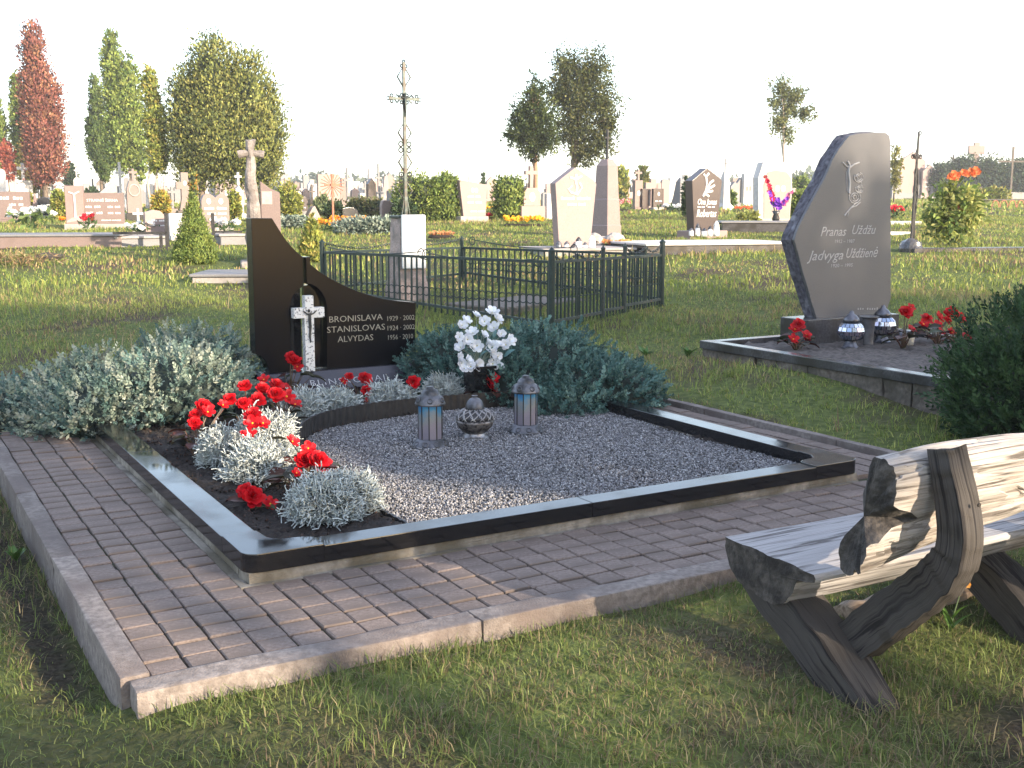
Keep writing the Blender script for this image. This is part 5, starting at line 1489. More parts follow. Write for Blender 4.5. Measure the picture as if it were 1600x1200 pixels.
# ---- middle group
stone('rose slab behind the rusty sunburst cross', 514, 326, 34, 53, P_rect, ROSE, .14, base=(1.1, 5, None))
p, s_, fx = spot(521, 356)
root = thing('sunburst_cross', 'rusty iron cross with sunburst rays on a thin pole', 'grave cross', p, TH)
MB().box(-.02, .02, -.015, .015, -.1, 84*s_).build('pole', RUST, root)
MB().box(-13*s_, 13*s_, -.014, .014, 65*s_, 68*s_).build('crossbar', RUST, root)
MB().lathe([(.001, -.02), (4*s_, -.02), (4.2*s_, 0), (4*s_, .02), (.001, .02)], 14).build('disc', RUST, root, (0, -.03, 66.5*s_), (R(90), 0, 0))
for k in range(20):
    a_ = 2*math.pi*k/20 + .15
    if abs(math.cos(a_)) < .12: continue
    MB().tube([(5*s_*math.cos(a_), 0, 66.5*s_ + 5*s_*math.sin(a_)), (19*s_*math.cos(a_)/fx, 0, 66.5*s_ + 19*s_*math.sin(a_))], .008, 4).build('ray', RUST, root)
stone('small dark brown headstone with a white crucifix near the pink boulder', 472, 340, 18, 32, P_oct, DBROWN, .1, base=(1.1, 10, GREYS), lines=((-.3, .3, .2, 2),), ovals=((0, .7, 1, 3.5),))
stone('pink triangular boulder with a pale emblem', 488, 348, 24, 26, P_tri, PINK, .25, base=None, ovals=((0, .45, 2.2, 3.2),), cat='boulder', name='grave_boulder')
stone('pink upright stone beside the dark shrubs behind the monument', 603, 345, 16, 32, P_lump, PINK, .14, base=None)
stone('dark glossy low headstone behind the orange marigolds', 547, 346, 26, 22, P_low, DARK, .12, base=None)
stone('leaning trapezoid pink headstone with two portraits between the hedges', 738, 346, 44, 64, P_trap, PINK, .14, base=(1.0, 8, PALE), ovals=((-.03, .72, 2.6, 3.6), (.1, .72, 2.6, 3.6)), lines=((-.2, .25, .52, 3), (-.2, .3, .36, 3.5), (-.1, .4, .12, 2)))
stone('rose headstone with an arch, cross on top and wide base', 829, 344, 26, 50, P_oct, ROSE, .16, base=(1.45, 22, ROSE), cross=(19, 34, ROSE), ovals=((0, .5, 5, 7),), lines=((-.4, .4, -.25, 3), (-.3, .3, -.5, 2.5)))
stone('white upright post right of the arched rose headstone', 857, 343, 9, 40, P_rect, WHITE, .12, base=None, cat='grave post', name='grave_post')
stone('small dark rounded stone behind the arched rose headstone', 851, 335, 9, 34, P_round, GREYS, .1, base=None)
stone('distant brown gabled stone beside the tiny far conifer', 767, 316, 14, 40, P_gable, ROSE, .14)
# big pale pointed stone
r_, p_, s_, fx, W_, H_ = stone('large pale pink pointed headstone with raised emblem, right behind the fence', 895, 392, 64, 129, P_point, PINK, .17, base=(1.05, 5, PALE), let=LIGHTLET, lines=((-.36, .36, .60, 4.4), (-.2, .24, .53, 3.6)))
rl = MB()
for q in ([(0, .92), (-.02, .84), (.02, .76), (0, .70)], [(-.15, .88), (0, .86), (.13, .9)], [(-.1, .78), (-.2, .74), (-.12, .70), (.05, .68)], [(.08, .82), (.14, .76), (.06, .7)]):
    rl.tube([(x*W_, -.088, z*H_) for x, z in q], .018, 5)
rl.build('emblem_relief', LIGHTLET, r_)
slabplot('pale low slab under the large pink pointed headstone', 850, 402, 992, 398, 1.3, 9, PALE, top=PALE, name='grave_slab')
WHITEP = surf('white_porcelain', (.78, .76, .74), (.85, .84, .82), 10, .35)
def candle(label, u, v, w, h, mat=WHITEP, dz=0, grp=None, y=None):
    p = G(u, v) if y is None else at_y(u, v, y)
    s_ = depth(p)/math.hypot(F, 275)
    root = thing('grave_candle', label, 'candle', p + Vector((0, 0, dz)), 0, grp)
    MB().lathe([(w*.45*s_, 0), (w*.5*s_, h*.15*s_), (w*.46*s_, h*.6*s_), (w*.40*s_, h*.66*s_)], 12).build('jar', mat, root, smooth=True)
    MB().lathe([(w*.44*s_, h*.665*s_), (w*.44*s_, h*.72*s_), (w*.3*s_, h*.86*s_), (w*.08*s_, h*s_)], 12).build('lid', mat if h > 20 else PEWTER, root, smooth=True)
yb = G(895, 392).y - .32
for k, (u, v, w, h, m_) in enumerate(((873, 391, 10, 15, PEWTER), (885, 392, 9, 15, WHITEP), (904, 390, 11, 20, WHITEP), (914, 392, 10, 14, WHITEP), (925, 390, 12, 22, WHITEP))):
    candle(['round grey candle jar at the left foot of the large pink headstone', 'low white candle jar next to the round grey jar', 'white angel shaped candle in the middle of the pink headstone foot', 'small white candle right of the angel shaped candle', 'tall white candle at the right foot of the large pink headstone'][k], u, v, w, h, m_, 0, 'candles at the pink pointed headstone', yb - .1*k*0)
# obelisk
p, s_, fx = spot(947, 372)
root = thing('obelisk', 'tall grey pink obelisk with slim iron cross on its top', 'obelisk', p, R(45))
def taper(lv):
    vs, n_ = [], len(lv)
    for z, w in lv: vs += [(-w, -w, z), (w, -w, z), (w, w, z), (-w, w, z)]
    return vs, [(0, 3, 2, 1), tuple(range(4*n_ - 4, 4*n_))] + [(i*4 + k, i*4 + (k + 1) % 4, (i + 1)*4 + (k + 1) % 4, (i + 1)*4 + k) for i in range(n_ - 1) for k in range(4)]
MB().add(*taper([(-.1, 17*s_), (20*s_, 17*s_), (20.5*s_, 16*s_), (60*s_, 14.5*s_), (61*s_, 13.8*s_), (112*s_, 12*s_), (122*s_, 6.5*s_)])).build('shaft', PINK, root, bevel=.008)
MB().box(-1.5*s_, 1.5*s_, -1.5*s_, 1.5*s_, 122*s_, 168*s_).build('iron_post', BLACKIRON, root)
MB().box(-7*s_, 7*s_, -.012, .012, 154*s_, 156.5*s_).build('iron_crossbar', BLACKIRON, root)
EXC.append((p.x, p.y, R(38), .4, .4))
root = thing('stone_heap', 'heap of pale field stones at the foot of the obelisk', 'stones', G(945, 384), .3)
for k in range(9):
    MB().lathe([(.02, -.1), (.14, -.06), (.17, .02), (.1, .11), (.02, .14)], 9).build('field_stone', PALE, root, (random.uniform(-.35, .35), random.uniform(-.2, .2), random.uniform(0, .1)), (random.uniform(-.5, .5), random.uniform(-.5, .5), k), noise=.03, nscale=6).scale = (random.uniform(.6, 1.1),)*3
# cluster right of the obelisk
stone('slim brown pillar with cross and white plaque in the far cluster', 996, 328, 12, 46, P_rect, BROWN, .14, base=(1.2, 4, None), cross=(11, 16, BROWN), ovals=((0, .52, 3.5, 4),))
stone('dark narrow headstone between two brown stones in the far cluster', 1007, 328, 10, 33, P_rect, DBROWN, .12, base=(1.1, 3, None))
stone('brown block with a cross shaped cut out in the far cluster', 1019, 326, 24, 46, lambda w, h: P_cross(w, h, .34, .62), ROSE, .12, base=(.8, 4, None))
stone('dark brown headstone with pale portrait in the far cluster', 1027, 328, 16, 33, P_rect, DBROWN, .12, base=(1.1, 4, PALE), ovals=((0, .72, 2, 3),), lines=((-.3, .35, .3, 2),))
stone('pale pink round topped stone at the far cluster end', 1038, 322, 12, 42, P_round, PINK, .12)
stone('white column stone before the slate blue obelisk', 1051, 320, 13, 42, P_rect, WHITE, .12)
p, s_, fx = spot(1062, 328)
root = thing('obelisk', 'slate blue grey obelisk with a thin white cross behind the dark pointed headstone', 'obelisk', p, R(38))
MB().add(*taper([(-.1, 11*s_), (6*s_, 11*s_), (20*s_, 8*s_), (44*s_, 5*s_), (50*s_, 1.5*s_)])).build('shaft', GREYS, root, bevel=.008)
MB().box(-.8*s_, .8*s_, -.8*s_, .8*s_, 50*s_, 72*s_).build('cross_post', WHITE, root); MB().box(-3*s_, 3*s_, -.01, .01, 64*s_, 65.5*s_).build('crossbar', WHITE, root)
# dark pointed headstone
r_, p_, s_, fx, W_, H_ = stone('dark brown pointed headstone with white rose emblem and script name', 1097, 372, 46, 108, P_point, DBROWN, .22, base=(1.25, 12, PINK), lines=((-.3, -.06, .37, 2.2), (.04, .28, .37, 2.2)), txt=(('Ona Jonas', -.32, .34, .42, 13, .3), ('Robertas', -.34, .34, .22, 17, .3)))
rl = MB()
for q in ([(-.06, .9), (-.02, .8), (-.05, .68), (-.14, .60)], [(-.14, .92), (-.06, .88), (.04, .93)], [(0, .72), (.1, .80), (.2, .83)], [(0, .70), (.12, .73), (.24, .76)], [(-.02, .67), (.1, .67), (.18, .68)], [(-.1, .64), (0, .62), (.06, .6)]):
    rl.tube([(x*W_, -.113, z*H_) for x, z in q], .022, 5)
rl.build('rose_relief', LIGHTLET, r_)
slabplot('long dark grave slab with white top edge below the dark pointed headstone', 1010, 400, 1245, 392, 1.7, 15, GREYK, top=WHITE, name='grave_slab')
yb = G(1097, 372).y - .4
for k, (u, v, w, h) in enumerate(((1080, 369, 8, 13), (1090, 369, 8, 20), (1100, 370, 9, 14), (1109, 369, 8, 16), (1119, 369, 10, 24))):
    candle(['short white candle at the left foot of the dark pointed headstone', 'tall slim white candle second from left before the dark pointed headstone', 'low white candle in the middle before the dark pointed headstone', 'white candle second from right before the dark pointed headstone', 'tallest ribbed white candle at the right foot of the dark pointed headstone'][k], u, v, w, h, WHITEP, 0, 'candles at the dark pointed headstone', yb)
# white and rose stones left of the tall grey headstone
p, s_, fx = spot(1131, 328)
root = thing('cross_monument', 'tall white tapering monument with a thin tilted cross', 'grave cross', p, TH)
MB().add(*taper([(-.1, 11*s_), (5*s_, 11*s_), (10*s_, 7*s_), (46*s_, 5.5*s_), (60*s_, 2*s_)])).build('shaft', WHITE, root, bevel=.01)
MB().tube([(0, 0, 58*s_), (1*s_, 0, 80*s_)], 1.0*s_, 5).build('cross_post', GREYS, root); MB().tube([(-4*s_, 0, 73*s_), (5*s_, 0, 72*s_)], .9*s_, 5).build('crossbar', GREYS, root)
stone('white pillar with a small brown plaque left of the wide white headstone', 1167, 322, 15, 50, P_rect, WHITE, .16, base=(1.2, 4, None), lines=((-.3, .35, .42, 8),), let=BROWN)
stone('grey blue narrow stone beside the white pillar', 1155, 322, 12, 44, P_gable, GREYS, .14)
stone('small dark grey stone with a bonsai like bush before it', 1146, 324, 13, 40, P_gable, GREYS, .12)
r_, p_, s_, fx, W_, H_ = stone('wide white framed rose headstone behind the gladiolus vase', 1205, 348, 52, 96, P_lump, WHITE, .2, base=(1.05, 6, PALE))
MB().prism([(x, z) for x, z in P_lump(W_*.82, H_*.78)], -.115, -.102).build('rose_face', PINK, r_, (W_*.06, 0, 6*s_))
MB().prism([(4.5*s_*math.cos(R(t)), 5*s_*math.sin(R(t))) for t in range(0, 360, 24)], -.122, -.116).build('portrait_oval', LIGHTLET, r_, (W_*.05, 0, H_*.55)); MB().prism([(4.5*s_*math.cos(R(t)), 5*s_*math.sin(R(t))) for t in range(0, 360, 24)], -.122, -.116).build('portrait_oval', LIGHTLET, r_, (W_*.22, 0, H_*.55))
slabplot('dark slab plot in front of the wide white headstone', 1128, 362, 1300, 362, 1.5, 13, GREYK, top=GREYS, name='grave_slab')
stone('small pink rounded stone right of the wide white headstone', 1239, 324, 10, 30, P_round, PINK, .1)
root = thing('flower_vase', 'dark vase holding gladioli before the wide white headstone', 'vase', at_y(1212, 346, G(1205, 352).y - .6), 0)
MB().lathe([(.07, 0), (.09, .06), (.055, .16), (.1, .24), (.09, .24)], 12).build('body', DARK, root, smooth=True)
root2 = thing('gladioli', 'crimson and violet gladioli in the dark vase', 'flowers', root.location + Vector((0, 0, .2)), 0)
GLR = petal_mesh('flower', [(6, 1, .4)], .085, .2, [(.45, .01, .04), (.5, .02, .06)], 1); GLV = petal_mesh('flower', [(6, 1, .4)], .08, .2, [(.22, .05, .5), (.3, .08, .6)], 2); GLP = petal_mesh('flower', [(6, 1, .4)], .075, .2, [(.55, .08, .25), (.6, .15, .3)], 3)
for (x1, z1, me_, n_) in ((-.3, .85, GLR, 9), (-.16, .5, GLV, 6), (.02, .35, GLV, 5), (.34, .48, GLP, 7), (.25, .35, GLV, 5)):
    MB().tube([(0, 0, -.1), (x1*.5, 0, z1*.55), (x1, 0, z1)], [.012, .01, .006], 5).build('stem', surf('green_stem', (.05, .09, .03), (.09, .14, .05), 20, .6), root2)
    for k in range(n_):
        t = .35 + .65*k/n_
        link('flower', me_, root2, (x1*t + random.uniform(-.03, .03), random.uniform(-.05, .02), z1*t + random.uniform(-.02, .02)), (R(70), 0, random.uniform(-.6, .6))).scale = (1.15 - .5*t,)*3

# ---- right group
p, s_, fx = spot(1424, 394)
root = thing('iron_cross', 'black wrought iron cross set in a dark boulder', 'grave cross', p, TH)
MB().lathe([(.02, -.15), (24*s_*.8, -.1), (24*s_*.8, .06), (19*s_*.8, 16*s_), (9*s_*.8, 20*s_), (.02, 21*s_)], 12).build('boulder', GREYK, root, noise=.03, nscale=5, sub=1)
MB().tube([(-1*s_, 0, 18*s_), (0, 0, 90*s_), (2*s_, 0, 186*s_)], [.03, .025, .018], 6).build('shaft', BLACKIRON, root)
MB().tube([(-9*s_, 0, 150*s_), (0, 0, 146*s_), (10*s_, 0, 150*s_)], .02, 5).build('crossbar', BLACKIRON, root)
for k in range(5):
    z0 = (30 + 27*k)*s_
    MB().tube([(0, -.01, z0), (random.choice((-1, 1))*5*s_, -.01, z0 + 13*s_), (0, -.01, z0 + 26*s_)], .011, 5).build('scroll', BLACKIRON, root)
for x in (-9, -5, 4, 9):
    MB().ring((0, 0, 0), 3*s_, .01, 10, 4).build('scroll', BLACKIRON, root, (x*s_, 0, 148*s_))
MB().tube([(5*s_, 0, 18*s_), (3*s_, 0, 50*s_), (7*s_, 0, 90*s_), (4*s_, 0, 130*s_)], .014, 5).build('side_rod', BLACKIRON, root)
MB().ring((0, 0, 0), 3*s_, .009, 10, 4).build('scroll', BLACKIRON, root, (5*s_, 0, 184*s_))
EXC.append((p.x, p.y, 0, .35, .3))
stone('brown gabled headstone behind the wrought iron cross', 1423, 308, 36, 72, P_gable, ROSE, .2, base=(1.1, 8, GREYS))
stone('pale pink gabled stone right of the brown gabled headstone', 1450, 304, 20, 52, P_gable, PINK, .16, lines=((-.3, .3, .4, 2), (-.3, .3, .25, 2)))
stone('dark low stone left of the brown gabled headstone', 1399, 312, 14, 40, P_house, GREYS, .2)
p, s_, fx = spot(1521, 308)
root = thing('cross_monument', 'brown stone cross on a round rubble pedestal above the rose bush', 'grave cross', p, TH)
MB().lathe([(13*s_, -.1), (13*s_, 10*s_), (12*s_, 26*s_), (6*s_, 34*s_)], 10).build('pedestal', PINK, root, sub=1, noise=.06, nscale=3)
MB().lathe([(5*s_, 33*s_), (4*s_, 45*s_), (3.4*s_, 58*s_)], 8).build('shaft', BROWN, root)
crossobj(root, 23*s_/fx, 30*s_, 56*s_, BROWN, .34, .42, th=.14)
p, s_, fx = spot(1578, 312)
root = thing('wooden_cross', 'thin dark wooden cross near the right edge', 'grave cross', p, R(10))
WOODX = wood('dark_cross_wood', (.05, .04, .035), (.14, .12, .10), (.1, .08, .07), 2, .004)
MB().box(-1.6*s_, 1.6*s_, -.04, .04, -.2, 82*s_).build('upright', WOODX, root); MB().box(-24*s_, 26*s_, -.045, .03, 58*s_, 60.5*s_).build('crossbar', WOODX, root)
p, s_, fx = spot(1482, 300)
root = thing('leaning_post', 'dark weathered post leaning before the far trees', 'post', p, 0)
MB().tube([(-2*s_, 0, -.1), (5*s_, 0, 68*s_)], [1.6*s_, 1.1*s_], 6).build('shaft', WOODX, root)
slabplot('low mossy border stone across the grass under the rose bush', 1428, 396, 1640, 392, .25, 8, GREYK)
slabplot('white topped low wall near the right edge', 1548, 312, 1660, 312, .6, 10, PALE, top=WHITE)
slabplot('low white kerb behind the tall grey headstone', 1385, 352, 1440, 352, .8, 6, WHITE)
slabplot('second white kerb nearer behind the tall grey headstone', 1385, 368, 1425, 366, .5, 5, WHITE)
p, s_, fx = spot(1570, 326)
root = thing('arched_iron_border', 'low iron border of arches at the right edge', 'fence', p, R(5))
for k in range(4):
    MB().tube([((-16 + 14*k + 6*math.cos(R(t)))*s_, 0, (2 + 11*math.sin(R(t)))*s_) for t in range(0, 181, 15)], .018, 5).build('arch', RUST, root)
MB().box(-60*s_, 40*s_, -.012, .012, 13*s_, 15*s_).build('rail', BLACKIRON, root)
small_bunch('red flowers behind the right edge of the tall grey headstone', G(1400, 343), YRED, 12, .22, .3, None, .09)

# ---- far rows on the horizon
def far_row(spec, label, grp):
    for (u, v, w, h, k, m_) in spec:
        p, s_, fx = spot(u, v)
        lb = 'small far %s %s %s' % ({'pale_pink_granite': 'pale pink', 'rose_granite': 'rose', 'brown_granite': 'brown', 'dark_brown_granite': 'dark brown', 'white_painted_stone': 'white', 'pale_concrete': 'pale', 'mid_grey_stone': 'grey'}[m_.name], {'c': 'cross', 'r': 'square headstone', 'g': 'gabled headstone', 'o': 'rounded headstone', 't': 'octagonal headstone'}[k], label)
        root = thing('far_headstone', lb, 'headstone', p, TH + random.uniform(-.15, .15), grp)
        W, Hh = w*s_/fx, h*s_
        if k == 'c':
            crossobj(root, W, Hh, 0, m_, .24, .62, th=.1)
            MB().box(-W*.5, W*.5, -.15, .15, -.1, Hh*.3).build('base', m_, root)
        else:
            MB().prism({'r': P_rect, 'g': P_gable, 'o': P_round, 't': P_oct}[k](W, Hh), -.1, .1).build('slab', m_, root)
            MB().box(-W*.6, W*.6, -.16, .16, -.1, Hh*.12).build('base', PALE, root)
ms = [PINK, WHITE, BROWN, GREYS, PALE, ROSE, DBROWN, GREYS, WHITE, GREYS]
def auto(u0, u1, n, v0, v1, h0, h1):
    out = []
    for k in range(n):
        u = u0 + (u1 - u0)*(k + random.uniform(.2, .8))/n
        out.append((u, random.uniform(v0, v1), random.uniform(7, 14), random.uniform(h0, h1), random.choice('crgotcr'), random.choice(ms)))
    return out
far_row(auto(0, 110, 7, 308, 318, 22, 40) + auto(110, 260, 8, 306, 318, 20, 40), 'among the conifers at the left', 'far graves under the left conifers')
far_row(auto(255, 400, 12, 306, 322, 20, 40), 'under the round topped thuja', 'far graves under the round thuja')
far_row(auto(440, 560, 14, 306, 322, 24, 44) + [(543, 318, 11, 56, 'c', GREYS), (577, 316, 8, 52, 'c', GREYS), (592, 318, 10, 62, 'c', GREYS)] + auto(560, 645, 11, 308, 324, 22, 46), 'left of the tall iron cross', 'far graves left of the iron cross')
far_row(auto(690, 790, 6, 304, 312, 14, 26) + [(733, 306, 7, 34, 'c', GREYS), (801, 306, 7, 34, 'c', GREYS)] + auto(795, 870, 5, 306, 314, 18, 34), 'between the clipped hedges', 'far graves between the hedges')
far_row(auto(970, 1075, 11, 306, 322, 20, 38) + auto(1120, 1250, 9, 306, 316, 18, 36), 'near the slate obelisk', 'far graves near the slate obelisk')
far_row(auto(440, 640, 18, 312, 326, 20, 40), 'in the near row left of the iron cross', 'near row left of the iron cross')
far_row(auto(110, 380, 20, 312, 326, 18, 38), 'in the near row under the left trees', 'near row under the left trees')
far_row(auto(1140, 1250, 9, 312, 320, 18, 36), 'in the row beside the wide white headstone', 'row beside the white headstone')
far_row(auto(430, 640, 24, 300, 308, 16, 34), 'in the last row left of the iron cross', 'last row left of the iron cross')
far_row(auto(680, 870, 16, 300, 306, 14, 28), 'in the last row behind the hedges', 'last row behind the hedges')
far_row(auto(965, 1260, 26, 300, 308, 16, 34), 'in the last row right of the obelisk', 'last row right of the obelisk')
far_row(auto(10, 260, 16, 300, 308, 16, 32), 'in the last row under the left trees', 'last row under the left conifers')
far_row(auto(1395, 1600, 8, 296, 304, 12, 24), 'in the shade of the right trees', 'far graves at the right')

# ================================================================== clipped shrubs, hedges, flower beds
TH_G = [(.13, .18, .04), (.17, .22, .05), (.09, .14, .035), (.21, .25, .06)]
TH_Y = [(.21, .24, .05), (.27, .28, .06), (.16, .20, .05), (.30, .26, .07)]
DK_G = [(.035, .065, .025), (.05, .08, .03), (.025, .05, .02)]
def shrub(label, u, v, w, h, cols, shape='dome', n=260, leaf=None, mode='up', core=(.02, .03, .012), name='clipped_shrub', grp=None, yaw=0, cat='shrub', depthf=.8, uneven=.1):
    p, s_, fx = spot(u, v, 0)
    W, Hh = w*s_/2, h*s_
    root = thing(name, label, cat, p, yaw, grp)
    if shape == 'cone':
        bl = [(0, 0, Hh*t, W*(1 - t)**.8*1.02, W*(1 - t)**.8*1.02, Hh*.16) for t in (.10, .25, .40, .55, .70, .83, .93)]
    elif shape == 'column':
        bl = [(0, 0, Hh*t, W, W*depthf, Hh*.27) for t in (.25, .5, .75)]
    elif shape == 'low':
        bl = [(W*x, 0, Hh*.35, W*.42, W*.35*depthf, Hh*.62) for x in (-.62, -.2, .2, .62)]
    else:
        bl = [(0, 0, Hh*.52, W, W*depthf, Hh*.5), (-W*.35, 0, Hh*.4, W*.65, W*.6, Hh*.42), (W*.38, 0, Hh*.38, W*.6, W*.6, Hh*.42)]
    l_ = leaf or max(.05, 3.2*s_)
    a_ = crown(bl, int(n*1.5), 8, (l_*1.6, l_*.85), cols, mode, .3, .22, len(label), uneven)
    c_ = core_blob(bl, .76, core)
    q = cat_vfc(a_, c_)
    q[0][:, 2] = np.maximum(q[0][:, 2], -.03)
    link('foliage', mesh_np('foliage', q[0], q[1], NEEDLE, q[2]), root)
    MB().tube([(0, 0, -.1), (0, 0, Hh*.6)], [.05, .02], 6).build('stem', WOODBARK, root)
    EXC.append((p.x, p.y, 0, W*.8, W*.8*depthf))
    return root
shrub('clipped green cone bush on the grass left of the black headstone', 305, 412, 74, 104, TH_G, 'cone', 1900, .022, core=(.05, .07, .02), grp=None, uneven=.04)
shrub('thin orange and green climber rising above the clipped cone', 305, 345, 12, 74, [(.2, .2, .05), (.35, .2, .04), (.12, .15, .04)], 'column', 90, name='climber', cat='plant')
shrub('small yellow green conifer at the left end of the iron fence', 489, 408, 46, 66, TH_Y, 'cone', 420, .04, core=(.06, .07, .02))
shrub('rounded loose green shrub behind the iron cross pillar', 652, 346, 72, 72, TH_G, 'dome', 420, mode='out')
shrub('flat topped green hedge left of the trapezoid headstone', 695, 346, 46, 72, TH_G, 'column', 420)
shrub('flat topped green hedge right of the trapezoid headstone', 795, 344, 50, 64, TH_G, 'column', 420)
shrub('dark green low shrub beside the sunburst cross', 522, 346, 30, 30, DK_G, 'dome', 150, mode='out')
shrub('dark green shrub behind the pink upright stone', 632, 348, 34, 38, DK_G, 'dome', 160, mode='out')
shrub('pale silvery ground juniper right of the sunburst cross', 578, 366, 104, 24, [(.22, .27, .22), (.28, .32, .26), (.16, .21, .17)], 'low', 420, mode='out', core=(.05, .07, .05))
shrub('pale silvery ground juniper left of the sunburst cross', 463, 358, 54, 18, [(.22, .27, .22), (.28, .32, .26), (.16, .21, .17)], 'low', 260, mode='out', core=(.05, .07, .05))
shrub('tall hydrangea with yellow green leaves right of the concrete cross', 452, 348, 36, 60, TH_Y, 'dome', 240, mode='out', name='leafy_bush', core=(.06, .07, .02))
shrub('yellow green leafy bush behind the black headstone plot at the left', 97, 344, 26, 44, TH_Y, 'column', 180, mode='out', name='leafy_bush', core=(.06, .07, .02))
shrub('slim green bush between two brown headstones at the left', 47, 342, 9, 40, TH_Y, 'column', 70, mode='out', name='leafy_bush')
shrub('golden leafy bush at the foot of the twin trunks', 252, 336, 26, 36, [(.35, .28, .04), (.25, .26, .05), (.4, .25, .05)], 'dome', 160, mode='out', name='leafy_bush', core=(.08, .07, .02))
shrub('green bush with yellow leaves right of the twin portrait headstone', 366, 352, 20, 52, TH_Y, 'column', 140, mode='out', name='leafy_bush')
shrub('round dark bush before the house shaped headstone', 144, 318, 22, 22, DK_G, 'dome', 90, name='leafy_bush')
shrub('wispy green grass clump behind the pink boulder', 503, 340, 22, 34, [(.14, .18, .08), (.18, .21, .1)], 'dome', 120, name='grass_clump', cat='plant')
shrub('tangled brown green bush left of the dark shrubs near the pink stone', 572, 342, 62, 36, [(.14, .15, .05), (.2, .17, .08), (.1, .12, .04)], 'low', 220, mode='rand', name='leafy_bush')
shrub('columnar bright hedge right of the obelisk', 972, 318, 18, 56, TH_Y, 'column', 150)
shrub('columnar bright hedge above the far cluster of stones', 1003, 316, 18, 54, TH_Y, 'column', 150)
shrub('dark ivy bush pressed against the dark pointed headstone', 1073, 340, 12, 62, DK_G, 'column', 120, mode='out', name='leafy_bush')
shrub('tiny far cone conifer between the hedges', 755, 314, 10, 42, DK_G, 'cone', 90)
shrub('small bushy plant in front of the white tapering monument', 1142, 326, 12, 26, TH_G, 'dome', 70, mode='out', name='leafy_bush')
shrub('pale yellow ground plant at the left foot of the wide white headstone', 1168, 350, 34, 18, [(.3, .33, .1), (.38, .38, .14)], 'low', 140, mode='out', name='leafy_bush', core=(.1, .11, .04))
shrub('green shrub right of the wide white headstone', 1246, 338, 22, 40, TH_G, 'dome', 140, mode='out', name='leafy_bush')
shrub('umbrella shaped green bush behind the wide white headstone', 1252, 318, 36, 40, TH_G, 'dome', 160, mode='out', name='leafy_bush')
shrub('low green plants at the foot of the wooden cross', 1545, 316, 60, 22, TH_Y, 'low', 160, mode='out', name='leafy_bush', core=(.06, .08, .02))
def bed(label, u, v, w, h, cols, n, soil=True):
    p, s_, fx = spot(u, v, 0)
    root = thing('flower_bed', label, 'flower bed', p, 0)
    W = w*s_/2
    MB().lathe([(W*1.05, -.1), (W*1.05, .03), (W*.9, .06)], 14).build('soil', SOIL_MAT, root).scale = (1, .6, 1)
    me_ = petal_mesh('flower', [(7, 1, .3), (6, .6, .7)], max(.045, 1.6*s_), .1, cols, len(label))
    for k in range(n):
        x = random.uniform(-1, 1); y = random.uniform(-.5, .5)*math.sqrt(max(0, 1 - x*x))
        link('flower', me_, root, (x*W, y*W, h*s_*random.uniform(.6, 1)), (R(50) + random.uniform(-.4, .4), random.uniform(-.4, .4), random.uniform(-.5, .5)))
    nl = n*5
    x = rng.uniform(-1, 1, nl); y = rng.uniform(-.5, .5, nl)
    v_, f_ = leaf_arrays(np.stack([x*W, y*W, rng.uniform(0, h*s_*.7, nl)], 1), rng.normal(size=(nl, 3)) + np.array([0, 0, .8]), 4*s_, 1.6*s_)
    link('foliage', mesh_np('foliage', v_, f_, LEAF, np.repeat(pick(TH_G, nl), 4, 0)), root)
    EXC.append((p.x, p.y, 0, W, W*.6))
ORANGE = [(.75, .26, .01), (.8, .35, .02), (.7, .2, .01)]
GOLD = [(.8, .45, .02), (.78, .36, .01), (.82, .52, .05)]
bed('bed of golden marigolds before the arched rose headstone', 818, 354, 62, 15, GOLD, 60)
bed('strip of orange marigolds behind the silvery ground juniper', 545, 350, 58, 11, ORANGE, 40)
bed('orange flowers under the leafy bush at the left', 102, 348, 18, 8, ORANGE, 12)
bed('yellow flowers beside the hedge and trapezoid headstone', 763, 333, 16, 10, GOLD, 10)
bed('red flowers beside the hedge and trapezoid headstone', 764, 344, 14, 10, YRED, 10)
bed('orange red flowers left of the wide white headstone', 1163, 332, 36, 9, [(.7, .12, .04), (.65, .05, .03)], 22)
bed('orange blooms and dry leaves at the obelisk foot', 965, 388, 44, 12, [(.55, .25, .08), (.6, .3, .1), (.5, .2, .1)], 26)
bed('pale dry orange plants behind the fence below the hedge', 690, 372, 40, 9, [(.5, .28, .12), (.55, .2, .08)], 18)
bed('red and white flowers right of the obelisk', 975, 330, 20, 20, [(.6, .05, .06), (.75, .6, .58), (.55, .03, .05)], 18)
small_bunch('heap of white lilies with green leaves on the brown raised plot', G(50, 372) + Vector((0, 0, .25)), [(.8, .8, .76), (.75, .76, .7)], 26, .42, .28, None, .09, leafc=((.14, .2, .06), (.1, .14, .05)))
small_bunch('red flowers on the brown raised plot beside the white lilies', G(138, 376) + Vector((0, 0, .24)), YRED, 8, .13, .2, None, .07)
small_bunch('white flowers at the base of the white cross stand', G(222, 372) + Vector((0, 0, .05)), [(.8, .78, .74)], 20, .3, .2, None, .07)
small_bunch('white flowers on the plot kerb right of the clipped cone', G(352, 378) + Vector((0, 0, .2)), [(.78, .76, .74)], 16, .3, .18, None, .07)
small_bunch('yellow and orange flowers at the foot of the sunburst cross', G(516, 362), GOLD + ORANGE, 16, .25, .22, None, .06)
small_bunch('white flower heap near the slate obelisk', G(1050, 330), [(.8, .78, .76)], 20, .35, .18, None, .08)
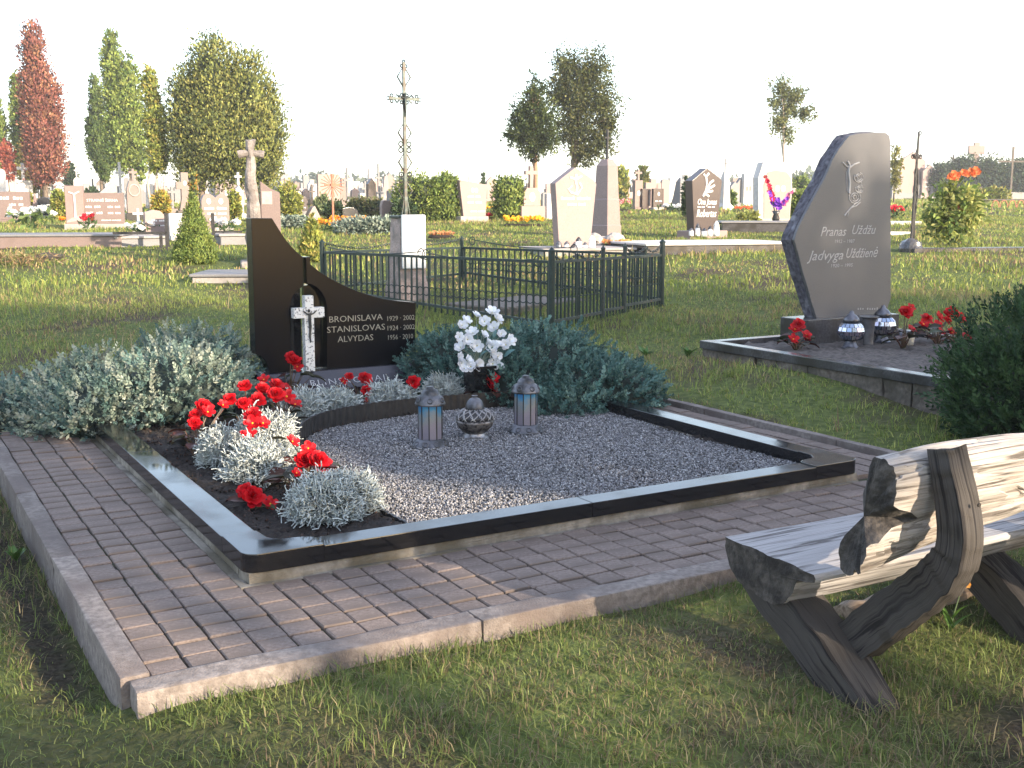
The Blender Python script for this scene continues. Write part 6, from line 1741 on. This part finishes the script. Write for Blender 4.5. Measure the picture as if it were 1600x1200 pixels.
# rose shrub at the right
p, s_, fx = spot(1488, 386, 0)
root = thing('rose_bush', 'tall leafy rose bush with orange blooms behind the border stone', 'bush', p, 0)
bl = [(0, 0, 52*s_, 46*s_, 36*s_, 44*s_), (-18*s_, 0, 40*s_, 30*s_, 26*s_, 36*s_), (20*s_, 0, 58*s_, 30*s_, 26*s_, 34*s_), (-5*s_, 0, 84*s_, 26*s_, 20*s_, 18*s_)]
v_, f_, c_ = crown(bl, 300, 8, (.13, .055), [(.20, .26, .06), (.26, .30, .08), (.14, .20, .05), (.32, .32, .1)], 'rand', .35, .75, 77, .25)
link('foliage', mesh_np('foliage', v_, f_, LEAF, c_), root)
st = MB()
for k in range(14):
    a_ = k*.9; st.tube([(0.02*k - .1, 0, -.05), (18*s_*math.cos(a_), 14*s_*math.sin(a_), 40*s_), (34*s_*math.cos(a_), 20*s_*math.sin(a_), (70 + 3*(k % 5))*s_)], [.012, .009, .004], 5)
for x in (-8, 8, 22): st.tube([(0, 0, 40*s_), (x*s_, -.05, 112*s_)], [.01, .005], 5)
st.build('stem', surf('green_stem', (.05, .09, .03), (.09, .14, .05), 20, .6), root)
OR = petal_mesh('flower', [(7, 1, .3), (6, .8, .6), (4, .5, 1)], .07, .2, [(.75, .2, .07), (.8, .28, .12)], 5)
for x, z in ((-10, 112), (-4, 110), (-7, 106), (6, 114), (11, 112), (18, 116), (24, 118), (27, 115), (-14, 108), (20, 112), (3, 60), (-2, 40)):
    link('flower', OR, root, (x*s_, -.12, z*s_), (R(70), 0, random.uniform(-.5, .5)))
# dry brown plants and compost at the left edge
root = thing('dry_plant_heap', 'heap of dry brown plants and pale blooms at the left edge', 'plant', G(18, 415), 0)
nl = 500
v_, f_ = leaf_arrays(np.stack([rng.normal(0, .38, nl), rng.normal(0, .2, nl), rng.uniform(0, .16, nl)], 1), rng.normal(size=(nl, 3)) + np.array([0, 0, .5]), .12, .02)
link('foliage', mesh_np('foliage', v_, f_, LEAF, np.repeat(pick([(.3, .2, .1), (.2, .13, .07), (.4, .3, .16), (.16, .17, .05)], nl), 4, 0)), root)
root = thing('rotten_stump', 'small rotten stump piece in the grass at the left', 'stump', G(78, 406), .3)
MB().tube([(-.22, 0, .02), (0, 0, .05), (.2, .02, .03)], [.05, .07, .04], 9).build('wood', WOOD_DARK, root, noise=.02, nscale=10, sub=1)

# ================================================================== trees
def tree(label, u, v, blobs, cols, n, leaf, mode='up', core=None, trunk=None, name='tree', grp=None, shell=.22, per=9, clump=.26, uneven=.15, limbs=0, cat='tree', tmat=None):
    """blobs in pixels relative to the foot: (x, z, rx, rz) or with depth ratio"""
    p, s_, fx = spot(u, v, 0)
    root = thing(name, label, cat, p, 0, grp)
    bl = [(b[0]*s_, 0 if len(b) < 6 else b[5]*s_, b[1]*s_, b[2]*s_, b[2]*s_*(b[4] if len(b) > 4 else 1), b[3]*s_) for b in blobs]
    a_ = crown(bl, int(n*2.3), per, (leaf*s_*1.45, leaf*s_*.8), cols, mode, clump, shell, len(label)*3, uneven, col_clump=.3)
    parts = [a_] + ([core_blob(bl, .66, core)] if core else [])
    q = cat_vfc(*parts)
    link('crown', mesh_np('crown', q[0], q[1], NEEDLE if mode == 'up' else LEAF, q[2]), root)
    if trunk:
        for ti in trunk:
            t = MB().tube([(x*s_, 0, z*s_) for x, z, r in ti], [r*s_ for x, z, r in ti], 8)
            if limbs:
                for k in range(limbs):
                    b = bl[k % len(bl)]; a2 = k*2.4
                    i0 = ti[min(len(ti) - 1, 1 + k % (len(ti) - 1))]
                    t.tube([(i0[0]*s_, 0, i0[1]*s_), ((i0[0]*s_ + b[0])/2, b[4]*.3*math.sin(a2), (i0[1]*s_ + b[2])/2 + .1), (b[0] + b[3]*.5*math.cos(a2), b[4]*.5*math.sin(a2), b[2] + b[5]*.3)], [i0[2]*s_*.5, i0[2]*s_*.35, i0[2]*s_*.1], 6)
            t.build('trunk', tmat or WOODBARK, root, smooth=True)
    return root
RUSTC = [(.19, .065, .05), (.24, .09, .065), (.15, .05, .042), (.27, .13, .07)]
RUSTL = [(.36, .14, .09), (.34, .24, .06), (.28, .22, .05), (.40, .22, .08), (.22, .10, .07)]
tree('tall rust red columnar conifer at the left', 72, 318, [(-6, 235, 20, 42), (-4, 170, 26, 55), (2, 110, 31, 55), (8, 150, 27, 60), (4, 70, 30, 45)], RUSTC, 950, 3.4, 'up', (.10, .04, .03), [[(0, -3, 5), (0, 40, 4), (0, 120, 2)]], 'columnar_conifer')
tree('green and gold sprays growing through the foot of the rust red conifer', 66, 316, [(6, 108, 16, 40, 1, -24), (-2, 55, 23, 36, 1, -22), (4, 35, 20, 22, 1, -24)], [(.25, .22, .05), (.3, .2, .06), (.2, .2, .05)], 420, 3.0, 'up', (.08, .06, .02), [[(0, -3, 3), (0, 60, 2)]], 'columnar_conifer')
tree('green columnar conifer just left of the rust red conifer', 37, 316, [(0, 170, 9, 32), (-1, 120, 11, 50), (0, 80, 11, 45)], TH_G, 300, 3.2, 'up', (.03, .045, .015), [[(0, -3, 3), (0, 60, 2)]], 'columnar_conifer')
tree('green conifer cut by the left edge', 0, 316, [(-2, 130, 14, 48), (2, 90, 18, 50)], TH_G, 340, 3.2, 'up', (.03, .045, .015), [[(0, -3, 3), (0, 60, 2)]], 'columnar_conifer')
tree('thin red leaved sapling between the left edge conifers', 16, 318, [(0, 75, 9, 22), (2, 50, 8, 14)], [(.38, .10, .08), (.44, .15, .1)], 90, 3.0, 'out', None, [[(0, -3, 1.2), (0, 50, 1)]], 'red_sapling')
tree('tallest green columnar thuja left of the round thuja', 200, 318, [(-14, 215, 16, 48), (-10, 150, 22, 60), (10, 160, 20, 65), (14, 105, 20, 50), (-6, 90, 24, 45), (22, 70, 12, 40)], TH_G, 1000, 3.4, 'up', (.03, .045, .015), [[(10, -3, 3), (6, 50, 2.5), (2, 110, 1.5)]], 'columnar_thuja')
tree('short dark columnar thuja at the left of the tall green thuja', 160, 316, [(-2, 150, 10, 46), (-4, 95, 15, 48), (6, 60, 12, 32)], [(.07, .11, .03), (.10, .14, .035), (.05, .085, .025)], 420, 3.2, 'up', (.025, .035, .015), [[(0, -3, 3), (0, 60, 2)]], 'columnar_thuja')
tree('narrow yellow green columnar thuja with bare trunk beside the tall one', 247, 332, [(-3, 190, 11, 34), (2, 140, 15, 46), (4, 90, 15, 34)], TH_Y, 460, 3.2, 'up', (.05, .06, .02), [[(-10, -3, 2.6), (-14, 40, 2.2), (-6, 90, 1.5)], [(-2, -3, 2.2), (0, 50, 2), (2, 90, 1.2)]], 'columnar_thuja', tmat=surf('pale_trunk', (.40, .32, .26), (.5, .42, .34), 15, .8))
tree('broad round topped thuja, the widest tree at the left', 355, 332, [(-52, 140, 40, 92), (-12, 165, 46, 110), (38, 150, 46, 100), (66, 120, 32, 80), (0, 110, 60, 72), (-40, 90, 42, 55), (52, 80, 38, 52)], [(.15, .17, .045), (.20, .21, .055), (.11, .13, .04), (.24, .23, .065), (.07, .09, .03)], 2600, 3.6, 'up', (.02, .03, .012), [[(-40, -3, 6), (-38, 40, 5), (-30, 90, 3)], [(40, -3, 4), (42, 60, 3)]], 'round_thuja_tree', uneven=.12)
tree('dark pine with bare reddish trunk left of the big leafy tree', 832, 330, [(2, 175, 18, 38), (-14, 150, 22, 28), (12, 140, 26, 32), (-16, 120, 30, 22), (14, 108, 28, 20), (-30, 116, 14, 10), (0, 92, 22, 12)], [(.05, .075, .025), (.075, .10, .03), (.10, .125, .035), (.035, .055, .02)], 520, 3.4, 'out', None, [[(4, -3, 4), (5, 60, 3.6), (3, 110, 3), (2, 180, 1)]], 'pine_tree', shell=.75, uneven=.3, limbs=8, tmat=surf('red_pine_bark', (.28, .16, .10), (.38, .23, .15), 15, .9))
tree('big leafy tree behind the pine, tallest in the middle', 905, 326, [(-20, 215, 32, 38), (18, 210, 36, 42), (-30, 175, 32, 38), (34, 160, 34, 44), (0, 165, 42, 52), (-14, 120, 36, 36), (28, 110, 36, 34), (46, 130, 20, 26), (8, 85, 30, 22)], [(.07, .085, .025), (.10, .115, .035), (.05, .065, .02), (.13, .13, .045)], 900, 3.4, 'rand', None, [[(-8, -3, 5), (-10, 60, 4.5), (-4, 120, 3.5), (4, 200, 1.2)]], 'leafy_tree', shell=.8, uneven=.3, limbs=10)
tree('slender lone tree above the wide white headstone', 1222, 318, [(-8, 178, 18, 20), (12, 165, 20, 20), (30, 138, 20, 13), (2, 145, 20, 22), (-10, 125, 16, 20), (4, 108, 13, 18), (-14, 155, 14, 16)], [(.16, .18, .06), (.2, .21, .08), (.12, .14, .05)], 230, 3.2, 'rand', None, [[(0, -3, 3), (1, 60, 2.4), (-2, 110, 2), (-4, 170, .8)]], 'slender_tree', shell=.9, per=8, limbs=8, uneven=.35, tmat=surf('pale_trunk', (.40, .32, .26), (.5, .42, .34), 15, .8))
tree('dark spreading tree behind the stone cross at the right', 1495, 300, [(-20, 30, 26, 24), (8, 44, 26, 26), (30, 34, 26, 24)], DK_G, 260, 3.4, 'rand', (.02, .03, .012), [[(0, -3, 3), (0, 30, 2)]], 'leafy_tree', shell=.6)
tree('dark tree between the stone cross and the wooden cross', 1556, 302, [(-14, 38, 28, 28), (14, 30, 24, 26), (34, 36, 24, 26)], DK_G, 280, 3.4, 'rand', (.02, .03, .012), [[(0, -3, 3), (0, 30, 2)]], 'leafy_tree', shell=.6)
tree('dark tree cut by the right edge behind the wooden cross', 1602, 302, [(-8, 34, 22, 28), (12, 40, 26, 26)], DK_G, 200, 3.4, 'rand', (.02, .03, .012), [[(0, -3, 3), (0, 30, 2)]], 'leafy_tree', shell=.6)
tree('dark leafy tree left of the stone cross, behind the pink gabled stone', 1468, 300, [(0, 32, 18, 22)], DK_G, 90, 3.4, 'rand', (.02, .03, .012), [[(0, -3, 2), (0, 30, 1.5)]], 'leafy_tree', shell=.6)
tree('small yellow leaved tree at the right edge of the tall grey headstone', 1396, 318, [(0, 62, 10, 30), (2, 34, 9, 16)], [(.2, .2, .06), (.26, .24, .07)], 60, 3.2, 'rand', None, [[(0, -3, 1.5), (0, 60, .8)]], 'slender_tree', shell=.8)
tree('dark round tree right of the rust red conifer', 112, 312, [(0, 40, 9, 18), (-2, 22, 8, 12)], DK_G, 70, 3.2, 'rand', (.02, .03, .012), [[(0, -3, 1.5), (0, 30, 1)]], 'leafy_tree')
# far wood along the horizon
def far_wood(label, spans, yd):
    P_, C_ = [], []
    for u0, u1, vt in spans:
        n = int((u1 - u0)*9)
        u = rng.uniform(u0, u1, n)
        s_ = yd/F
        top = (325 - vt)*s_*(.75 + .35*np.sin(u*.21) * np.sin(u*.083 + 1)) + 0
        for k in range(5):
            P_.append(np.stack([(u - 800)*s_ + rng.normal(0, 1, n), yd + rng.normal(0, 3, n), H + top*rng.uniform(-.15, 1, n)], 1))
    P_ = np.concatenate(P_); n = len(P_)
    v_, f_ = leaf_arrays(P_, rng.normal(size=(n, 3)), rng.uniform(.7, 1.1, n), rng.uniform(.5, .8, n))
    tag(link('far_wood', mesh_np('far_wood', v_, f_, LEAF, np.repeat(pick([(.12, .15, .11), (.15, .18, .13), (.09, .12, .10)], n), 4, 0))), label, 'wood', kind='stuff')
far_wood('hazy far wood on the horizon', [(415, 500, 284), (490, 640, 276), (640, 800, 294), (960, 1120, 292), (1120, 1190, 282), (1190, 1260, 270), (1390, 1640, 266)], 170)
# ================================================================== tall trees behind the viewer, whose shade falls over the grave
LIT = []          # sunlit spots in the photograph: the crowns are open along the sun's way to them
def lit(p, r): LIT.append((np.array(p), r))
for a, b, z, r in ((-.25, -.35, .1, .34), (.15, -.45, .1, .34), (.55, -.5, .08, .28), (-.45, -.1, .1, .25), (-.5, 2.9, .1, .18), (1.62, 0, .14, .13), (1.4, 0, .13, .1),
                   (.62, 1.75, .42, .24), (.5, 1.4, .4, .2), (.55, .9, .35, .16), (.9, .8, .2, .26), (1.15, .55, .2, .22), (.8, .45, .2, .16), (.45, 3.2, .5, .40), (.1, 3.2, .35, .35), (.75, 2.2, .42, .16), (-.35, 3.9, .3, .1),
                   (1.5, -1.75, .68, .26), (1.9, -1.75, .68, .30), (2.3, -1.75, .68, .3), (2.1, -1.25, .1, .25), (2.1, -2.0, 0, .2), (.64, -.6, .02, .22), (.1, -.6, .02, .28), (-.35, -.62, .02, .25), (1.35, -.6, .05, .08)):
    lit(GL(a, b, z), r)
for u, v, r in ((40, 930, .3), (60, 1050, .3), (200, 1140, .35), (450, 1150, .3), (700, 1160, .28), (960, 1180, .2), (100, 1180, .3), (330, 1180, .3), (580, 1190, .3), (1550, 1090, .2), (1580, 1180, .2),
                (1460, 445, .5), (1560, 430, .5), (100, 470, .5), (250, 455, .5), (60, 440, .6), (350, 470, .5)):
    lit(G(u, v), r)
LP = np.array([p for p, r in LIT]); LR = np.array([r for p, r in LIT]); SV = np.array(SUNV)
def open_to_sun(P):
    keep = np.ones(len(P), bool)
    for p, r in zip(LP, LR):
        w = P - p
        t = w @ SV
        keep &= np.linalg.norm(w - t[:, None] * SV, axis=1) > r + .1
    return keep
SHADE_COL = [(.05, .09, .025), (.07, .11, .03), (.04, .07, .02)]
for i, (x, y, r, zt_) in enumerate(((8.5, -7.5, 3.0, 8.6), (13.2, -8.4, 3.2, 9.8), (17.8, -7.6, 3.2, 10.9), (22.4, -8.3, 3.2, 11.0), (27.0, -7.7, 3.2, 11.2), (24.6, -10.2, 2.6, 11.6), (31.8, -8.4, 3.2, 11.4), (36.4, -7.6, 3.2, 11.6))):
    names = ['first', 'second', 'third', 'fourth', 'fifth', 'sixth', 'seventh', 'eighth']
    root = thing('shade_tree', 'leafy shade tree behind the viewer, %s along the row' % names[i], 'tree', (x, y, 0), 0, 'row of shade trees behind the viewer')
    h_ = (zt_ - 1.6) / 2
    bl = [(0, 0, 1.6 + h_, r * .95, 2.0, h_), (-r * .35, .3, 1.6 + h_ * .8, r * .75, 1.7, h_ * .75), (r * .4, -.3, 1.6 + h_ * 1.15, r * .7, 1.7, h_ * .78), (0, 0, zt_ - 1.9, r * .95, 1.8, 1.8)]
    off = np.array([x, y, 0])
    v, f, c = crown(bl, 640, 9, (.42, .30), SHADE_COL, 'rand', .35, .7, 200 + i, keep=lambda P: open_to_sun(P + off))
    link('crown', mesh_np('crown', v, f, LEAF, c), root)
    tr = MB().tube([(0, 0, -.2), (.1, 0, 2), (0, .1, 4.5), (.1, 0, zt_ - 1.5)], [.22, .18, .13, .03], 10)
    for k in range(6):
        a_ = k * 1.05; z = 2.2 + k * .7
        tr.tube([(.05, 0, z), (1.0 * math.cos(a_), .8 * math.sin(a_), z + .9), (1.9 * math.cos(a_), 1.3 * math.sin(a_), z + 1.5)], [.07, .05, .015], 6)
    tr.build('trunk', WOODBARK, root, smooth=True)

# ================================================================== grass
def inside_exc(x, y):
    m = np.zeros(len(x), bool)
    for cx, cy, yaw, hw, hd in EXC:
        dx, dy = x - cx, y - cy
        a = dx * math.cos(yaw) + dy * math.sin(yaw); b = -dx * math.sin(yaw) + dy * math.cos(yaw)
        m |= (np.abs(a) < hw) & (np.abs(b) < hd)
    return m
EXC.append((*(OG + EX * 1.585 + EY * 1.65).xy, TH, 2.15, 2.405))
GREENS = np.array([(.13, .175, .045), (.17, .215, .06), (.095, .14, .038), (.23, .25, .085), (.14, .185, .05)])
STRAW = np.array([(.23, .18, .10), (.19, .135, .085), (.29, .235, .13), (.14, .10, .065)])
def grass(name, label, y0, y1, dens, hmin, hmax, width, seed, margin=1.5, straw=.18, bend=.6, clump=0, tone=1.0):
    hw = lambda y: 800 / F * y * 1.02 + margin
    area = (hw(y0) + hw(y1)) * (y1 - y0)
    n = int(area * dens)
    y = rng.uniform(y0, y1, n); x = rng.uniform(-1, 1, n) * hw(y1)
    if clump:
        k = n // clump
        cx, cy = rng.uniform(-1, 1, k) * hw(y1), rng.uniform(y0, y1, k)
        i = rng.integers(0, k, n)
        mix = rng.random(n) < .6
        x = np.where(mix, cx[i] + rng.normal(0, .02, n), x); y = np.where(mix, cy[i] + rng.normal(0, .02, n), y)
    ok = (np.abs(x) < hw(y)) & ~inside_exc(x, y)
    a = (x - OG.x) * EX.x + (y - OG.y) * EX.y; b = (x - OG.x) * EY.x + (y - OG.y) * EY.y
    bare = bare_at(x, y)
    ok &= rng.random(n) > bare
    x, y, a, b = x[ok], y[ok], a[ok], b[ok]
    n = len(x)
    z = hgt_np(y) + ground_noise(x, y) * np.clip((60 - y) / 30, 0, 1) - .008
    lush = np.clip(.5 + patch(x, y, .9, 9), 0, 1)
    hh = rng.uniform(hmin, hmax, n) * (.6 + .7 * lush) * (1 + .5 * np.exp(-((b + .80) / .07) ** 2) * (a > -.6))
    az = rng.uniform(0, 6.28, n)
    d = np.stack([np.cos(az), np.sin(az)], 1)
    lean = rng.uniform(.05, bend, n) * hh * 1.3
    w = width * rng.uniform(.6, 1.3, n)
    s_ = np.stack([-d[:, 1], d[:, 0]], 1)
    tw = rng.uniform(-.9, .9, n); s_ = s_ * np.cos(tw)[:, None] + d * np.sin(tw)[:, None]
    V = np.empty((n, 5, 3))
    base = np.stack([x, y, z], 1)
    def pt(t): return base + np.stack([d[:, 0] * lean * t * t, d[:, 1] * lean * t * t, hh * t * (1 - .25 * t * lean / hh)], 1)
    sw = np.concatenate([s_ * w[:, None] / 2, np.zeros((n, 1))], 1)
    V[:, 0] = pt(0) - sw; V[:, 1] = pt(0) + sw
    V[:, 2] = pt(.55) - sw * .75; V[:, 3] = pt(.55) + sw * .75; V[:, 4] = pt(1)
    i = np.arange(n)[:, None] * 5
    f = np.concatenate([i + np.array([[0, 1, 3]]), i + np.array([[0, 3, 2]]), i + np.array([[2, 3, 4]])])
    c = GREENS[rng.integers(0, 5, n)] * (1 + rng.normal(0, .15, (n, 1)))
    ps = np.clip(straw + .35 * (-patch(x, y, 1.1, 21)), .04, .85)
    dry = rng.random(n) < ps
    c[dry] = STRAW[rng.integers(0, 4, dry.sum())] * (1 + rng.normal(0, .15, (dry.sum(), 1)))
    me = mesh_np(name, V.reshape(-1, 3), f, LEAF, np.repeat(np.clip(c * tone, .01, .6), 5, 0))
    tag(link(name, me), label, 'grass', kind='stuff')
grass('grass', 'short mown grass round the walkway and bench', 2.3, 6.2, 9000, .026, .068, .0037, 1, 1.2, .34, 1.1, 14)
grass('dry_thatch', 'dry flattened thatch between the near grass blades', 2.3, 6.2, 5200, .010, .022, .0034, 5, 1.0, .72, 2.6, 10)
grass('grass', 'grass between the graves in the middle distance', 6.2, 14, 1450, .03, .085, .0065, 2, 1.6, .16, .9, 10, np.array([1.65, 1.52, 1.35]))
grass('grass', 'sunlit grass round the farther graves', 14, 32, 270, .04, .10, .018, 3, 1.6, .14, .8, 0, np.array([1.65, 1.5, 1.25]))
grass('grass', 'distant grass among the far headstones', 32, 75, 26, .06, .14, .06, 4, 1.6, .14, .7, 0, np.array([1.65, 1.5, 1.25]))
# taller seed stalks and broad-leaved weeds
def stalks(label, n, y0, y1, h0, h1, seed):
    g = np.random.default_rng(seed)
    y = g.uniform(y0, y1, n); x = g.uniform(-1, 1, n) * (.46 * y + .5)
    ok = ~inside_exc(x, y); x, y = x[ok], y[ok]; n = len(x)
    z = hgt_np(y); h_ = g.uniform(h0, h1, n); az = g.uniform(0, 6.28, n); le = g.uniform(.1, .4, n) * h_
    tip = np.stack([x + np.cos(az) * le, y + np.sin(az) * le, z + h_], 1); base = np.stack([x, y, z - .01], 1); mid = (tip + base) / 2 + np.array([0, 0, .02])
    w = np.array([.0018, 0, 0]) * (1 + y[:, None] / 6)
    V = np.stack([base - w, base + w, mid + w * .8, mid - w * .8, tip], 1)
    i = np.arange(n)[:, None] * 5
    f = np.concatenate([i + np.array([[0, 1, 2]]), i + np.array([[0, 2, 3]]), i + np.array([[3, 2, 4]])])
    tag(link('seed_stalks', mesh_np('seed_stalks', V.reshape(-1, 3), f, LEAF, np.repeat(STRAW[g.integers(0, 4, n)] * 1.2, 5, 0))), label, 'grass', kind='stuff')
stalks('thin dry seed stalks standing above the grass', 260, 7, 22, .10, .22, 3)
def weed(label, p, n, L, up):
    root = thing('weed', label, 'weed', p, random.uniform(0, 6), 'broad leaved weeds in the grass')
    for k in range(n):
        a_ = 2 * math.pi * k / n + random.uniform(-.3, .3)
        o = link('leaf', WEEDLEAF, root, (0, 0, .005), (random.uniform(-.2, .2), -up * random.uniform(.6, 1.2), a_)); o.scale = (L * random.uniform(.7, 1.2),) * 3
WEEDLEAF = leaf_mesh('leaf', 1.0, .38, [(.07, .14, .03)], 0)
weed('bright green dandelion rosette in the grass in front of the kerb joint', G(845, 1082), 7, .075, .6)
weed('dandelion rosette in the grass near the bottom edge, left of the bench leg', G(985, 1170), 6, .06, .5)
weed('green weed rosette at the left edge of the grass beside the walkway', G(25, 880), 8, .09, .7)
weed('small weed rosette near the walkway front corner', G(300, 1135), 7, .07, .8)
weed('plantain rosette in the grass left of the right grave kerb', G(1010, 560), 7, .13, .7)
weed('plantain rosette beside the left corner of the right grave', G(1075, 560), 7, .13, .7)
root = thing('yellow_grass_flower', 'single orange flower on a thin stalk under the bench', 'flower', G(1480, 1010))
MB().tube([(0, 0, 0), (.02, .01, .1), (.05, .02, .21)], [.003, .0025, .002], 5).build('stem', surf('green_stem', (.05, .09, .03), (.09, .14, .05), 20, .6), root)
link('flower', petal_mesh('flower', [(6, 1, .3), (5, .7, .7)], .028, .1, [(.75, .33, .06), (.7, .4, .12)], 3), root, (.05, .02, .21), (.7, .3, 0))
for k in range(4):
    o = link('leaf', WEEDLEAF, root, (.005 * k, 0, .03 + .02 * k), (0, -.7, k * 1.7)); o.scale = (.11, .05, .08)

# ================================================================== evening haze
hz = bpy.data.materials.new('evening_haze')
hz.use_nodes = True
hn = hz.node_tree.nodes
hn.remove(hn['Principled BSDF'])
pv = hn.new('ShaderNodeVolumePrincipled')
pv.inputs['Color'].default_value = (.93, .94, .96, 1)
pv.inputs['Density'].default_value = 0.0010
pv.inputs['Anisotropy'].default_value = 0.0
hz.node_tree.links.new(pv.outputs[0], hn['Material Output'].inputs['Volume'])
tag(MB().box(-1000, 1060, -60, 1400, -1.6, 18).build('haze', hz), 'thin pale evening haze over the whole cemetery', 'haze', kind='stuff')
